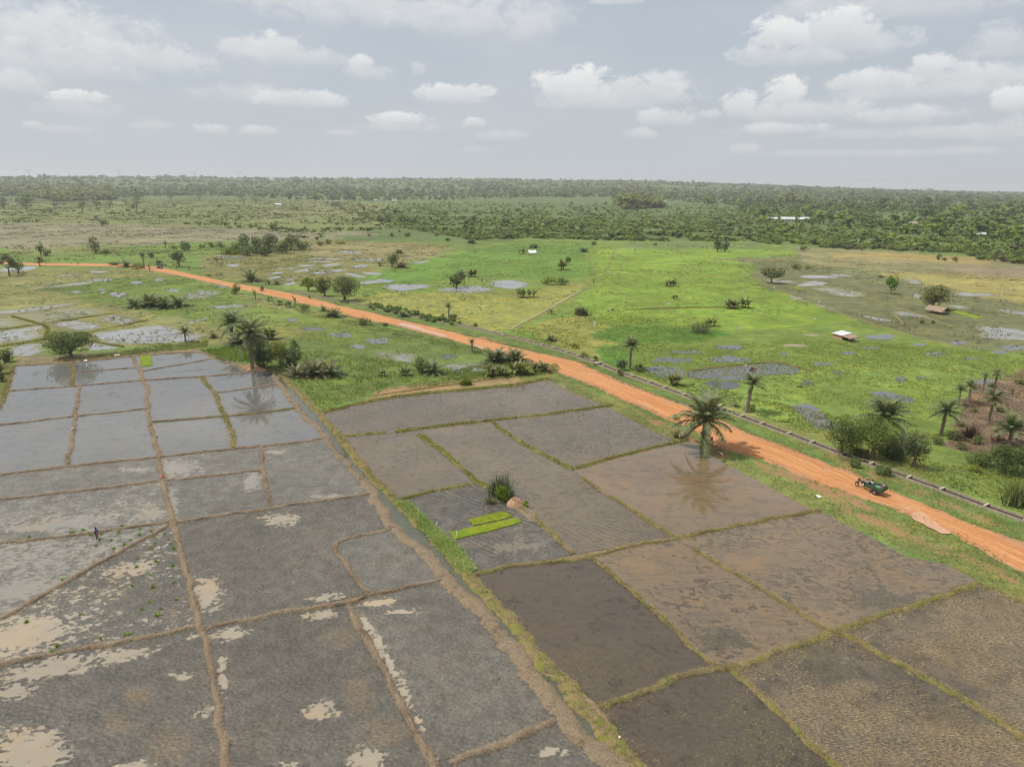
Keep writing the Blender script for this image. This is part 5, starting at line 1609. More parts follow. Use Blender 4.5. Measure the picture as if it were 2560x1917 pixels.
tree('open', 256, 567, 545, 30, 'flat-topped tree on the purple savanna', trunk=.3, flat=.5)
palm_bush(628, 704, 655, 54, 'big bushy palm between the road and the wet plots', 1)
banana(668, 711, 692, 26, 'banana clump right of the big bushy palm', 3)
palm_bush(692, 712, 694, 26, 'young palm right of the banana clump by the road', 1)
# trio by the road
tree('lime', 771, 728, 690, 46, 'leftmost, yellow-green tree of the roadside trio', trunk=.22, pal=(A(84, 116, 40), A(140, 162, 66)))
tree('olive', 812, 740, 687, 52, 'dark middle tree of the roadside trio', trunk=.12, pal=(A(78, 92, 50), A(130, 140, 84)))
tree('round', 862, 751, 685, 82, 'biggest, rightmost tree of the roadside trio', trunk=.24, pal=(A(82, 106, 52), A(134, 154, 86)), lobes=14)
# below the road
tree('bush', 588, 735, 706, 26, 'shrub below the road left of the banana plants', 'shrub')
banana(639, 748, 722, 22, 'first small banana plant on the verge below the road', 1)
for i, (bx, by, top, w) in enumerate([(675, 752, 738, 22), (700, 762, 745, 30), (722, 768, 748, 30), (738, 762, 736, 18)]):
    banana(bx, by, top, w, ['banana plant leftmost in the row of four under the road', 'second banana clump in the row of four under the road', 'third banana clump in the row of four under the road', 'tall banana plant ending the row of four under the road'][i], 3 if i != 3 else 1)
tree('bush', 762, 776, 758, 28, 'flat shrub at the road edge right of the banana row', 'shrub')
palm_bush(809, 778, 755, 20, 'small pointed palm left of the dark palm shrub at the road', 1)
palm_bush(832, 792, 755, 36, 'dark upright palm shrub at the road edge', 2)
tree('bush', 912, 812, 787, 34, 'shrub on the lower road edge past the palm shrub', 'shrub')
tree('bush', 964, 815, 804, 14, 'tiny dark bush on the lower road edge', 'shrub', pal=G_DARK)
tree('bush', 656, 728, 714, 12, 'little bush on the lower verge near the big bushy palm', 'shrub')
palm(1180, 880, 858, 845, 24, 'small palm on the verge left of the two young palms', (5, 5, 4, 1, 0))
palm_bush(1237, 906, 848, 56, 'left one of the two bushy young palms at the road', 2)
palm_bush(1288, 906, 848, 56, 'right one of the two bushy young palms at the road', 2)
for bx, by, top, w, lab in [(1240, 940, 908, 60, 'left banana clump in the hedge by the ditch head'), (1300, 936, 898, 64, 'middle banana clump in the hedge by the ditch head'), (1350, 928, 898, 52, 'right banana clump with yellowed leaves in the hedge')]:
    banana(bx, by, top, w, lab, 6, dry=.3)
tree('round', 1055, 932, 886, 46, 'light green shrub leaning on the palm in the lush grass', 'shrub', name='shrub', trunk=.06)
palm_bush(1082, 934, 868, 48, 'dark upright palm rising from the lush grass', 1)
banana(1012, 938, 912, 36, 'yellowish banana clump in the lush grass left of the shrub', 4)
banana(955, 940, 918, 30, 'small banana plant in the tall grass', 2)
reeds(1165, 962, 944, 22, 'yellow-green bush of grass on the bank above the stubble paddy', G_LIME)
# beyond the road, toward the rice
palm(1122, 796, 770, 755, 30, 'thin palm at the rice edge left of the pipe path', (3, 4, 4, 2, 0))
tree('bush', 1132, 796, 782, 26, 'shrub at the foot of the thin palm', 'shrub')
palm_bush(1006, 792, 764, 26, 'dark palm shrub over the crop strip by the canal', 1)
tree('mango', 980, 668, 631, 38, 'bright round tree beside the dead brown palm', trunk=.15, pal=G_MID)
palm_bush(1003, 670, 640, 36, 'dead brown palm leaning on the bright round tree', 2, dry=.95)
palm_bush(998, 634, 618, 32, 'palm clump just behind the bright round tree', 2)
banana(946, 665, 649, 14, 'banana plant left of the bright round tree', 2)
tree('mango', 1141, 719, 677, 56, 'dense globe-shaped tree at the muddy plot', trunk=.1)
palm_bush(1152, 690, 661, 28, 'palm showing above the globe-shaped tree', 1)
banana(1180, 692, 669, 32, 'banana clump right of the globe-shaped tree', 4)
for bx, by, top, w, lab in [(923, 591, 577, 16, 'leftmost dead brown palm on the far meadow'), (980, 591, 571, 20, 'bigger dead brown palm on the far meadow'), (999, 581, 570, 12, 'small dead palm behind the bigger one'), (1091, 590, 577, 16, 'rightmost dead brown palm on the far meadow')]:
    palm_bush(bx, by, top, w, lab, 1, dry=.95)
tree('bush', 1019, 592, 577, 18, 'round green bush among the dead palms', 'shrub')
palm_bush(1181, 609, 589, 28, 'far palm bush right of the dead palms', 2)
tree('bush', 1120, 603, 594, 16, 'dark little bush right of the dead palms', 'shrub', pal=G_DARK)
# in the rice
palm_bush(1333, 620, 600, 28, 'palm bush above the white tarpaulin', 2)
banana(1304, 635, 618, 20, 'banana clump left of the white tarpaulin', 3)
palm_bush(1461, 630, 611, 26, 'palm bush left of the straight brown path', 2)
tree('bush', 1487, 613, 602, 22, 'bush at the field corner near the brown path', 'shrub')
banana(1403, 674, 648, 24, 'banana clump standing alone in the dark green rice', 4)
tree('round', 1420, 662, 640, 16, 'little tree right of the lone banana clump', trunk=.35)
tree('bush', 1372, 712, 690, 42, 'left shrub of the grassy islet beside the shining plot', 'shrub', pal=G_LIME)
tree('bush', 1402, 712, 692, 40, 'right shrub of the grassy islet beside the shining plot', 'shrub', pal=G_MID)
banana(1300, 744, 718, 32, 'left banana clump on the islet below the shining plot', 4)
banana(1330, 743, 720, 26, 'right banana clump on the islet below the shining plot', 3)
banana(1373, 785, 769, 20, 'small banana plant beside the pipe path', 2)
reeds(1455, 788, 768, 36, 'pale reed clump in the middle of the rice', G_GREY)
banana(1678, 716, 695, 34, 'banana clump on a bare patch in the upper rice', 5)
banana(1690, 749, 735, 24, 'low banana clump under the bare patch clump', 3, dry=.4)
banana(1832, 771, 744, 44, 'wide banana clump at the right of the rice', 6)
banana(1862, 770, 738, 26, 'taller banana plant ending the wide clump', 3)
tree('bush', 1755, 832, 800, 70, 'grey-green mound of scrub at the dark rice band', 'shrub', pal=(A(92, 124, 62), A(140, 164, 96)), dens=.9)
banana(1775, 815, 790, 40, 'banana leaves sticking out behind the scrub mound', 4)
tree('mango', 1793, 630, 598, 28, 'left tree of the pair at the back of the rice', trunk=.15)
tree('mango', 1812, 630, 601, 24, 'right tree of the pair at the back of the rice', trunk=.12, pal=G_DARK)
tree('bush', 1638, 614, 608, 14, 'tiny bush at the back border of the rice', 'shrub')
palm_bush(1377, 852, 820, 32, 'young palm near the canal left of the short palm', 1)
palm(1575, 922, 866, 848, 56, 'short palm with a bare trunk beside the ploughed pond', (5, 6, 7, 4, 1))
tree('bush', 1552, 925, 893, 32, 'dark bush left of the short bare-trunk palm', 'shrub', pal=G_BLUE)
tree('bush', 1598, 928, 905, 36, 'dark bush right of the short bare-trunk palm', 'shrub', pal=G_DARK)
banana(1682, 962, 924, 36, 'banana plant with yellow leaves beside the ploughed pond', 3)
for bx, by, top, w, lab in [(1440, 870, 852, 30, 'weedy bush on the far canal bank'), (1460, 892, 875, 26, 'second weedy bush on the far canal bank'), (1488, 904, 888, 20, 'olive bush just behind the slab bridge'), (1548, 938, 918, 20, 'spiky bush on the canal bank below the short palm')]:
    tree('bush', bx, by, top, w, lab, 'shrub', pal=G_LIME if bx < 1470 else G_OLIVE)
palm(1866, 1030, 962, 926, 62, 'thick-trunked palm right of the long pond', (5, 7, 7, 2, 0), lean=.10, thick=1.5)
palm_bush(1838, 1015, 998, 18, 'seedling palm left of the thick-trunked palm', 1)
tree('bush', 1880, 1025, 1006, 22, 'bright weeds at the foot of the thick-trunked palm', 'shrub', pal=G_LIME)
tree('bush', 2000, 968, 962, 16, 'little dark weed clump in the rice', 'shrub')
# the grove at the right
palm(2200, 1112, 1046, 1000, 112, 'big feathery palm crowning the grove by the canal', (8, 9, 9, 5, 2))
tree('round', 2102, 1134, 1024, 122, 'left tree of the grove, hanging over the canal', trunk=.10, pal=(A(70, 96, 44), A(116, 140, 70)), lobes=14)
tree('lime', 2180, 1146, 1022, 124, 'bright green tree in the middle of the grove', trunk=.07, pal=(A(84, 116, 44), A(136, 160, 72)), lobes=14)
tree('open', 2284, 1168, 1058, 88, 'grey-green open tree at the right of the grove', trunk=.22, dens=1.5, pal=(A(84, 104, 62), A(132, 148, 100)), lobes=13)
tree('dark', 2230, 1146, 1088, 84, 'dark undergrowth shrub in the middle of the grove', 'shrub', name='shrub', trunk=.05)
tree('olive', 2250, 1128, 1080, 56, 'yellowish shrub under the big feathery palm', 'shrub', name='shrub', trunk=.05)
tree('bush', 2150, 1142, 1112, 60, 'shady undergrowth below the left tree of the grove', 'shrub', pal=G_DARK)
palm_bush(2260, 1120, 1060, 60, 'younger palm half hidden behind the grove', 1)
tree('bush', 2135, 1168, 1138, 34, 'small bush before the canal left of the round bush', 'shrub')
tree('bush', 2207, 1188, 1150, 46, 'round bush leaning over the canal', 'shrub', pal=(A(80, 112, 50), A(128, 154, 80)))
palm(2352, 1088, 1032, 1000, 78, 'bent palm left of the bare plot', (5, 7, 7, 4, 1), lean=.03)
tree('bush', 2385, 1100, 1070, 34, 'low shrub right of the bent palm', 'shrub', pal=G_OLIVE)
palm(2394, 1014, 974, 954, 36, 'dark wind-blown palm at the upper corner of the bare plot', (3, 5, 5, 4, 1))
palm(2420, 1008, 968, 950, 52, 'palm right behind the wind-blown palm', (3, 5, 5, 4, 1))
palm(2455, 982, 942, 930, 26, 'thin young palm near the tall bare palm', (2, 4, 4, 2, 0))
palm(2483, 985, 930, 918, 34, 'tall palm with a ragged brown crown', (1, 2, 4, 4, 3), dry=6)
palm(2470, 1060, 1000, 976, 64, 'dark palm in the middle of the bare plot', (4, 6, 6, 4, 1), lean=.04)
palm(2522, 1112, 1075, 1040, 92, 'low spreading palm at the right edge of the bare plot', (6, 7, 7, 4, 0))
palm(2528, 992, 978, 972, 16, 'seedling palm standing in the bare plot', (3, 4, 3, 0, 0))
banana(2548, 958, 938, 46, 'banana clump at the back of the bare plot', 5)
tree('bush', 2448, 1164, 1108, 76, 'leafy bush left in the green tangle at the right edge', 'shrub', pal=G_MID)
tree('bush', 2504, 1182, 1100, 92, 'biggest bush of the green tangle at the right edge', 'shrub', pal=(A(64, 96, 42), A(112, 142, 68)))
tree('bush', 2562, 1190, 1104, 84, 'dark bush cut by the right edge in the green tangle', 'shrub', pal=G_DARK)
tree('bush', 2440, 1178, 1155, 40, 'pale broad-leaved weed bush before the tangle', 'shrub', pal=G_LIME)
reeds(2540, 1262, 1190, 50, 'tall grass clump at the right edge above the canal', (A(110, 142, 74), A(160, 176, 110)), n=60)
reeds(2425, 1092, 1052, 40, 'dry stalks standing in the bare plot', G_BROWN, n=40)
reeds(2490, 1100, 1080, 30, 'short dry stalks before the dark palm', G_BROWN, n=30)
for bx, by, top, w, lab in [(2400, 1064, 1046, 26, 'weed bush at the left rim of the bare plot'), (2432, 1030, 1014, 22, 'weed bush in the upper left of the bare plot'), (2440, 1108, 1084, 34, 'green weed bush at the lower rim of the bare plot'), (2500, 1030, 1012, 26, 'weed bush right of the wind-blown palms'),
                            (2545, 1060, 1040, 30, 'weed bush at the right rim of the bare plot'), (2340, 1108, 1084, 40, 'grassy bush at the foot of the bent palm'), (2400, 1120, 1100, 40, 'pale grassy bush between the bent palm and the tangle'), (2480, 968, 952, 28, 'weed bush at the foot of the ragged palm')]:
    tree('bush', bx, by, top, w, lab, 'shrub', pal=G_OLIVE if 'pale' in lab else G_MID)
# stubble land on the right
tree('mango', 1928, 708, 662, 66, 'spreading low tree at the left of the brown stubble land', trunk=.12, pal=G_MID, lobes=12)
tree('bush', 1990, 673, 654, 22, 'shrub right of the spreading low tree', 'shrub')
tree('bush', 2018, 673, 662, 24, 'bright low weeds right of the shrub', 'shrub', pal=G_LIME)
tree('round', 2226, 735, 687, 36, 'slim bright tree with a pale trunk in the stubble land', trunk=.3, pal=(A(72, 118, 40), A(118, 160, 64)))
tree('olive', 2330, 772, 704, 84, 'big round olive tree above the thatched shelter', trunk=.10, lobes=16, dens=1.15)
tree('bush', 2202, 694, 687, 14, 'tiny bush left of the slim bright tree', 'shrub')
palm_bush(2367, 782, 768, 14, 'little palm right of the thatched shelter', 1)
for i, (bx, by) in enumerate([(2303, 808), (2333, 808)]):
    tree('bush', bx, by, by - 8, 10, ['left one of two tiny bushes before the thatched shelter', 'right one of two tiny bushes before the thatched shelter'][i], 'shrub')
bare_tree(2268, 655, 632, 24, 'dead trunk standing on a brush pile in the fallow', 'dark')
bare_tree(2337, 629, 600, 26, 'pale leafless tree before the woodland')
tree('bush', 2347, 650, 632, 16, 'bush left of the pair at the orange strip', 'shrub'); tree('bush', 2386, 654, 640, 16, 'bush at the right of the orange strip', 'shrub'); tree('bush', 2362, 652, 643, 12, 'small bush between two at the orange strip', 'shrub')
# paddies
tree('bush', 1255, 1252, 1203, 42, 'lone bright shrub on the bund between the paddies', 'shrub', pal=(A(84, 126, 34), A(146, 172, 60)))
reeds(1253, 1240, 1184, 52, 'tall grey-green grass behind the lone bright shrub', (A(92, 118, 74), A(132, 154, 106)), n=70, lean=.28)
reeds(1226, 1258, 1232, 18, 'drooping grass left of the lone bright shrub', (A(110, 134, 84), A(150, 160, 110)), n=20, lean=.7)
tree('bush', 1316, 1266, 1247, 18, 'tiny bright shrub beside the mound', 'shrub', pal=(A(104, 146, 40), A(160, 186, 66)))
# big palm at the road
palm(1757, 1124, 1054, 984, 152, 'big spreading oil palm shading the road and the parked motorcycle', (10, 8, 8, 5, 1), dry=2, merged=False, seed=4242)
tree('bush', 1690, 1050, 1032, 22, 'thin broad-leaved sapling left of the big oil palm', 'shrub', pal=G_MID, dens=.5)
reeds(1700, 1092, 1066, 40, 'dry brush and weeds on the verge left of the big oil palm', G_BROWN, n=40, lean=.8)
# far single trees of the savanna
for k, bx, by, top, w, lab in [
    ('dark', 66, 524, 490, 46, 'large flat-crowned dark tree on the far left savanna'), ('dark', 10, 522, 496, 36, 'dark tree cut by the left edge on the far savanna'), ('dark', 136, 517, 498, 26, 'dark tree right of the large flat-crowned one'),
    ('olive', 207, 531, 500, 24, 'slender tree with a tall trunk on the far savanna'), ('dark', 243, 520, 497, 26, 'dark tree right of the slender tall one'), ('olive', 275, 520, 498, 28, 'olive tree left of the pale tall tree'),
    ('olive', 342, 522, 484, 34, 'pale tall tree on the far savanna'), ('dark', 332, 522, 505, 20, 'dark bush at the foot of the pale tall tree'), ('dark', 316, 515, 496, 22, 'dark tree left of the pale tall tree'),
    ('dark', 428, 503, 476, 28, 'dark ball-shaped tree before the far wood'), ('dark', 499, 501, 485, 22, 'second dark ball-shaped tree before the far wood'), ('round', 610, 508, 482, 42, 'left half of the wide light green grove'), ('round', 640, 509, 484, 40, 'right half of the wide light green grove'),
    ('dark', 128, 533, 519, 16, 'small dark bush on the far savanna'), ('olive', 111, 533, 522, 16, 'pale small bush beside the small dark one'), ('olive', 362, 536, 522, 12, 'tiny tree alone on the savanna slope'), ('dark', 437, 516, 507, 14, 'low dark bush under the ball-shaped tree'),
    ('dark', 548, 519, 510, 10, 'tiny dark bush right of the ball-shaped trees'), ('dark', 690, 496, 470, 36, 'high dark tree group behind the light green grove'),
    ('dark', 744, 527, 514, 20, 'dark palm-like bush in the middle savanna'), ('round', 838, 523, 505, 22, 'mid green bush in the middle savanna'), ('dark', 850, 521, 503, 20, 'dark bush beside the mid green one'),
    ('dark', 1262, 561, 543, 32, 'dark round bush in the far scrub'), ('dark', 1371, 565, 550, 26, 'dark green bush right of the round one in the scrub'), ('olive', 1324, 570, 557, 22, 'brownish bush between two dark ones in the scrub'),
    ('dark', 2032, 612, 592, 16, 'dark palm-like bush at the scrub edge'), ('round', 2010, 628, 614, 28, 'shrub at the scrub edge'), ('dark', 2155, 606, 590, 22, 'dark tree in the right scrub')]:
    tree(k, bx, by, top, w, lab, trunk=.2 if 'bush' not in lab else .05, cat='tree' if 'bush' not in lab else 'shrub', name='tree' if 'bush' not in lab else 'shrub')

# ================================================================== far woods, scrub and bush land
def in_any(qx, qy, polys):
    m = np.zeros(len(qx), bool)
    for p in polys: m |= pip(qx, qy, p)
    return m


# where trees stand, on the photo grid: (outline, cover 0..1, mean height m, mean width m, palette)
F_WOOD = [(-900, 380), (3400, 380), (3400, 540), (2560, 545), (1900, 520), (1500, 492), (1250, 500), (900, 503), (640, 498), (400, 488), (280, 500), (180, 503), (-900, 505)]
F_SCRUB = [(800, 503), (1250, 498), (1500, 488), (1900, 510), (1950, 560), (1900, 604), (1600, 602), (1300, 594), (1180, 600), (1020, 575), (900, 545)]
F_WOODR = [(1820, 510), (2560, 530), (3400, 540), (3400, 640), (2560, 620), (2300, 590), (2050, 565), (1900, 560)]
F_BUSHR = [(1900, 556), (2050, 565), (2300, 590), (2560, 620), (3400, 640), (3400, 720), (2560, 662), (2440, 648), (2350, 632), (2130, 626), (2000, 616), (1900, 606)]
F_SAV = [(-900, 505), (180, 503), (400, 490), (900, 505), (1010, 560), (800, 600), (480, 562), (-900, 555)]
F_LIGHT = [[(-900, 474), (80, 470), (200, 467), (290, 480), (292, 500), (150, 505), (0, 482), (-900, 486)], [(1430, 476), (1560, 472), (1640, 476), (1660, 486), (1560, 492), (1440, 484)],
           [(1540, 508), (1640, 506), (1660, 520), (1560, 524)], [(1940, 504), (2040, 506), (2020, 514), (1940, 512)]]
F_OPEN = [[(480, 490), (640, 492), (700, 512), (560, 510)], [(1280, 496), (1420, 497), (1420, 501), (1280, 500)], [(1770, 514), (1850, 516), (1848, 519), (1760, 518)], [(2290, 474), (2420, 478), (2420, 480), (2290, 477)]]

# small crown prototypes, each a lumpy cloud of leaf clumps
FAR_PAL = [(A(72, 100, 58), A(120, 146, 90)), (A(88, 120, 64), A(136, 166, 92)), (A(98, 132, 60), A(148, 176, 90)), (A(118, 152, 66), A(168, 190, 98)), (A(98, 108, 74), A(146, 148, 108))]


def proto(seed, n, leaf, trunk, tall, lobes):
    r = np.random.default_rng(seed)
    p, nr, k, L_ = crown_points(.5, .5, .5 * tall, n, r, lobes, .52, .1)
    p[:, 2] += .5 * tall + trunk
    tv = np.clip(r.uniform(0, 1, L_)[k] * .6 + r.uniform(0, 1, n) * .5, 0, 1)
    v, f, _ = leaf_cards(p, nr, leaf * r.uniform(.7, 1.3, n), np.zeros((n, 3)), r, .8)
    tvv = np.repeat(tv, 4)
    tv_, tf_ = tube([[0, 0, -.1], [0, 0, trunk + .4 * tall]], [.05, .03], 4)
    v = np.vstack([v, tv_])
    tvv = np.concatenate([tvv, np.full(len(tv_), -1.0)])
    return v, np.vstack([f, tf_ + 4 * n]), tvv


M_FARLEAF = leaf_mat('far_leaves', .3, .7, .15, 1.0)
PROTO = [proto(300 + i, 32, .32, .02 + .12 * (i % 3 == 0), .7 + .2 * (i % 4), 6) for i in range(8)]
PROTO_LOW = [proto(350 + i, 18, .42, -.12, .6 + .15 * (i % 4), 5) for i in range(8)]
PROTO_FAR = [proto(370 + i, 15, .46, -.05, .75 + .2 * (i % 4), 5) for i in range(8)]
PROTO_NEAR = [proto(400 + i, 120, .19, -.1 + .14 * (i % 4 == 0), .62 + .2 * (i % 4), 8) for i in range(10)]


def sample_ground(n, d0, d1, power, az0=-44, az1=44):
    u = rng.uniform(0, 1, n)
    if power == 'inv': d = 1 / (1 / d0 + (1 / d1 - 1 / d0) * u)
    else: d = d0 * (d1 / d0) ** u
    a = np.radians(rng.uniform(az0, az1, n))
    return np.column_stack([d * np.sin(a), d * np.cos(a)])


def zone_sample(poly, n, excl=(), d0=400, d1=3000, power='inv', thin=None, warp=12):
    p = sample_ground(n, d0, d1, power)
    wq = p + (np.column_stack([fbm(p[:, 0] / 60, p[:, 1] / 60, 700), fbm(p[:, 0] / 60, p[:, 1] / 60, 701)]) - .5) * warp * 3
    qx, qy, _ = PX(wq, terrain(wq[:, 0], wq[:, 1]))
    m = pip(qx, qy, poly) & ~in_any(qx, qy, excl)
    p = p[m]
    if thin is not None:
        sc, th, sd = thin
        m = fbm(p[:, 0] / sc, p[:, 1] / sc, sd) > th
        p = p[m]
    return p


def far_mass(name, parts, label, lib=PROTO):
    vs, fs, cs = [], [], []
    n0 = 0
    for pts, hh, ww, pal_w in parts:
        z = terrain(pts[:, 0], pts[:, 1])
        pal_noise = fbm(pts[:, 0] / 160 + 3, pts[:, 1] / 160, 801)
        for i, (x, y) in enumerate(pts):
            v, f, tv = lib[int(rng.integers(0, len(lib)))]
            s = float(np.clip(rng.lognormal(-.05, .42), .4, 2.3))
            a = rng.uniform(0, 6.28); ca, sa = math.cos(a), math.sin(a)
            w = ww * s; h = hh * s * rng.uniform(.8, 1.2)
            q = np.column_stack([(v[:, 0] * ca - v[:, 1] * sa) * w + x, (v[:, 0] * sa + v[:, 1] * ca) * w + y, v[:, 2] * h + z[i]])
            pr = np.array(pal_w) * np.array([1.6 - 1.6 * pal_noise[i], 1, 1, .3 + 1.5 * pal_noise[i], .8])
            k = int(rng.choice(5, p=pr / pr.sum()))
            c0, c1 = np.array(FAR_PAL[k][0]), np.array(FAR_PAL[k][1])
            b = rng.uniform(.82, 1.18)
            c = (c0 + (c1 - c0) * np.clip(tv, 0, 1)[:, None]) * b
            c[tv < 0] = A(120, 108, 92)
            vs.append(q); fs.append(f + n0); cs.append(c); n0 += len(q)
    me = mesh_np(name, np.vstack(vs), np.vstack(fs), M_FARLEAF, np.vstack(cs))
    return tag(link(name, me), label, None, None, 'stuff')


wood = zone_sample(F_WOOD, 7500, F_LIGHT + F_OPEN, 1300, 3200, 'inv', (140, .36, 820))
wood2 = sample_ground(13000, 2500, 6400, 'log', -42, 42)
w2x, w2y, _ = PX(wood2, terrain(wood2[:, 0], wood2[:, 1]))
wood2 = wood2[(fbm(wood2[:, 0] / 420, wood2[:, 1] / 170, 821) > .38) & ~in_any(w2x, w2y, F_LIGHT + F_OPEN)]
light = np.vstack([zone_sample(F_LIGHT[0], 40000, (), 1200, 5200, 'inv', None, 2)[:1300]] + [zone_sample(f_, 60000, (), 900, 5200, 'inv', None, 2)[:500] for f_ in F_LIGHT[1:]])
woodr = zone_sample(F_WOODR, 8000, F_OPEN, 500, 2200, 'inv', (60, .36, 830))
scrub = zone_sample(F_SCRUB, 24000, (), 500, 1800, 'inv', (34, .40, 840))
bushr = zone_sample(F_BUSHR, 24000, (), 420, 1100, 'inv', (24, .40, 850))
sav = zone_sample(F_SAV, 14000, (), 560, 1800, 'inv', (34, .53, 860))
PW = [2, 3, 2.2, 1.0, .4]
print('COUNTS', len(wood), len(wood2), len(light), len(woodr), len(scrub), len(bushr), len(sav))
far_mass('far_woodland', [(wood, 7.5, 10.0, PW)], 'dense dark woodland beyond the savanna')
far_mass('ridge_woodland', [(wood2, 7.5, 14.0, [2, 3, 2, .6, 1.2])], 'hazy woodland covering the low ridge at the horizon', PROTO_FAR)
far_mass('tree_plantation', [(light, 10.0, 16.0, [0, .0, .4, 5, 0])], 'even light green plantation strips standing out of the far woodland')
nb = len(bushr); ns = len(scrub)
far_mass('woodland', [(woodr, 6.4, 8.6, [1.4, 2.6, 2.4, 1.4, .4])], 'dense woodland on the right behind the scrub')

# the nearest few hundred bushes are shrubs of their own, the rest one mass
allb = np.vstack([bushr, scrub, sav])
kind = np.concatenate([np.zeros(nb), np.ones(ns), np.full(len(sav), 2)])
dist = np.linalg.norm(allb, axis=1)
qx, qy, _ = PX(allb)
vis = (qx > 10) & (qx < 2550)
order = np.argsort(dist + (~vis) * 1e6)
near = order[:270]
rest = np.setdiff1d(np.arange(len(allb)), near)
SH = []
for i, (v, f, tv) in enumerate(PROTO_NEAR):
    k = [1, 2, 3, 2, 1, 2, 4, 3, 2, 0][i]
    c0, c1 = np.array(FAR_PAL[k][0]), np.array(FAR_PAL[k][1])
    c = c0 + (c1 - c0) * np.clip(tv, 0, 1)[:, None]
    c[tv < 0] = A(120, 108, 92)
    SH.append(mesh_np('shrub', v, f, M_FARLEAF, c))
TXT = {0: ('wild green bush in the scrub behind the stubble land', 'bushes of the scrub behind the stubble land'),
       1: ('wild green bush in the scrub behind the rice', 'bushes of the scrub behind the rice'),
       2: ('small bush scattered on the savanna', 'bushes scattered on the savanna')}
for j in near:
    x, y = allb[j]
    k = int(kind[j])
    s = rng.uniform(.6, 1.5) * (4.0 if k == 0 else 3.8 if k == 1 else 2.4)
    o = link('shrub', SH[int(rng.integers(0, 10))], None, (x, y, 0), (0, 0, rng.uniform(0, 6.28)), (s, s, s * rng.uniform(.55, 1.0)))
    tag(o, TXT[k][0], 'shrub', TXT[k][1])
rk = kind[rest]
far_mass('scrub', [(allb[rest][rk == 0], 2.6, 4.4, [.5, 2, 3, 2.2, .4]), (allb[rest][rk == 1], 2.4, 4.6, [.5, 1.6, 3, 2.2, .6]), (allb[rest][rk == 2], 1.9, 3.2, [.8, 2, 2.4, 1.2, 1])],
         'low tangled scrub between the fields and the woodland', PROTO_LOW)
# single dark trees standing over the scrub
big = zone_sample(np.array(F_SCRUB), 700, (), 560, 1700, 'inv', (30, .5, 870))[:46]
for i, (x, y) in enumerate(big):
    s = rng.uniform(4.5, 8)
    o = link('tree', SH[[0, 9, 4, 6][i % 4]], None, (x, y, 0), (0, 0, rng.uniform(0, 6.28)), (s, s, s * rng.uniform(.9, 1.4)))
    tag(o, 'darker tree rising above the scrub behind the rice', 'tree', 'darker trees above the scrub')

# ------------------------------------------------------------------ haze: one closed box of even air
M_HAZE = bpy.data.materials.new('haze_air')
M_HAZE.use_nodes = True
t = NT(M_HAZE.node_tree)
vol = t.n('ShaderNodeVolumePrincipled', out=None)
t.put(vol, 'Color', (.93, .95, .97)); t.put(vol, 'Density', 0.0001); t.put(vol, 'Anisotropy', 0.2)
om = t.n('ShaderNodeOutputMaterial', out=None)
t.t.links.new(vol.outputs[0], om.inputs['Volume'])
M_HAZE.cycles.volume_sampling = 'DISTANCE'
M_HAZE.cycles.homogeneous_volume = True
bxm = box_mesh('haze', 34000, 34000, 150, M_HAZE)
tag(link('haze', bxm, None, (0, 0, 73)), 'thin pale air between the camera and the far woods', None, None, 'stuff')

# ================================================================== grass, straw, stubble: real blades, joined by kind
def pts_in(poly, dens, cap=60000, world=None, thin=None):
    wp = GP(poly) if world is None else np.asarray(world)
    lo, hi = wp.min(0), wp.max(0)
    n = int((hi[0] - lo[0]) * (hi[1] - lo[1]) * dens)
    p = rng.uniform(lo, hi, (min(n, 400000), 2))
    p = p[pip(p[:, 0], p[:, 1], wp)]
    if thin is not None:
        sc, th, sd = thin
        p = p[fbm(p[:, 0] / sc, p[:, 1] / sc, sd, 3) > th]
    return p[:cap]


class Grass:
    def __init__(self): self.v, self.f, self.c, self.n = [], [], [], 0

    def add(self, p, each, L, W, lean, pal, flat=0.0, seed=1, comb=None):
        if not len(p): return
        r = np.random.default_rng(seed)
        tn = np.clip(fbm(p[:, 0] / 2.2, p[:, 1] / 2.2, seed + 60, 3) * 1.3 - .15 + r.uniform(-.25, .25, len(p)), 0, 1)
        cols = lerp(pal[0], pal[1], tn)
        v, f, c_ = blades(p, each, L, W, lean, cols, r, None, flat, comb)
        self.v.append(v); self.f.append(f + self.n); self.c.append(c_); self.n += len(v)

    def done(self, name, label):
        me = mesh_np(name, np.vstack(self.v), np.vstack(self.f), M_GRASS, np.vstack(self.c))
        print('GRASS', name, len(me.polygons))
        return tag(link(name, me), label, None, None, 'stuff')


STRAW = (A(156, 136, 110), A(220, 200, 168)); STRAW2 = (A(172, 148, 108), A(236, 212, 168))
GGREEN = (A(118, 142, 62), A(180, 186, 98)); GYEL = (A(164, 156, 86), A(208, 194, 124)); LUSH = (A(112, 148, 66), A(174, 194, 112)); VERGE = (A(110, 134, 70), A(170, 174, 106))
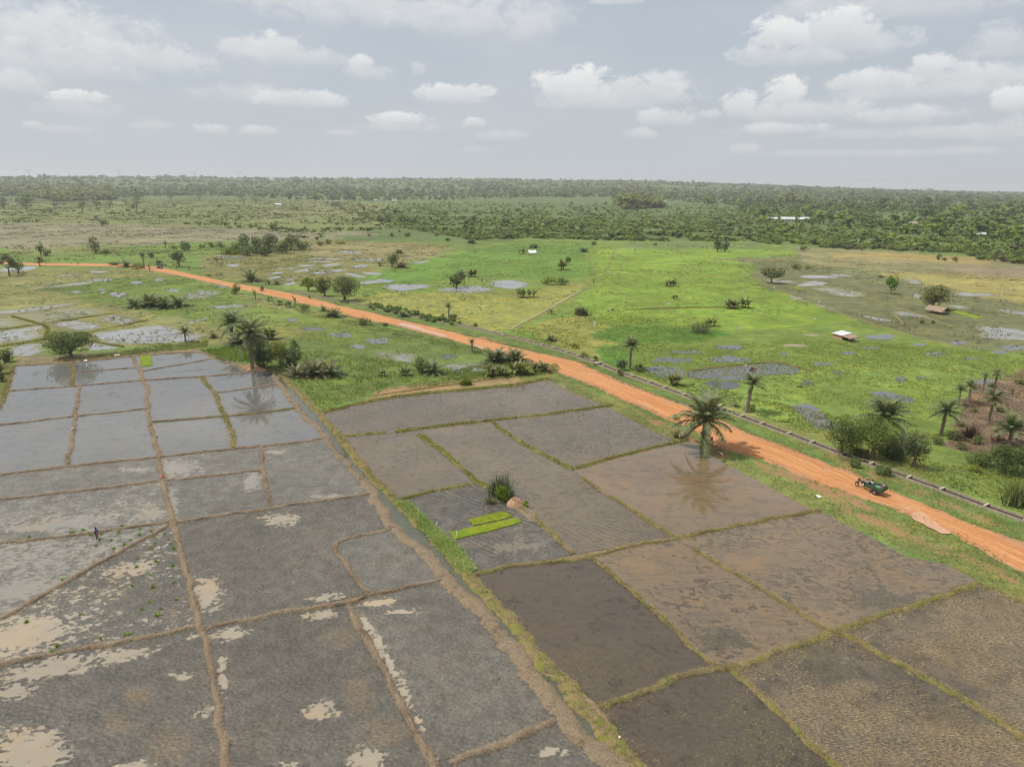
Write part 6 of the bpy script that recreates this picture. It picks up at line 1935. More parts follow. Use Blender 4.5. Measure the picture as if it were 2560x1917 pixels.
# --- blades on the bunds
gd, gg = Grass(), Grass()
for bi, (ln, ww, hh, style, dist, nor) in enumerate(BUNDS):
    if dist > 260: continue
    n = len(ln)
    L_ = np.sum(np.linalg.norm(np.diff(ln, axis=0), axis=1))
    near = np.clip(95 / max(dist, 40), .35, 1.6)
    for kind_, dens in {'dry': (('d', 60),), 'mix': (('d', 44), ('y', 22), ('g', 14)), 'grn': (('y', 34), ('g', 40)), 'far': ()}[style]:
        k = int(L_ * dens * near)
        i = rng.integers(0, n, k)
        u = rng.normal(0, .46, k)
        if kind_ == 'g':                                   # green comes in patches along the bund
            m = fbm(i * .09, i * 0 + bi * 3.3, 900 + bi, 3) > (.46 if style != 'grn' else .36); i, u = i[m], u[m]
        if not len(i): continue
        xy = ln[i] + nor[i] * (u * ww[i] * .72)[:, None] + rng.uniform(-.15, .15, (len(i), 2))
        z = hh[i] * np.clip(1 - (np.abs(u) * 1.5) ** 2, 0, 1) * .8
        p = np.column_stack([xy, z])
        sc = max(1.0, dist / 75)
        if kind_ == 'd': gd.add(p, 3, .30 * sc ** .4, .030 * sc, 1.25, STRAW, .35, 50 + bi)
        elif kind_ == 'y': gg.add(p, 3, .26 * sc ** .4, .034 * sc, .75, GYEL, 0, 150 + bi)
        else: gg.add(p, 3, .26 * sc ** .4, .040 * sc, .6, GGREEN, 0, 250 + bi)
gd.done('dry_grass', 'dry straw-coloured grass matting the earth bunds')
gg.done('bund_grass', 'green and yellow grass growing along the bunds')
# --- lush green tongue beside the ditch
gs = Grass()
TONG = [(986, 1256), (1022, 1258), (1066, 1298), (1112, 1340), (1152, 1372), (1190, 1428), (1170, 1446), (1128, 1408), (1086, 1362), (1036, 1308)]
p = pts_in(TONG, 44)
p = np.column_stack([p, np.full(len(p), .22) + rng.uniform(0, .16, len(p))])
gs.add(p, 4, .30, .11, 1.15, (A(128, 184, 66), A(184, 224, 116)), 0, 3)
for q_ in [(1243, 1700, 12, 8), (1365, 1696, 14, 8), (1300, 1590, 10, 14), (1325, 1640, 8, 10), (1050, 1372, 8, 8), (1100, 1420, 10, 8), (900, 1196, 10, 10), (866, 1130, 14, 16), (1510, 1868, 14, 10), (1455, 1800, 8, 8), (1400, 1735, 8, 6), (1130, 1432, 8, 8)]:
    a_ = np.linspace(0, 6.28, 10)[:-1]
    gs.add(pts_in(np.column_stack([q_[0] + q_[2] * np.cos(a_), q_[1] + q_[3] * np.sin(a_)]), 16), 4, .24, .07, .9, (A(74, 128, 44), A(132, 176, 76)), 0, int(q_[0]))
gs.done('green_groundcover', 'bright green creeping plants on the ditch bank')
# --- tall lush grass by the thicket, verge grass, rice
gl = Grass()
gl.add(pts_in([(640, 925), (700, 866), (860, 885), (1050, 912), (1290, 935), (1130, 960), (960, 978), (870, 1002), (806, 1026), (735, 962)], 4, 40000, thin=(4, .36, 30)), 5, .5, .10, .6, LUSH, 0, 11)
gl.add(pts_in([(960, 975), (1130, 956), (1330, 925), (1385, 930), (1290, 945), (1100, 962), (940, 985)], 6, 20000, thin=(3, .45, 31)), 5, .55, .09, .6, (A(116, 142, 62), A(176, 178, 100)), 0, 12)
gl.add(pts_in([(1090, 938), (1200, 912), (1400, 912), (1390, 935), (1230, 945), (1120, 952)], 5, 30000, thin=(3, .4, 36)), 5, .7, .10, .5, (A(110, 146, 70), A(168, 186, 106)), 0, 14)
gl.add(pts_in([(500, 876), (620, 862), (660, 905), (560, 905)], 6, 20000), 5, .7, .10, .5, (A(96, 146, 52), A(160, 190, 88)), 0, 13)
gl.add(pts_in([(230, 890), (420, 862), (520, 852), (520, 868), (420, 878), (260, 895)], 4, 20000), 5, .7, .11, .5, LUSH, 0, 15)
gl.done('tall_grass', 'tall lush grass around the palm thicket and hedge')
gv = Grass()
VPOLY = [(1290, 905), (1500, 990), (1700, 1070), (1800, 1132), (1990, 1197), (2150, 1250), (2300, 1312), (2560, 1435), (2800, 1550), (2800, 1640), (2560, 1520), (2440, 1455), (2366, 1412), (2180, 1338), (2030, 1274), (1770, 1135),
         (1640, 1085), (1480, 1003), (1370, 950)]
pv = pts_in(VPOLY, 9, 90000, thin=(2.2, .40, 41))
_, so_ = paint(pv[:, 0], pv[:, 1])
pv = pv[so_ < .3 + rng.uniform(-.1, .5, len(pv))]
gv.add(pv, 4, .22, .060, .8, VERGE, 0, 21)
pv2 = pts_in([(1330, 872), (1480, 915), (1700, 1000), (1900, 1085), (2066, 1152), (2214, 1212), (2560, 1346), (2700, 1400), (2700, 1352), (2560, 1304), (2249, 1194), (2069, 1128), (1900, 1066), (1649, 973), (1472, 908)], 8, 60000, thin=(2.0, .42, 43))
gv.add(pv2, 4, .24, .065, .8, VERGE, 0, 22)
gv.add(pts_in([(1560, 925), (1738, 985), (1900, 1040), (2069, 1100), (2200, 1140), (2319, 1195), (2560, 1285), (2700, 1330), (2700, 1240), (2480, 1180), (2320, 1140), (2290, 1060), (2060, 1030), (1900, 1000), (1700, 940)], 5, 60000, thin=(3, .40, 45)), 5, .42, .085, .6,
       (A(108, 142, 62), A(168, 180, 92)), 0, 23)
gv.add(pts_in([(30, 905), (180, 893), (330, 880), (330, 890), (180, 903), (36, 914)], 5, 8000, thin=(2, .5, 47)), 4, .25, .08, .8, VERGE, 0, 24)
gv.add(pts_in([(-60, 905), (36, 905), (20, 975), (-60, 1040)], 6, 8000), 4, .3, .08, .8, VERGE, 0, 25)
gv.add(pts_in([(735, 770), (900, 806), (1060, 840), (1210, 880), (1300, 905), (1250, 900), (1100, 865), (900, 820), (740, 780)], 4, 30000, thin=(3, .42, 48)), 4, .4, .12, .7, VERGE, 0, 26)
for edge_, nrm_ in ((ROAD_A, -1), (ROAD_B, 1)):
    dd_ = np.linalg.norm(edge_, axis=1)
    ii = rng.integers(0, len(edge_), 9000)
    ii = ii[(dd_[ii] < 260) & (fbm(ii * .21, ii * 0 + nrm_ * 7, 990, 3) > .40)]
    q_ = edge_[ii] + dirn[ii] * (nrm_ * rng.normal(.15, .55, len(ii)))[:, None] + rng.uniform(-1, 1, (len(ii), 2)) * .5
    gv.add(np.column_stack([q_, np.full(len(q_), .04)]), 4, .22, .07, .8, VERGE, 0, 28 + nrm_)
gv.done('verge_grass', 'short patchy grass on the road verges')
gr = Grass()
gr.add(pts_in([(1500, 880), (1700, 870), (2000, 850), (2300, 862), (2600, 900), (2600, 960), (2420, 950), (2400, 1010), (2290, 1050), (2060, 1020), (1880, 990), (1740, 950), (1560, 915)], 2.4, 60000, thin=(5, .36, 51)), 4, .32, .13, .6, (A(124, 160, 66), A(170, 190, 90)), 0, 31)
gr.add(pts_in([(1250, 840), (1330, 805), (1560, 790), (1800, 820), (1760, 870), (1560, 880), (1400, 868)], 1.6, 40000, thin=(6, .40, 52)), 4, .36, .17, .6, (A(122, 158, 66), A(172, 186, 92)), 0, 32)
gr.add(pts_in([(640, 800), (900, 812), (1180, 880), (1060, 905), (860, 880), (700, 860), (560, 850)], 1.6, 40000, thin=(5, .45, 53)), 4, .3, .15, .7, (A(118, 146, 72), A(166, 174, 100)), 0, 33)
gr.done('rice_plants', 'rice plants standing in the nearer green fields')
# --- herbs and tussocks over the whole plain, thinner with distance
gm = Grass()
for poly, dens, th, sc, L_, W_, pal, sd in [
    ([(-200, 675), (380, 675), (560, 720), (720, 766), (640, 830), (470, 868), (-200, 868)], .30, .50, 9, .45, .26, (A(96, 124, 60), A(160, 164, 100)), 201),
    ([(-300, 625), (206, 625), (560, 605), (560, 700), (377, 662), (-300, 656)], .16, .50, 14, .7, .5, (A(88, 120, 58), A(150, 164, 90)), 202),
    ([(-300, 556), (475, 565), (960, 583), (560, 603), (206, 624), (-300, 622)], .05, .52, 20, .8, .8, (A(110, 120, 80), A(170, 164, 124)), 203),
    ([(560, 610), (1130, 612), (1060, 655), (950, 695), (700, 712), (500, 680)], .14, .52, 14, .6, .5, (A(104, 124, 66), A(160, 160, 100)), 204),
    ([(880, 760), (1010, 735), (1300, 730), (1450, 710), (1500, 690), (1860, 640), (2030, 760), (1850, 830), (1560, 800), (1330, 800), (1240, 836), (1050, 782)], .20, .50, 10, .4, .28, (A(112, 146, 62), A(174, 188, 96)), 205),
    ([(900, 748), (1000, 662), (1300, 602), (1900, 610), (1990, 640), (1860, 690), (1500, 690), (1200, 720)], .08, .52, 16, .5, .5, (A(106, 142, 62), A(160, 180, 92)), 206),
    ([(1900, 660), (2000, 640), (2700, 690), (2700, 900), (2450, 880), (2290, 842), (2150, 800), (2030, 760)], .16, .52, 12, .4, .36, (A(108, 116, 72), A(160, 154, 104)), 207),
    ([(-200, 505), (400, 492), (900, 506), (1010, 560), (480, 562), (-200, 553)], .012, .48, 30, 1.3, 1.8, (A(92, 116, 64), A(150, 156, 98)), 208),
    ([(735, 700), (900, 690), (1000, 720), (960, 770), (860, 745)], .3, .5, 8, .4, .3, (A(104, 140, 60), A(160, 176, 90)), 209)]:
    gm.add(pts_in(poly, dens, 26000, thin=(sc, th, sd)), 4, L_, W_, .7, pal, 0, sd)
gm.done('meadow_herbs', 'tussocks and herbs scattered over the green plain')
gk = Grass()
for q_, pal in [([(1173, 1300), (1200, 1292), (1255, 1280), (1268, 1283), (1281, 1290), (1276, 1294), (1230, 1305), (1185, 1314)], (A(140, 160, 50), A(186, 196, 80))),
                ([(1122, 1331), (1150, 1326), (1220, 1311), (1286, 1296), (1298, 1299), (1304, 1305), (1298, 1309), (1240, 1324), (1180, 1340), (1138, 1349)], (A(128, 172, 44), A(178, 204, 76))),
                ([(350, 891), (378, 888), (381, 915), (352, 918)], (A(116, 170, 44), A(160, 200, 70)))]:
    p = pts_in(q_, 40, 9000)
    gk.add(np.column_stack([p, np.full(len(p), .12)]), 3, .13, .05, .7, pal, 0, int(q_[0][0]))
gk.done('seedling_blades', 'young rice blades standing on the seedbeds')
# --- bare plot: dry stalks
gb = Grass()
gb.add(pts_in([(2410, 1000), (2440, 960), (2560, 930), (2640, 930), (2640, 1110), (2560, 1115), (2440, 1135), (2370, 1112)], 5, 30000, thin=(2.5, .40, 61)), 4, .5, .07, .9, (A(120, 100, 78), A(186, 162, 128)), 0, 41)
gb.done('dry_stalks', 'dry cut stalks littering the bare plot')
# --- stubble standing in the upper flooded paddies of the right block
gt = Grass()
d0 = GP([(800, 1062), (1420, 960)]); dv = d0[1] - d0[0]; dv /= np.linalg.norm(dv); nv = np.array([-dv[1], dv[0]])


def rows_in(key, drow, dst, jit, thin):
    wp = GP(PADPOLY[key]); c0 = wp.mean(0)
    R_ = np.abs(wp - c0).max() * 1.5
    a_, b_ = np.meshgrid(np.arange(-R_, R_, dst), np.arange(-R_, R_, drow))
    p = c0 + a_.ravel()[:, None] * dv + b_.ravel()[:, None] * nv + rng.normal(size=(a_.size, 2)) * jit
    p = p[pip(p[:, 0], p[:, 1], wp)]
    p = p[poly_dist(p[:, 0], p[:, 1], wp) > .8]
    sc, th, sd = thin
    return p[fbm(p[:, 0] / sc, p[:, 1] / sc, sd, 3) + rng.uniform(-.12, .12, len(p)) > th]


gt.add(rows_in('R1', .85, .55, .10, (6, .36, 71)), 4, .26, .050, .5, (A(112, 112, 60), A(178, 168, 104)), 0, 51)
gt.add(rows_in('R2', .75, .6, .2, (5, .50, 72)), 4, .25, .045, .5, (A(96, 106, 58), A(150, 152, 92)), 0, 52)
gt.add(rows_in('R3', .8, .8, .4, (5, .60, 73)), 4, .22, .05, .6, (A(104, 116, 56), A(160, 162, 88)), 0, 53)
gt.add(rows_in('R4', .9, .9, .4, (6, .63, 74)), 4, .2, .05, .6, (A(92, 100, 56), A(140, 142, 84)), 0, 54)
gt.add(rows_in('R9', .9, .9, .4, (6, .60, 75)), 4, .2, .05, .6, (A(104, 104, 60), A(160, 150, 96)), 0, 55)
gt.add(rows_in('R8', .8, .8, .4, (5, .62, 76)), 4, .2, .04, .6, (A(104, 104, 60), A(160, 150, 96)), 0, 56)
gt.add(rows_in('R7', .8, .8, .4, (4, .60, 77)), 4, .2, .04, .7, (A(104, 100, 66), A(150, 142, 100)), 0, 57)
for key, th in (('B2', .60), ('B1', .66), ('C2', .66), ('C3', .64), ('C4', .6), ('A1', .62), ('A3', .60), ('A5', .58), ('B4', .64), ('C1', .66), ('B3', .68)):
    gt.add(rows_in(key, .8, .8, .5, (4, th, sum(map(ord, key)))), 4, .2, .05, .7, (A(104, 140, 60), A(150, 176, 84)), 0, ord(key[0]) + ord(key[1]))
for q_ in [(92, 936, 16, 8), (132, 934, 14, 8), (404, 899, 12, 5), (446, 893, 10, 4), (478, 924, 32, 6), (245, 934, 18, 4), (283, 989, 20, 8), (250, 1063, 8, 5), (85, 1135, 10, 5), (1000, 1113, 14, 6), (1170, 1108, 16, 6), (1218, 1098, 10, 4), (1590, 1072, 14, 8)]:
    a_ = np.linspace(0, 6.28, 12)[:-1]
    gt.add(pts_in(np.column_stack([q_[0] + q_[2] * np.cos(a_), q_[1] + q_[3] * np.sin(a_)]), 6, thin=(1.2, .42, 91)), 4, .2, .07, .8, (A(112, 152, 56), A(160, 184, 84)), 0, int(q_[0] + q_[1]))
gt.done('paddy_weeds', 'stubble and weeds standing in the flooded paddies')
# --- straw lying on the drained paddies
gw = Grass()
for key, dens, th, sd in (('R11', 50, .50, 81), ('R12', 46, .42, 82), ('R10', 9, .52, 83), ('G2', 3, .60, 84), ('G1', 2.0, .62, 85), ('F2', 2, .62, 86)):
    p = pts_in(PADPOLY[key], dens, 60000, thin=(2.6, th, sd))
    cd = GP([(2129, 1596), (2560, 1846)]); ca_ = math.atan2(*(cd[1] - cd[0])[::-1])
    gw.add(p, 3, .36, .040, 1.35, STRAW2 if key.startswith('R') else (A(160, 124, 88), A(200, 160, 118)), .55, sd, ca_ if key in ('R12', 'R11') else None)
gw.done('loose_straw', 'loose dry straw lying on the drained paddies')

# ================================================================== small things
def plain(name, col, rough=.6, metal=0.0, var=.18):
    m, t = new_mat(name)
    pos = t.n('ShaderNodeTexCoord', out=3)
    n_ = t.noise(pos, 5.0, 4.0, .6)
    v_ = t.mr(n_, .3, .7, 1 - var, 1 + var)
    p = principled(t, t.mix(1.0, col, t.n('ShaderNodeCombineColor', v_, v_, v_), 'MULTIPLY'), rough, None, 1.45, .4)
    t.put(p, 'Metallic', metal)
    return m


M_SKIN = plain('dark_skin', (.045, .026, .018), .5)
M_WHITE = plain('white_cloth', (.72, .72, .70), .9, 0, .06)
M_BLUE = plain('blue_cloth', (.09, .16, .30), .9)
M_PALEBL = plain('pale_blue_cloth', (.42, .52, .62), .9)
M_RED = plain('red_cloth', (.42, .10, .08), .9)
M_GREYC = plain('grey_cloth', (.22, .21, .20), .9)
M_DARKC = plain('dark_cloth', (.03, .03, .04), .9)
M_PINK = plain('pinkish_cloth', (.50, .32, .30), .9)
M_TYRE = plain('tyre_rubber', (.035, .032, .03), .85)
M_RIM = plain('dusty_rim', (.42, .34, .27), .6)
M_BLACK = plain('black_metal', (.03, .03, .032), .45, .2)
M_STEEL = plain('worn_steel', (.34, .33, .31), .45, .7)
M_GREEN = plain('green_paint', (.035, .085, .035), .55, 0, .35)
M_GREENT = plain('green_tarpaulin', (.17, .30, .20), .75, 0, .35)
M_WOOD = plain('grey_wood', (.26, .20, .15), .9)
M_BRICK = plain('mud_wall', (.44, .25, .16), .95)
M_TIN = plain('bare_tin_sheet', (.66, .67, .70), .4, .3, .08)
M_THATCH = plain('dry_thatch', (.27, .20, .14), .95)
M_BAG = plain('white_plastic_bag', (.80, .80, .78), .5, 0, .04)
M_EARTH = plain('termite_earth', A(204, 166, 130), .95, 0, .3)
M_SAND = plain('grey_spoil', A(182, 168, 146), .95)
M_ROOFR = plain('far_roof', (.62, .60, .58), .6)
M_CREAM = plain('pale_wall', (.60, .56, .48), .9)
M_DARKW_ = plain('painted_opening_shade', (.02, .02, .02), .9)  # near-black surface painted as the shade inside doors and windows
M_CARP = plain('dark_blue_paint', (.03, .06, .09), .3, 0, .05)
M_GLASS = plain('car_glass', (.03, .04, .05), .1)
M_PIPE = plain('pale_pipe', (.62, .60, .54), .6)
M_HELM = plain('helmet_white', (.7, .7, .68), .3, 0, .04)


def skin_body(name, joints, edges, mat, parent, sub=1):
    """joints: list of (x,y,z,r); one continuous skinned surface"""
    me = bpy.data.meshes.new('tmp')
    me.from_pydata([j[:3] for j in joints], edges, [])
    o = bpy.data.objects.new('tmp', me); COL.objects.link(o)
    md = o.modifiers.new('s', 'SKIN'); md.use_smooth_shade = True
    for i, j in enumerate(joints):
        sv = me.skin_vertices[0].data[i]; sv.radius = (j[3], j[3]); sv.use_root = (i == 0)
    sb = o.modifiers.new('d', 'SUBSURF'); sb.levels = sub; sb.render_levels = sub
    dg = bpy.context.evaluated_depsgraph_get()
    out = bpy.data.meshes.new_from_object(o.evaluated_get(dg))
    bpy.data.objects.remove(o); bpy.data.meshes.remove(me)
    out.name = name
    out.materials.clear(); out.materials.append(mat)
    return link(name, out, parent)


def person(loc, rz, label, pose='stand', top=M_WHITE, legs=M_DARKC, hair=M_DARKC, short=False, group=None, h=1.7):
    root = empty('person', loc, rz, label, 'person', group)
    k = h / 1.7
    root.scale = (k, k, k)
    # facing +X; joints: 0 pelvis 1 waist 2 chest 3 neck 4 head, arms, legs
    P_ = {'stand': dict(ch=(0.02, 0, 1.32), hip=(.0, .10, .86), kn=(.03, .11, .47), an=(-.01, .12, .06), el=(.04, .27, 1.06), ha=(.18, .24, .86), pel=(0, 0, .92), nk=(.03, 0, 1.48), hd=(.05, 0, 1.62)),
          'bend': dict(ch=(.36, 0, 1.08), hip=(-.08, .11, .86), kn=(-.02, .16, .46), an=(-.10, .20, .06), el=(.50, .24, .86), ha=(.70, .20, .80), pel=(-.05, 0, .92), nk=(.50, 0, 1.16), hd=(.63, 0, 1.18)),
          'sit': dict(ch=(.04, 0, .52), hip=(.04, .11, .08), kn=(.44, .14, .16), an=(.46, .14, -.26), el=(.16, .26, .30), ha=(.38, .20, .26), pel=(0, 0, .12), nk=(.06, 0, .68), hd=(.08, 0, .82)),
          'ride': dict(ch=(.12, 0, .50), hip=(.05, .12, .08), kn=(.40, .20, .06), an=(.26, .18, -.36), el=(.30, .26, .36), ha=(.56, .26, .36), pel=(0, 0, .12), nk=(.16, 0, .66), hd=(.20, 0, .80)),
          'walk': dict(ch=(.05, 0, 1.32), hip=(0, .10, .86), kn=(.14, .10, .48), an=(.10, .11, .06), el=(-.08, .26, 1.08), ha=(-.02, .26, .86), pel=(0, 0, .92), nk=(.07, 0, 1.48), hd=(.10, 0, 1.62))}[pose]

    def mir(v): return (v[0], -v[1], v[2])
    def j(v, r): return (*v, r)
    kn2, an2 = mir(P_['kn']), mir(P_['an'])
    if pose == 'walk': kn2, an2 = (-.02, -.10, .47), (-.26, -.11, .10)
    ch, pel, nk, hd = P_['ch'], P_['pel'], P_['nk'], P_['hd']
    wa = tuple((a + b) / 2 for a, b in zip(ch, pel))
    sh = (ch[0], .19, ch[2] + .06)
    J = [j(pel, .13), j(wa, .12), j(ch, .14), j(nk, .055), j(hd, .095), (hd[0] + .01, 0, hd[2] + .10, .085),
         j(sh, .062), j(P_['el'], .045), j(P_['ha'], .034), j(mir(sh), .062), j(mir(P_['el']), .045), j(mir(P_['ha']), .034),
         j(P_['hip'], .088), j(P_['kn'], .062), j(P_['an'], .042), j(mir(P_['hip']), .088), j(kn2, .062), j(an2, .042),
         (P_['an'][0] + .14, P_['an'][1], P_['an'][2] - .03, .036), (an2[0] + .14, an2[1], an2[2] - .03, .036)]
    E = [(0, 1), (1, 2), (2, 3), (3, 4), (4, 5), (2, 6), (6, 7), (7, 8), (2, 9), (9, 10), (10, 11), (0, 12), (12, 13), (13, 14), (0, 15), (15, 16), (16, 17), (14, 18), (17, 19)]
    skin_body('body', J, E, M_SKIN, root)
    el = tuple(a * .45 + b * .55 for a, b in zip(sh, P_['el']))
    skin_body('shirt', [j(wa, .145), (pel[0], 0, pel[2] + .04, .15), j(ch, .165), j(sh, .082), j(el, .07), j(mir(sh), .082), j(mir(el), .07), (nk[0], 0, nk[2] - .06, .09)],
              [(0, 1), (0, 2), (2, 3), (3, 4), (2, 5), (5, 6), (2, 7)], top, root)
    f_ = .55 if short else .95
    def leg_end(a, b, c_):
        return tuple(x + (y - x) * min(1, f_ * 2 - 1) for x, y in zip(b, c_)) if f_ > .5 else b
    skin_body('shorts' if short else 'trousers', [j(pel, .148), j(P_['hip'], .108), j(P_['kn'], .082), j(leg_end(0, P_['kn'], P_['an']), .066), j(mir(P_['hip']), .108), j(kn2, .082), j(leg_end(0, kn2, an2), .066)],
              [(0, 1), (1, 2), (2, 3), (0, 4), (4, 5), (5, 6)], legs, root)
    skin_body('hair', [(hd[0] - .02, 0, hd[2] + .07, .105), (hd[0] - .03, 0, hd[2] + .12, .09)], [(0, 1)], hair, root)
    return root


def wheel(parent, loc, r, w, rim=M_RIM, axis='Y', spokes=6):
    bm = bmesh.new()
    n, m = 20, 6
    vs = []
    for i in range(n):
        a = 2 * math.pi * i / n
        for k in range(m):
            b = 2 * math.pi * k / m
            rr = r - w * .5 + math.cos(b) * w * .5
            vs.append(bm.verts.new((math.cos(a) * rr, math.sin(b) * w * .5, math.sin(a) * rr)))
    for i in range(n):
        for k in range(m):
            bm.faces.new((vs[i * m + k], vs[((i + 1) % n) * m + k], vs[((i + 1) % n) * m + (k + 1) % m], vs[i * m + (k + 1) % m]))
    me = bpy.data.meshes.new('tyre'); bm.to_mesh(me); bm.free(); me.materials.append(M_TYRE)
    wo = bpy.data.objects.new('wheel', None); COL.objects.link(wo); wo.parent = parent; wo.location = loc
    link('tyre', me, wo)
    a = Acc()
    th = np.linspace(0, 2 * np.pi, 21)
    ring = np.column_stack([np.cos(th) * (r - w * .95), 0 * th, np.sin(th) * (r - w * .95)])
    v, f = tube(ring, w * .22, 5); a.add(v, f)
    v, f = tube([[0, -w * .5, 0], [0, w * .5, 0]], r * .16, 8); a.add(v, f)
    v, f = tube([[0, -w * .52, 0], [0, -w * .5, 0]], r * .15, 8); a.add(v, f)
    for i in range(spokes):
        an = 2 * np.pi * i / spokes
        v, f = tube([[0, 0, 0], [math.cos(an) * (r - w), 0, math.sin(an) * (r - w)]], w * .13, 4); a.add(v, f)
    link('rim', a.mesh('rim', rim), wo)
    return wo


def rods(name, segs, mat, parent, sides=6):
    a = Acc()
    for pth, rad in segs:
        v, f = tube(pth, rad, sides); a.add(v, f)
    return link(name, a.mesh(name, mat, True), parent)


def boxp(name, size, loc, mat, parent, bev=.02, rot=(0, 0, 0)):
    return link(name, box_mesh(name, *size, mat, bev), parent, loc, rot)


def hull(name, secs, mat, parent, loc=(0, 0, 0)):
    """loft of rectangular-ish sections (x, half width, z low, z high)"""
    a = Acc(); V = []
    for x, hw, z0, z1 in secs:
        c_ = .35
        V += [(x, -hw, z0 + (z1 - z0) * c_), (x, -hw * .7, z0), (x, hw * .7, z0), (x, hw, z0 + (z1 - z0) * c_), (x, hw * .9, z1 - (z1 - z0) * .15), (x, hw * .5, z1), (x, -hw * .5, z1), (x, -hw * .9, z1 - (z1 - z0) * .15)]
    n = len(secs); i = np.arange(n - 1)[:, None] * 8; k = np.arange(8)[None, :]
    f = np.stack([i + k, i + (k + 1) % 8, i + 8 + (k + 1) % 8, i + 8 + k], -1).reshape(-1, 4)
    a.add(V, f)
    for b in (0, (n - 1) * 8):
        a.add([V[b + q] for q in range(8)], [[0, 1, 2, 3], [0, 3, 4, 7], [4, 5, 6, 7]])
    return link(name, a.mesh(name, mat, True), parent, loc)


def motorcycle(loc, rz, label, body=M_BLACK, group=None):
    r_ = empty('motorcycle', loc, rz, label, 'motorcycle', group)
    wheel(r_, (.66, 0, .30), .30, .09, M_STEEL, spokes=8)
    wheel(r_, (-.62, 0, .30), .30, .10, M_STEEL, spokes=8)
    rods('frame', [([(-.62, .07, .30), (-.1, .09, .42), (.3, .04, .62), (.42, 0, .84)], .025), ([(-.62, -.07, .30), (-.1, -.09, .42), (.3, -.04, .62), (.42, 0, .84)], .025), ([(-.5, 0, .70), (.1, 0, .66), (.42, 0, .84)], .03)], M_BLACK, r_)
    rods('fork', [([(.66, .07, .30), (.46, .07, .92)], .024), ([(.66, -.07, .30), (.46, -.07, .92)], .024)], M_STEEL, r_)
    rods('handlebar', [([(.30, .36, 1.0), (.42, .14, .97), (.44, 0, .95), (.42, -.14, .97), (.30, -.36, 1.0)], .017)], M_BLACK, r_)
    hull('fuel_tank', [(-.02, .07, .68, .80), (.12, .13, .66, .88), (.30, .13, .68, .90), (.42, .06, .74, .86)], body, r_)
    hull('seat', [(-.72, .09, .72, .82), (-.5, .13, .70, .80), (-.1, .12, .70, .78), (.02, .08, .70, .78)], M_BLACK, r_)
    hull('engine', [(-.12, .12, .28, .50), (.05, .15, .25, .58), (.24, .12, .30, .54)], M_STEEL, r_)
    hull('mudguard', [(.44, .05, .60, .63), (.66, .06, .63, .66), (.88, .05, .54, .58)], body, r_)
    hull('headlight', [(.52, .07, .82, .98), (.60, .09, .80, 1.0), (.64, .06, .84, .97)], M_GLASS, r_)
    rods('exhaust', [([(.1, -.14, .32), (-.3, -.16, .28), (-.75, -.17, .36)], .035)], M_STEEL, r_)
    for s in (-1, 1): rods('mirror', [([(.36, .24 * s, 1.0), (.34, .28 * s, 1.16)], .008), ([(.34, .25 * s, 1.18), (.34, .33 * s, 1.18)], .035)], M_BLACK, r_)
    return r_


def face(p0, p1):
    a_, b_ = G(*p0), G(*p1)
    return math.atan2(b_[1] - a_[1], b_[0] - a_[0])


# ------------------------------------------------------------------ cargo three-wheeler
tp = G(2172, 1228); trz = face((2200, 1238), (2135, 1214))
tc = empty('cargo_tricycle', (tp[0], tp[1], .13), trz, 'green motor three-wheeler with an open cargo bed driving on the red road', 'three-wheeler')
tc.scale = (1.18,) * 3
wheel(tc, (1.55, 0, .29), .29, .11, M_RIM); wheel(tc, (-.95, .62, .33), .33, .17, M_RIM); wheel(tc, (-.95, -.62, .33), .33, .17, M_RIM)
rods('fork', [([(1.55, .09, .29), (1.28, .09, 1.02)], .03), ([(1.55, -.09, .29), (1.28, -.09, 1.02)], .03)], M_BLACK, tc)
rods('handlebar', [([(1.02, .42, 1.12), (1.22, .16, 1.08), (1.24, 0, 1.06), (1.22, -.16, 1.08), (1.02, -.42, 1.12)], .02)], M_BLACK, tc)
rods('chassis', [([(1.28, 0, .95), (.95, 0, .55), (.3, .28, .46), (-1.7, .36, .48)], .045), ([(.95, 0, .55), (.3, -.28, .46), (-1.7, -.36, .48)], .045), ([(-.95, -.6, .34), (-.95, .6, .34)], .05)], M_BLACK, tc)
hull('fuel_tank', [(.62, .10, .72, .86), (.78, .16, .70, .96), (1.0, .16, .72, .98), (1.16, .08, .78, .92)], M_BLACK, tc)
hull('seat', [(.05, .20, .68, .80), (.2, .22, .66, .80), (.62, .15, .68, .78)], M_BLACK, tc)
hull('engine', [(.45, .16, .30, .55), (.65, .2, .26, .62), (.92, .15, .32, .58)], M_STEEL, tc)
hull('mudguard', [(1.26, .08, .58, .62), (1.55, .09, .63, .67), (1.82, .07, .52, .56)], M_GREEN, tc)
hull('headlight', [(1.36, .10, .86, 1.06), (1.46, .13, .82, 1.10), (1.52, .08, .88, 1.04)], M_GLASS, tc)
for s in (-1, 1): rods('mirror', [([(1.06, .34 * s, 1.12), (1.06, .40 * s, 1.32)], .01), ([(1.06, .36 * s, 1.34), (1.06, .47 * s, 1.34)], .05)], M_BLACK, tc)
bed = boxp('cargo_bed', (1.95, 1.28, .07), (-.85, 0, .62), M_GREEN, tc, .01)
for y in (-.64, .64): boxp('side_panel', (1.95, .04, .38), (-.85, y, .84), M_GREEN, tc, .01)
boxp('tailgate', (.04, 1.28, .38), (-1.83, 0, .84), M_GREEN, tc, .01)
boxp('front_panel', (.04, 1.28, .42), (.13, 0, .86), M_GREEN, tc, .01)
rods('rail', [([(.12, y, 1.02), (.12, y, 1.10), (-1.82, y, 1.10), (-1.82, y, 1.0)], .02) for y in (-.64, .64)] + [([(-1.82, -.64, 1.10), (-1.90, -.5, 1.30), (-1.90, .5, 1.30), (-1.82, .64, 1.10)], .02)], M_BLACK, tc)
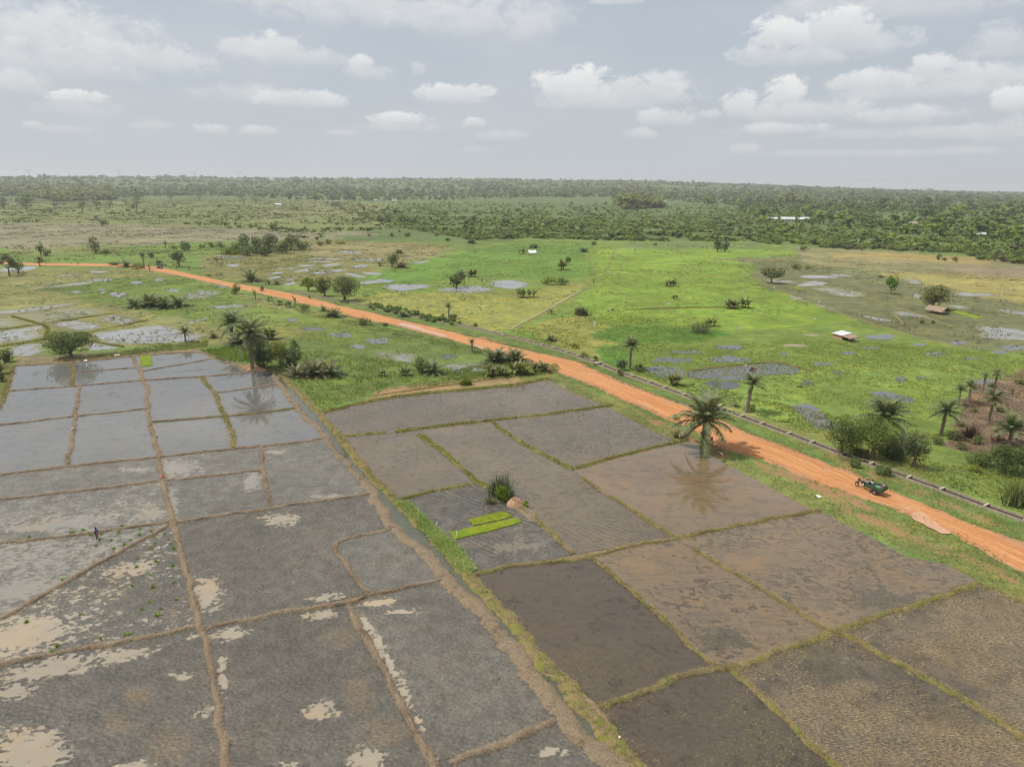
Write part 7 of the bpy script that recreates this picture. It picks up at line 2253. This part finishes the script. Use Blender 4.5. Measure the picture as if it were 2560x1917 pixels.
for y in (-.62, .62): hull('wheel_arch', [(-1.32, .13, .60, .64), (-.95, .14, .68, .74), (-.58, .13, .60, .64)], M_BLACK, tc, (0, y, 0))
# load
ca, sa = math.cos(trz), math.sin(trz)


def on_trike(x, y, z):
    return (tp[0] + 1.18 * (x * ca - y * sa), tp[1] + 1.18 * (x * sa + y * ca), .13 + 1.18 * z)


a = Acc()
gx_, gy_ = np.meshgrid(np.linspace(-.9, .9, 14), np.linspace(-.6, .6, 9), indexing='ij')
zz_ = .16 + .16 * fbm(gx_.ravel() * 3 + 5, gy_.ravel() * 3, 950, 3).reshape(gx_.shape) - .30 * ((np.abs(gx_) / .9) ** 6 + (np.abs(gy_) / .6) ** 6) * .5
i_ = (np.arange(13)[:, None] * 9 + np.arange(8)[None, :]).ravel()
a.add(np.column_stack([gx_.ravel(), gy_.ravel(), zz_.ravel()]), np.column_stack([i_, i_ + 9, i_ + 10, i_ + 1]))
tag(link('tarpaulin', a.mesh('tarpaulin', M_GREENT, True), None, on_trike(-.9, 0, .66), (0, 0, trz)), 'pale green tarpaulin bunched in the cargo bed of the three-wheeler', 'tarpaulin')
person(on_trike(.28, 0, .70), trz, 'driver in a pale blue shirt and white cap steering the green three-wheeler', 'ride', M_PALEBL, M_DARKC, M_HELM)
person(on_trike(-.35, .18, .86), trz + 2.6, 'passenger in a white shirt sitting at the front of the cargo bed', 'sit', M_WHITE, M_DARKC)
person(on_trike(-1.62, -.10, .92), trz + .9, 'bare-backed passenger perched on the tail of the cargo bed', 'sit', M_PINK, M_GREYC)

# ------------------------------------------------------------------ motorcycles and people
mp_ = G(1778, 1107)
motorcycle((mp_[0], mp_[1], .08), -2.1, 'dark motorcycle parked in the shade of the big oil palm', M_CARP)
rp = G(774, 748); rrz = face((760, 742), (800, 756))
motorcycle((rp[0], rp[1], .14), rrz + 3.14, 'red motorcycle being ridden along the road toward the left', M_RED)
person((rp[0], rp[1], .14 + .66), rrz + 3.14, 'rider in a red shirt on the red motorcycle', 'ride', M_RED, M_DARKC)
for (bx, by, rz_, lab, mt) in [(858, 757, .4, 'dark motorcycle parked left under the rightmost roadside tree', M_BLACK), (868, 759, 1.2, 'second parked motorcycle, nearer the canal under the rightmost roadside tree', M_CARP), (838, 760, 2.0, 'pale motorcycle parked on the verge beside the roadside trio', M_STEEL)]:
    q = G(bx, by); motorcycle((q[0], q[1], .04), rz_, lab, mt)


def at_(px, py, z=0.0):
    q = G(px, py); return (q[0], q[1], z)


person(at_(243, 1347, -.10), face((243, 1347), (300, 1352)), 'farmer in a blue top and red shorts standing in the silt paddy', 'stand', M_BLUE, M_RED, short=True)
person(at_(1720, 943, .05), 2.6, 'person in white standing on the bund by the ploughed pond', 'stand', M_WHITE, M_GREYC)
tl = G(1880, 926); tlz = face((1870, 924), (1895, 927))
person((tl[0] - 1.75 * math.cos(tlz), tl[1] - 1.75 * math.sin(tlz), -.02), tlz, 'man in a white shirt bending over a power tiller', 'bend', M_WHITE, M_PINK)
person(at_(1205, 706), .8, 'left one of two people walking beside the globe-shaped tree', 'walk', M_DARKC, M_DARKC)
person(at_(1216, 705), .6, 'right one of two people walking beside the globe-shaped tree, pale shirt', 'walk', M_PINK, M_GREYC)
person(at_(1484, 706), -1.2, 'person walking on the pipe path through the rice', 'walk', M_GREYC, M_DARKC)
person(at_(1586, 628), -1.0, 'tiny person standing at the top of the rice', 'stand', M_GREYC, M_DARKC)
person(at_(1531, 778), .3, 'person bending down in the middle of the rice', 'bend', M_PALEBL, M_DARKC)
person(at_(541, 655), .3, 'person standing at the edge of the flooded plots in the far left', 'stand', M_RED, M_DARKC)
# power tiller
pt = empty('power_tiller', (tl[0], tl[1], .02), tlz, 'dark two-wheeled power tiller churning the long pond', 'power tiller')
wheel(pt, (.15, .42, .36), .36, .12, M_STEEL); wheel(pt, (.15, -.42, .36), .36, .12, M_STEEL)
rods('axle', [([(.15, -.42, .36), (.15, .42, .36)], .05)], M_BLACK, pt)
hull('engine', [(.3, .2, .42, .75), (.55, .24, .40, .86), (.95, .2, .42, .74)], M_RED, pt)
hull('gearbox', [(-.2, .14, .28, .6), (.05, .18, .25, .66), (.3, .15, .3, .6)], M_BLACK, pt)
rods('handlebar', [([(.0, .12, .62), (-.7, .24, .82), (-1.25, .30, .86)], .025), ([(.0, -.12, .62), (-.7, -.24, .82), (-1.25, -.30, .86)], .025)], M_STEEL, pt)
hull('rotor_cover', [(-.55, .36, .10, .30), (-.35, .42, .12, .44), (-.15, .36, .12, .36)], M_BLACK, pt)

# ------------------------------------------------------------------ car at the road bend
cp = G(400, 672); crz = face((385, 669), (420, 675))
cr = empty('car', (cp[0], cp[1], .12), crz, 'dark blue-grey car driving at the bend of the dirt road', 'car')
hull('body', [(-2.0, .72, .30, .78), (-1.7, .84, .25, .92), (0, .86, .24, .95), (1.5, .84, .25, .90), (2.05, .70, .30, .68)], M_CARP, cr)
hull('cabin', [(-1.55, .62, .88, 1.0), (-1.05, .70, .90, 1.42), (.35, .70, .90, 1.44), (1.0, .60, .88, 1.0)], M_GLASS, cr)
hull('roof', [(-1.05, .62, 1.40, 1.46), (-.3, .64, 1.42, 1.50), (.35, .62, 1.42, 1.48)], M_CARP, cr)
for x in (-1.25, 1.3):
    for y in (-.78, .78): wheel(cr, (x, y, .32), .32, .2, M_STEEL)
for y in (-.55, .55): hull('headlight', [(1.98, .12, .52, .66), (2.07, .10, .54, .64)], M_TIN, cr, (0, y, 0))

# ------------------------------------------------------------------ shelters
sp = G(2104, 846); srz = face((2077, 838), (2120, 850))
sh_ = empty('field_shelter', (sp[0], sp[1], 0), srz, 'mud-walled field shelter with a shiny tin roof and thatched lean-to', 'shelter')
sh_.scale = (.82,) * 3
boxp('wall', (4.6, .18, 1.5), (-.2, -1.7, .75), M_BRICK, sh_); boxp('wall', (4.6, .18, 1.9), (-.2, 1.7, .95), M_BRICK, sh_); boxp('wall', (.18, 3.2, 1.6), (-2.4, 0, .8), M_BRICK, sh_)
for k in range(7):
    boxp('roof_sheet', (.74, 4.6, .03), (-2.35 + .72 * k, 0, 1.92 + .012 * (k % 2)), M_TIN, sh_, 0, (math.radians(9), 0, 0))
boxp('doorway_shade', (.06, 2.9, 1.45), (2.06, 0, .74), M_DARKW_, sh_)  # solid black panel in the open side, painted shade of the interior
for x, y, hz_ in [(2.5, -1.7, 1.55), (2.5, 1.6, 2.1), (5.6, -1.6, 1.3), (5.6, 1.5, 1.8)]: rods('post', [([(x, y, -.1), (x, y, hz_)], .06)], M_PALE, sh_)
a = Acc()
gx_, gy_ = np.meshgrid(np.linspace(0, 3.9, 14), np.linspace(-2.1, 2.1, 12), indexing='ij')
zt_ = 1.75 + gy_ * .14 - gx_ * .06 + (fbm(gx_.ravel() * 2, gy_.ravel() * 2, 971, 3).reshape(gx_.shape) - .5) * .3
i_ = (np.arange(13)[:, None] * 12 + np.arange(11)[None, :]).ravel(); f_ = np.column_stack([i_, i_ + 12, i_ + 13, i_ + 1])
a.add(np.column_stack([gx_.ravel(), gy_.ravel(), zt_.ravel()]), f_); a.add(np.column_stack([gx_.ravel(), gy_.ravel(), zt_.ravel() - .14]), f_[:, ::-1])
link('thatch', a.mesh('thatch', M_THATCH), sh_, (2.1, 0, 0))
bq = sp + np.array([5.0 * math.cos(srz) - .2 * math.sin(srz), 5.0 * math.sin(srz) + .2 * math.cos(srz)])
bn_ = empty('bench', (bq[0], bq[1], 0), srz + .2, 'low pole bench under the lean-to of the tin-roofed shelter', 'bench')
for k in range(5): rods('seat_pole', [([(-1.1, -.4 + .2 * k, .62), (1.1, -.4 + .2 * k, .62)], .05)], M_PALE, bn_)
for x in (-.9, .9):
    for y in (-.35, .35): rods('leg', [([(x, y, -.05), (x, y, .6)], .045)], M_PALE, bn_)

hp = G(2342, 783); hrz = face((2318, 778), (2362, 786))
th = empty('thatched_shelter', (hp[0], hp[1], 0), hrz, 'open thatched shelter under the big round olive tree', 'shelter')
a = Acc()
for sgn in (-1, 1):
    gx_, gy_ = np.meshgrid(np.linspace(-3.4, 3.4, 16), np.linspace(0, 2.4, 8), indexing='ij')
    zt_ = 2.5 - gy_ * .62 + (fbm(gx_.ravel() * 2 + 9, gy_.ravel() * 2 + sgn, 981, 3).reshape(gx_.shape) - .5) * .3
    i_ = (np.arange(15)[:, None] * 8 + np.arange(7)[None, :]).ravel()
    f_ = np.column_stack([i_, i_ + 8, i_ + 9, i_ + 1])
    a.add(np.column_stack([gx_.ravel(), sgn * gy_.ravel(), zt_.ravel()]), f_); a.add(np.column_stack([gx_.ravel(), sgn * gy_.ravel(), zt_.ravel() - .12]), f_[:, ::-1])
link('thatch', a.mesh('thatch', M_THATCH), th)
for x in (-3, 0, 3):
    for y in (-2.0, 2.0): rods('post', [([(x, y, -.1), (x * 1.02, y, 1.35)], .08)], M_PALE, th)
for x in (-3, 3): rods('ridge_post', [([(x, 0, -.1), (x, 0, 2.45)], .08)], M_PALE, th)
boxp('platform', (3.2, 1.6, .10), (-.6, 0, .6), M_WOOD, th)

tq = G(1330, 634)
tt_ = empty('tarpaulin_tent', (tq[0], tq[1], 0), .2, 'white tarpaulin stretched over poles beside the banana clump in the far rice', 'tent')
a = Acc()
for sgn in (-1, 1):
    gx_, gy_ = np.meshgrid(np.linspace(-2.6, 2.6, 10), np.linspace(0, 1.9, 6), indexing='ij')
    zt_ = 2.2 - gy_ * .85 - .18 * np.cos(gx_ * 1.2) * .5
    i_ = (np.arange(9)[:, None] * 6 + np.arange(5)[None, :]).ravel()
    a.add(np.column_stack([gx_.ravel(), sgn * gy_.ravel(), zt_.ravel()]), np.column_stack([i_, i_ + 6, i_ + 7, i_ + 1]))
link('cover', a.mesh('cover', M_BAG, True), tt_)
for x in (-2.5, 2.5): rods('pole', [([(x, 0, -.1), (x, 0, 2.2)], .06)], M_PALE, tt_)

# ------------------------------------------------------------------ scare flags: white bags on sticks over the rice
def bag_mesh():
    a = Acc()
    gx_, gy_ = np.meshgrid(np.linspace(0, .62, 7), np.linspace(0, 1.0, 9), indexing='ij')
    yy = .10 * np.sin(gx_ * 7 + gy_ * 3) * gy_
    i_ = (np.arange(6)[:, None] * 9 + np.arange(8)[None, :]).ravel()
    f_ = np.column_stack([i_, i_ + 9, i_ + 10, i_ + 1])
    a.add(np.column_stack([gx_.ravel(), yy.ravel(), -gy_.ravel()]), f_)
    a.add(np.column_stack([gx_.ravel(), yy.ravel() + .05 + .1 * np.sin(np.pi * gx_.ravel() / .62), -gy_.ravel() * .97]), f_[:, ::-1])
    return a.mesh('bag', M_BAG, True)


BAGM = bag_mesh()
for px, py, hz_, lab, tilt, sc_ in [
    (1517, 690, 2.4, 'white bag flag beside the bend of the pipe path', .0, 1.2), (1451, 724, 2.4, 'white bag flag just left of the pipe path', .2, 1.2), (1674, 766, 1.6, 'white bag flag blown flat in the middle rice', 1.1, 1.2),
    (1857, 738, 2.2, 'slanting white bag flag above the wide banana clump', .7, 1.1), (1482, 822, 2.4, 'nearest big white bag flag in the yellow-green rice', -.15, 1.3), (1845, 834, 2.4, 'white bag flag below the scrub mound', .0, 1.2),
    (2047, 762, 2.0, 'white bag flag at the edge of the brown stubble land', .3, 1.1), (1932, 730, 2.4, 'thin white bag flag under the spreading low tree', .0, .9), (2039, 804, 1.6, 'blown white bag flag left of the tin-roofed shelter', .9, 1.0),
    (1300, 818, 1.6, 'small white flag at the lower end of the pipe path', .1, .7)]:
    q = G(px, py)
    fl_ = empty('scare_flag', (q[0], q[1], 0), 0.3, lab, 'scare flag', 'white bag flags in the rice')
    rods('stick', [([(0, 0, -.1), (.03, 0, hz_)], .025)], M_PALE, fl_)
    link('bag', BAGM, fl_, (.02, 0, hz_), (0, tilt, 0), (sc_,) * 3)
for px, py, lab, rz_ in [(1099, 1318, 'white rag on a stick at the left edge of the churned paddy', 0.4), (1141, 1340, 'white rag on a slanted stick in the longer seedbed', 1.9)]:
    q = G(px, py)
    fl_ = empty('scare_flag', (q[0], q[1], 0), rz_, lab, 'scare flag', 'rag sticks at the seedbeds')
    rods('stick', [([(0, 0, -.1), (-.15, 0, .7), (-.35, .05, .95)], .02)], M_PALE, fl_)
    link('rag', BAGM, fl_, (-.34, .05, .95), (0, .3, 0), (.32, .4, .62))

# ------------------------------------------------------------------ pipe, mound, litter, spoil
pp = smooth_line(GP([(1276, 826), (1300, 811), (1350, 786), (1400, 757), (1452, 728)]), 2)
v, f = tube(np.column_stack([pp, np.full(len(pp), .22)]), .10, 6)
a = Acc(); a.add(v, f)
tag(link('water_pipe', a.mesh('water_pipe', M_PIPE, True)), 'long pale pipe laid through the yellow-green rice', 'pipe')


def mound(name, px, py, rx, ry, h, mat, label, cat, seed):
    r = np.random.default_rng(seed)
    q = G(px, py); a = Acc(); n, m = 18, 7
    V = [(0, 0, h)]
    for k in range(1, m + 1):
        for i in range(n):
            an = 2 * np.pi * i / n; u = k / m
            j_ = 1 + .35 * (fbm(np.array([math.cos(an) * 1.5 + 5 + k * .2]), np.array([math.sin(an) * 1.5 + 5]), seed, 3)[0] - .5)
            V.append((math.cos(an) * rx * u * j_, math.sin(an) * ry * u * j_, h * (1 - u ** 1.6) - (.08 if k == m else 0) + r.uniform(-.13, .13) * h))
    a.add(V, [[0, 1 + i, 1 + (i + 1) % n] for i in range(n)])
    for k in range(m - 1):
        b = 1 + k * n
        a.add(V, [[b + i, b + n + i, b + n + (i + 1) % n, b + (i + 1) % n] for i in range(n)])
    return tag(link(name, a.mesh(name, mat, False), None, (q[0], q[1], 0)), label, cat)


mound('termite_mound', 1289, 1262, 1.5, 1.1, 1.15, M_EARTH, 'pinkish termite mound on the bund beside the lone shrub', 'mound', 5)
mound('earth_heap', 641, 926, 2.6, 1.4, .9, M_EARTH, 'bare orange earth heap at the foot of the tall slender palm', 'mound', 7)
mound('brush_pile', 2268, 657, 9.0, 3.0, 1.1, M_THATCH, 'flat brown brush pile under the dead trunk', 'brush pile', 8)
mound('straw_heap', 1987, 864, 3.6, 1.2, .35, M_SAND, 'low pale straw heap in the rice left of the shelter', 'straw heap', 9)
mound('straw_heap', 2030, 838, 2.6, 1.0, .3, M_SAND, 'small straw scatter just left of the tin-roofed shelter', 'straw heap', 10)
q1, q2 = G(1262, 1254), G(1330, 1272)
tag(rods('fallen_branch', [([(q1[0], q1[1], .38), ((q1[0] + q2[0]) / 2, (q1[1] + q2[1]) / 2 + .3, .48), (q2[0], q2[1], .30)], .06)], M_WOOD, None), 'long bare branch lying along the bund past the mound', 'branch')


def scrap(px, py, s, label, mat=M_BAG, cat='plastic scrap', z=.05):
    r = np.random.default_rng(int(px + py)); q = G(px, py)
    gx_, gy_ = np.meshgrid(np.linspace(-s, s, 6), np.linspace(-s * .6, s * .6, 5), indexing='ij')
    a = Acc(); i_ = (np.arange(5)[:, None] * 5 + np.arange(4)[None, :]).ravel()
    a.add(np.column_stack([gx_.ravel(), gy_.ravel() + r.uniform(-.1, .1, gx_.size) * s, z + np.abs(r.normal(size=gx_.size)) * s * .35]), np.column_stack([i_, i_ + 5, i_ + 6, i_ + 1]))
    return tag(link('plastic_scrap' if mat is M_BAG else 'cloth_scrap', a.mesh('scrap', mat), None, (q[0], q[1], 0), (0, 0, r.uniform(0, 6))), label, cat)


scrap(2045, 1242, .42, 'torn white plastic lying on the verge before the three-wheeler')
scrap(214, 904, .55, 'white sack on the bank at the right of the mango tree', z=.12)
scrap(292, 890, .6, 'white sheet lying on the bank above the bright seedbed', z=.12)
scrap(182, 1076, .22, 'scrap of white paper on the bund between the flooded paddies', z=.32)
scrap(406, 1198, .32, 'red cloth lying where two bunds cross', M_RED, 'cloth', .36)
scrap(1802, 1136, .45, 'pale cardboard piece on the verge near the big oil palm', M_CREAM, 'litter')
scrap(1548, 1852, .10, 'tiny white litter on the ditch bank near the bottom edge', z=.4)

# ------------------------------------------------------------------ seedling bundles laid out for planting
def bundle_mesh(seed):
    r = np.random.default_rng(seed)
    cols = lerp(A(104, 160, 40), A(160, 196, 70), r.uniform(0, 1, 9))
    v, f, c_ = blades(r.normal(size=(9, 2)) * .07, 5, .30, .05, .7, cols, r)
    return mesh_np('seedling_bundle', v, f, M_GRASS, c_)


BM_ = [bundle_mesh(i) for i in range(4)]
bpts = [(x / 3.16, 1393 + y / 3.16) for x, y in [(1085, 10), (1230, 40), (1365, 70), (1075, 80), (1190, 145), (1380, 205), (1045, 230), (1207, 238), (1393, 335), (1178, 360), (1270, 410), (1120, 415), (1240, 460), (638, 455), (208, 515), (985, 615), (1020, 610), (792, 650), (455, 705),
                                                    (420, 755), (1050, 655), (490, 180)]]
bpts += [(x / 3.16, 850 + y / 3.16) for x, y in [(655, 1505), (970, 1470), (1105, 1497), (935, 1525), (1100, 1540), (1195, 1515), (580, 1523), (560, 1523), (785, 1580), (880, 1585), (1030, 1580), (1220, 1555), (1300, 1535), (1330, 1580), (1225, 1607), (1350, 1613), (760, 1628), (980, 1620),
                                                (895, 1650), (1185, 1650), (1375, 1650), (228, 1560), (145, 1575), (80, 1590), (715, 1543), (805, 1535)]]
for i, (x, y) in enumerate(bpts):
    q = G(x, y); s = rng.uniform(.8, 1.3)
    tag(link('seedling_bundle', BM_[i % 4], None, (q[0], q[1], .03), (0, 0, rng.uniform(0, 6.3)), (s, s, s)), 'bright green rice seedling bundle dropped in the wet paddies round the farmer', 'seedlings', 'seedling bundles round the farmer')

# ------------------------------------------------------------------ crop rows on the canal bank
CROP_STRIP = [(920, 772), (1000, 792), (1080, 805), (1160, 817), (1240, 834), (1236, 826), (1160, 808), (1080, 790), (1000, 772), (940, 762)]
pc_ = pts_in(CROP_STRIP, .16, 400)
r = np.random.default_rng(77)
for i, (x, y) in enumerate(pc_[:60]):
    s = r.uniform(1.6, 2.6)
    tag(link('crop_plant', SH[[1, 0, 3, 4][i % 4]], None, (x, y, 0), (0, 0, r.uniform(0, 6.3)), (s, s, s * .8)), 'leafy dark crop plant in the strip along the canal', 'crop plant', 'leafy crops along the canal')

# ------------------------------------------------------------------ far buildings and pylons
def far_at(px, py, dist):
    d = ray(px, py); k = dist / math.hypot(d[0], d[1])
    x, y = d[0] * k, d[1] * k
    return x, y, float(terrain(np.array([x]), np.array([y]))[0])


def house(px, py, w, d, h, rz, label, roof=M_ROOFR, wall=M_CREAM, z=0.0, loc=None, nwin=3, group=None):
    q = G(px, py) if loc is None else loc[:2]
    b = empty('house', (q[0], q[1], z if loc is None else loc[2]), rz, label, 'house', group)
    boxp('wall', (w, d, h), (0, 0, h / 2), wall, b, 0)
    a = Acc(); e = .5
    a.add([(-w / 2 - e, -d / 2 - e, h), (w / 2 + e, -d / 2 - e, h), (w / 2 + e, 0, h + d * .24), (-w / 2 - e, 0, h + d * .24), (-w / 2 - e, d / 2 + e, h), (w / 2 + e, d / 2 + e, h)], [[0, 1, 2, 3], [3, 2, 5, 4]])
    a.add([(-w / 2, -d / 2, h), (-w / 2, 0, h + d * .22), (-w / 2, d / 2, h), (w / 2, -d / 2, h), (w / 2, 0, h + d * .22), (w / 2, d / 2, h)], [[0, 1, 2], [3, 5, 4]])
    link('roof', a.mesh('roof', roof), b)
    for i in range(nwin):
        x = -w / 2 + w * (i + .5) / nwin
        boxp('door' if i == nwin // 2 else 'window', (w / nwin * .32, .1, h * (.75 if i == nwin // 2 else .38)), (x, -d / 2 - .03, h * (.38 if i == nwin // 2 else .58)), M_DARKW_, b, 0)
    return b


house(1985, 556, 34, 10, 4.2, -.08, 'long building with a pale metal roof in the right woodland', M_TIN, M_CREAM, nwin=9)
house(1928, 554, 14, 8, 3.6, -.1, 'small pale-roofed house left of the long building', M_TIN, M_CREAM)
house(2270, 568, 17, 8, 4.2, -.1, 'unroofed-looking grey house in the right woodland', M_SAND, M_CREAM, nwin=5)
for px, py, dist, w, lab in [(385, 455, 4300, 26, 'white-roofed house on the wooded ridge at the left'), (680, 452, 4200, 30, 'far house with a pale roof on the ridge left of centre'), (986, 491, 1900, 12, 'lone pale hut at the savanna border'), (696, 505, 1500, 14, 'pale house beside the light green grove'),
                             (940, 490, 2000, 10, 'tiny pale hut left of the lone one'), (1660, 493, 2000, 14, 'light-roofed hut beside the far plantation'), (2450, 548, 760, 14, 'pale house almost lost in the right-hand trees')]:
    loc = far_at(px, py, dist)
    house(0, 0, w, w * .5, w * .22, rng.uniform(-.3, .3), lab, M_TIN, M_CREAM, loc=(loc[0], loc[1], loc[2] + (6 if dist > 4000 else 0)))
for i, (px, py, dist, lab) in enumerate([(74, 446, 4700, 'leftmost pylon on the hazy ridge'), (299, 445, 4900, 'second pylon from the left on the hazy ridge'), (487, 443, 4800, 'third pylon on the hazy ridge'), (598, 446, 5200, 'rightmost, faintest pylon on the hazy ridge')]):
    x, y, z = far_at(px, py, dist)
    pl = empty('pylon', (x, y, z), .3, lab, 'pylon', 'pylons on the far ridge')
    zt = 46.0
    rods('leg', [([(0, 0, 0), (0, 0, 20), (-9, 0, 38)], .7), ([(0, 0, 20), (9, 0, 38)], .7)], M_STEEL, pl, 4)
    rods('crossarm', [([(-17, 0, 39), (17, 0, 39)], .6), ([(-17, 0, 39), (-9, 0, zt)], .45), ([(17, 0, 39), (9, 0, zt)], .45), ([(-9, 0, 39), (-9, 0, zt)], .45), ([(9, 0, 39), (9, 0, zt)], .45)], M_STEEL, pl, 4)
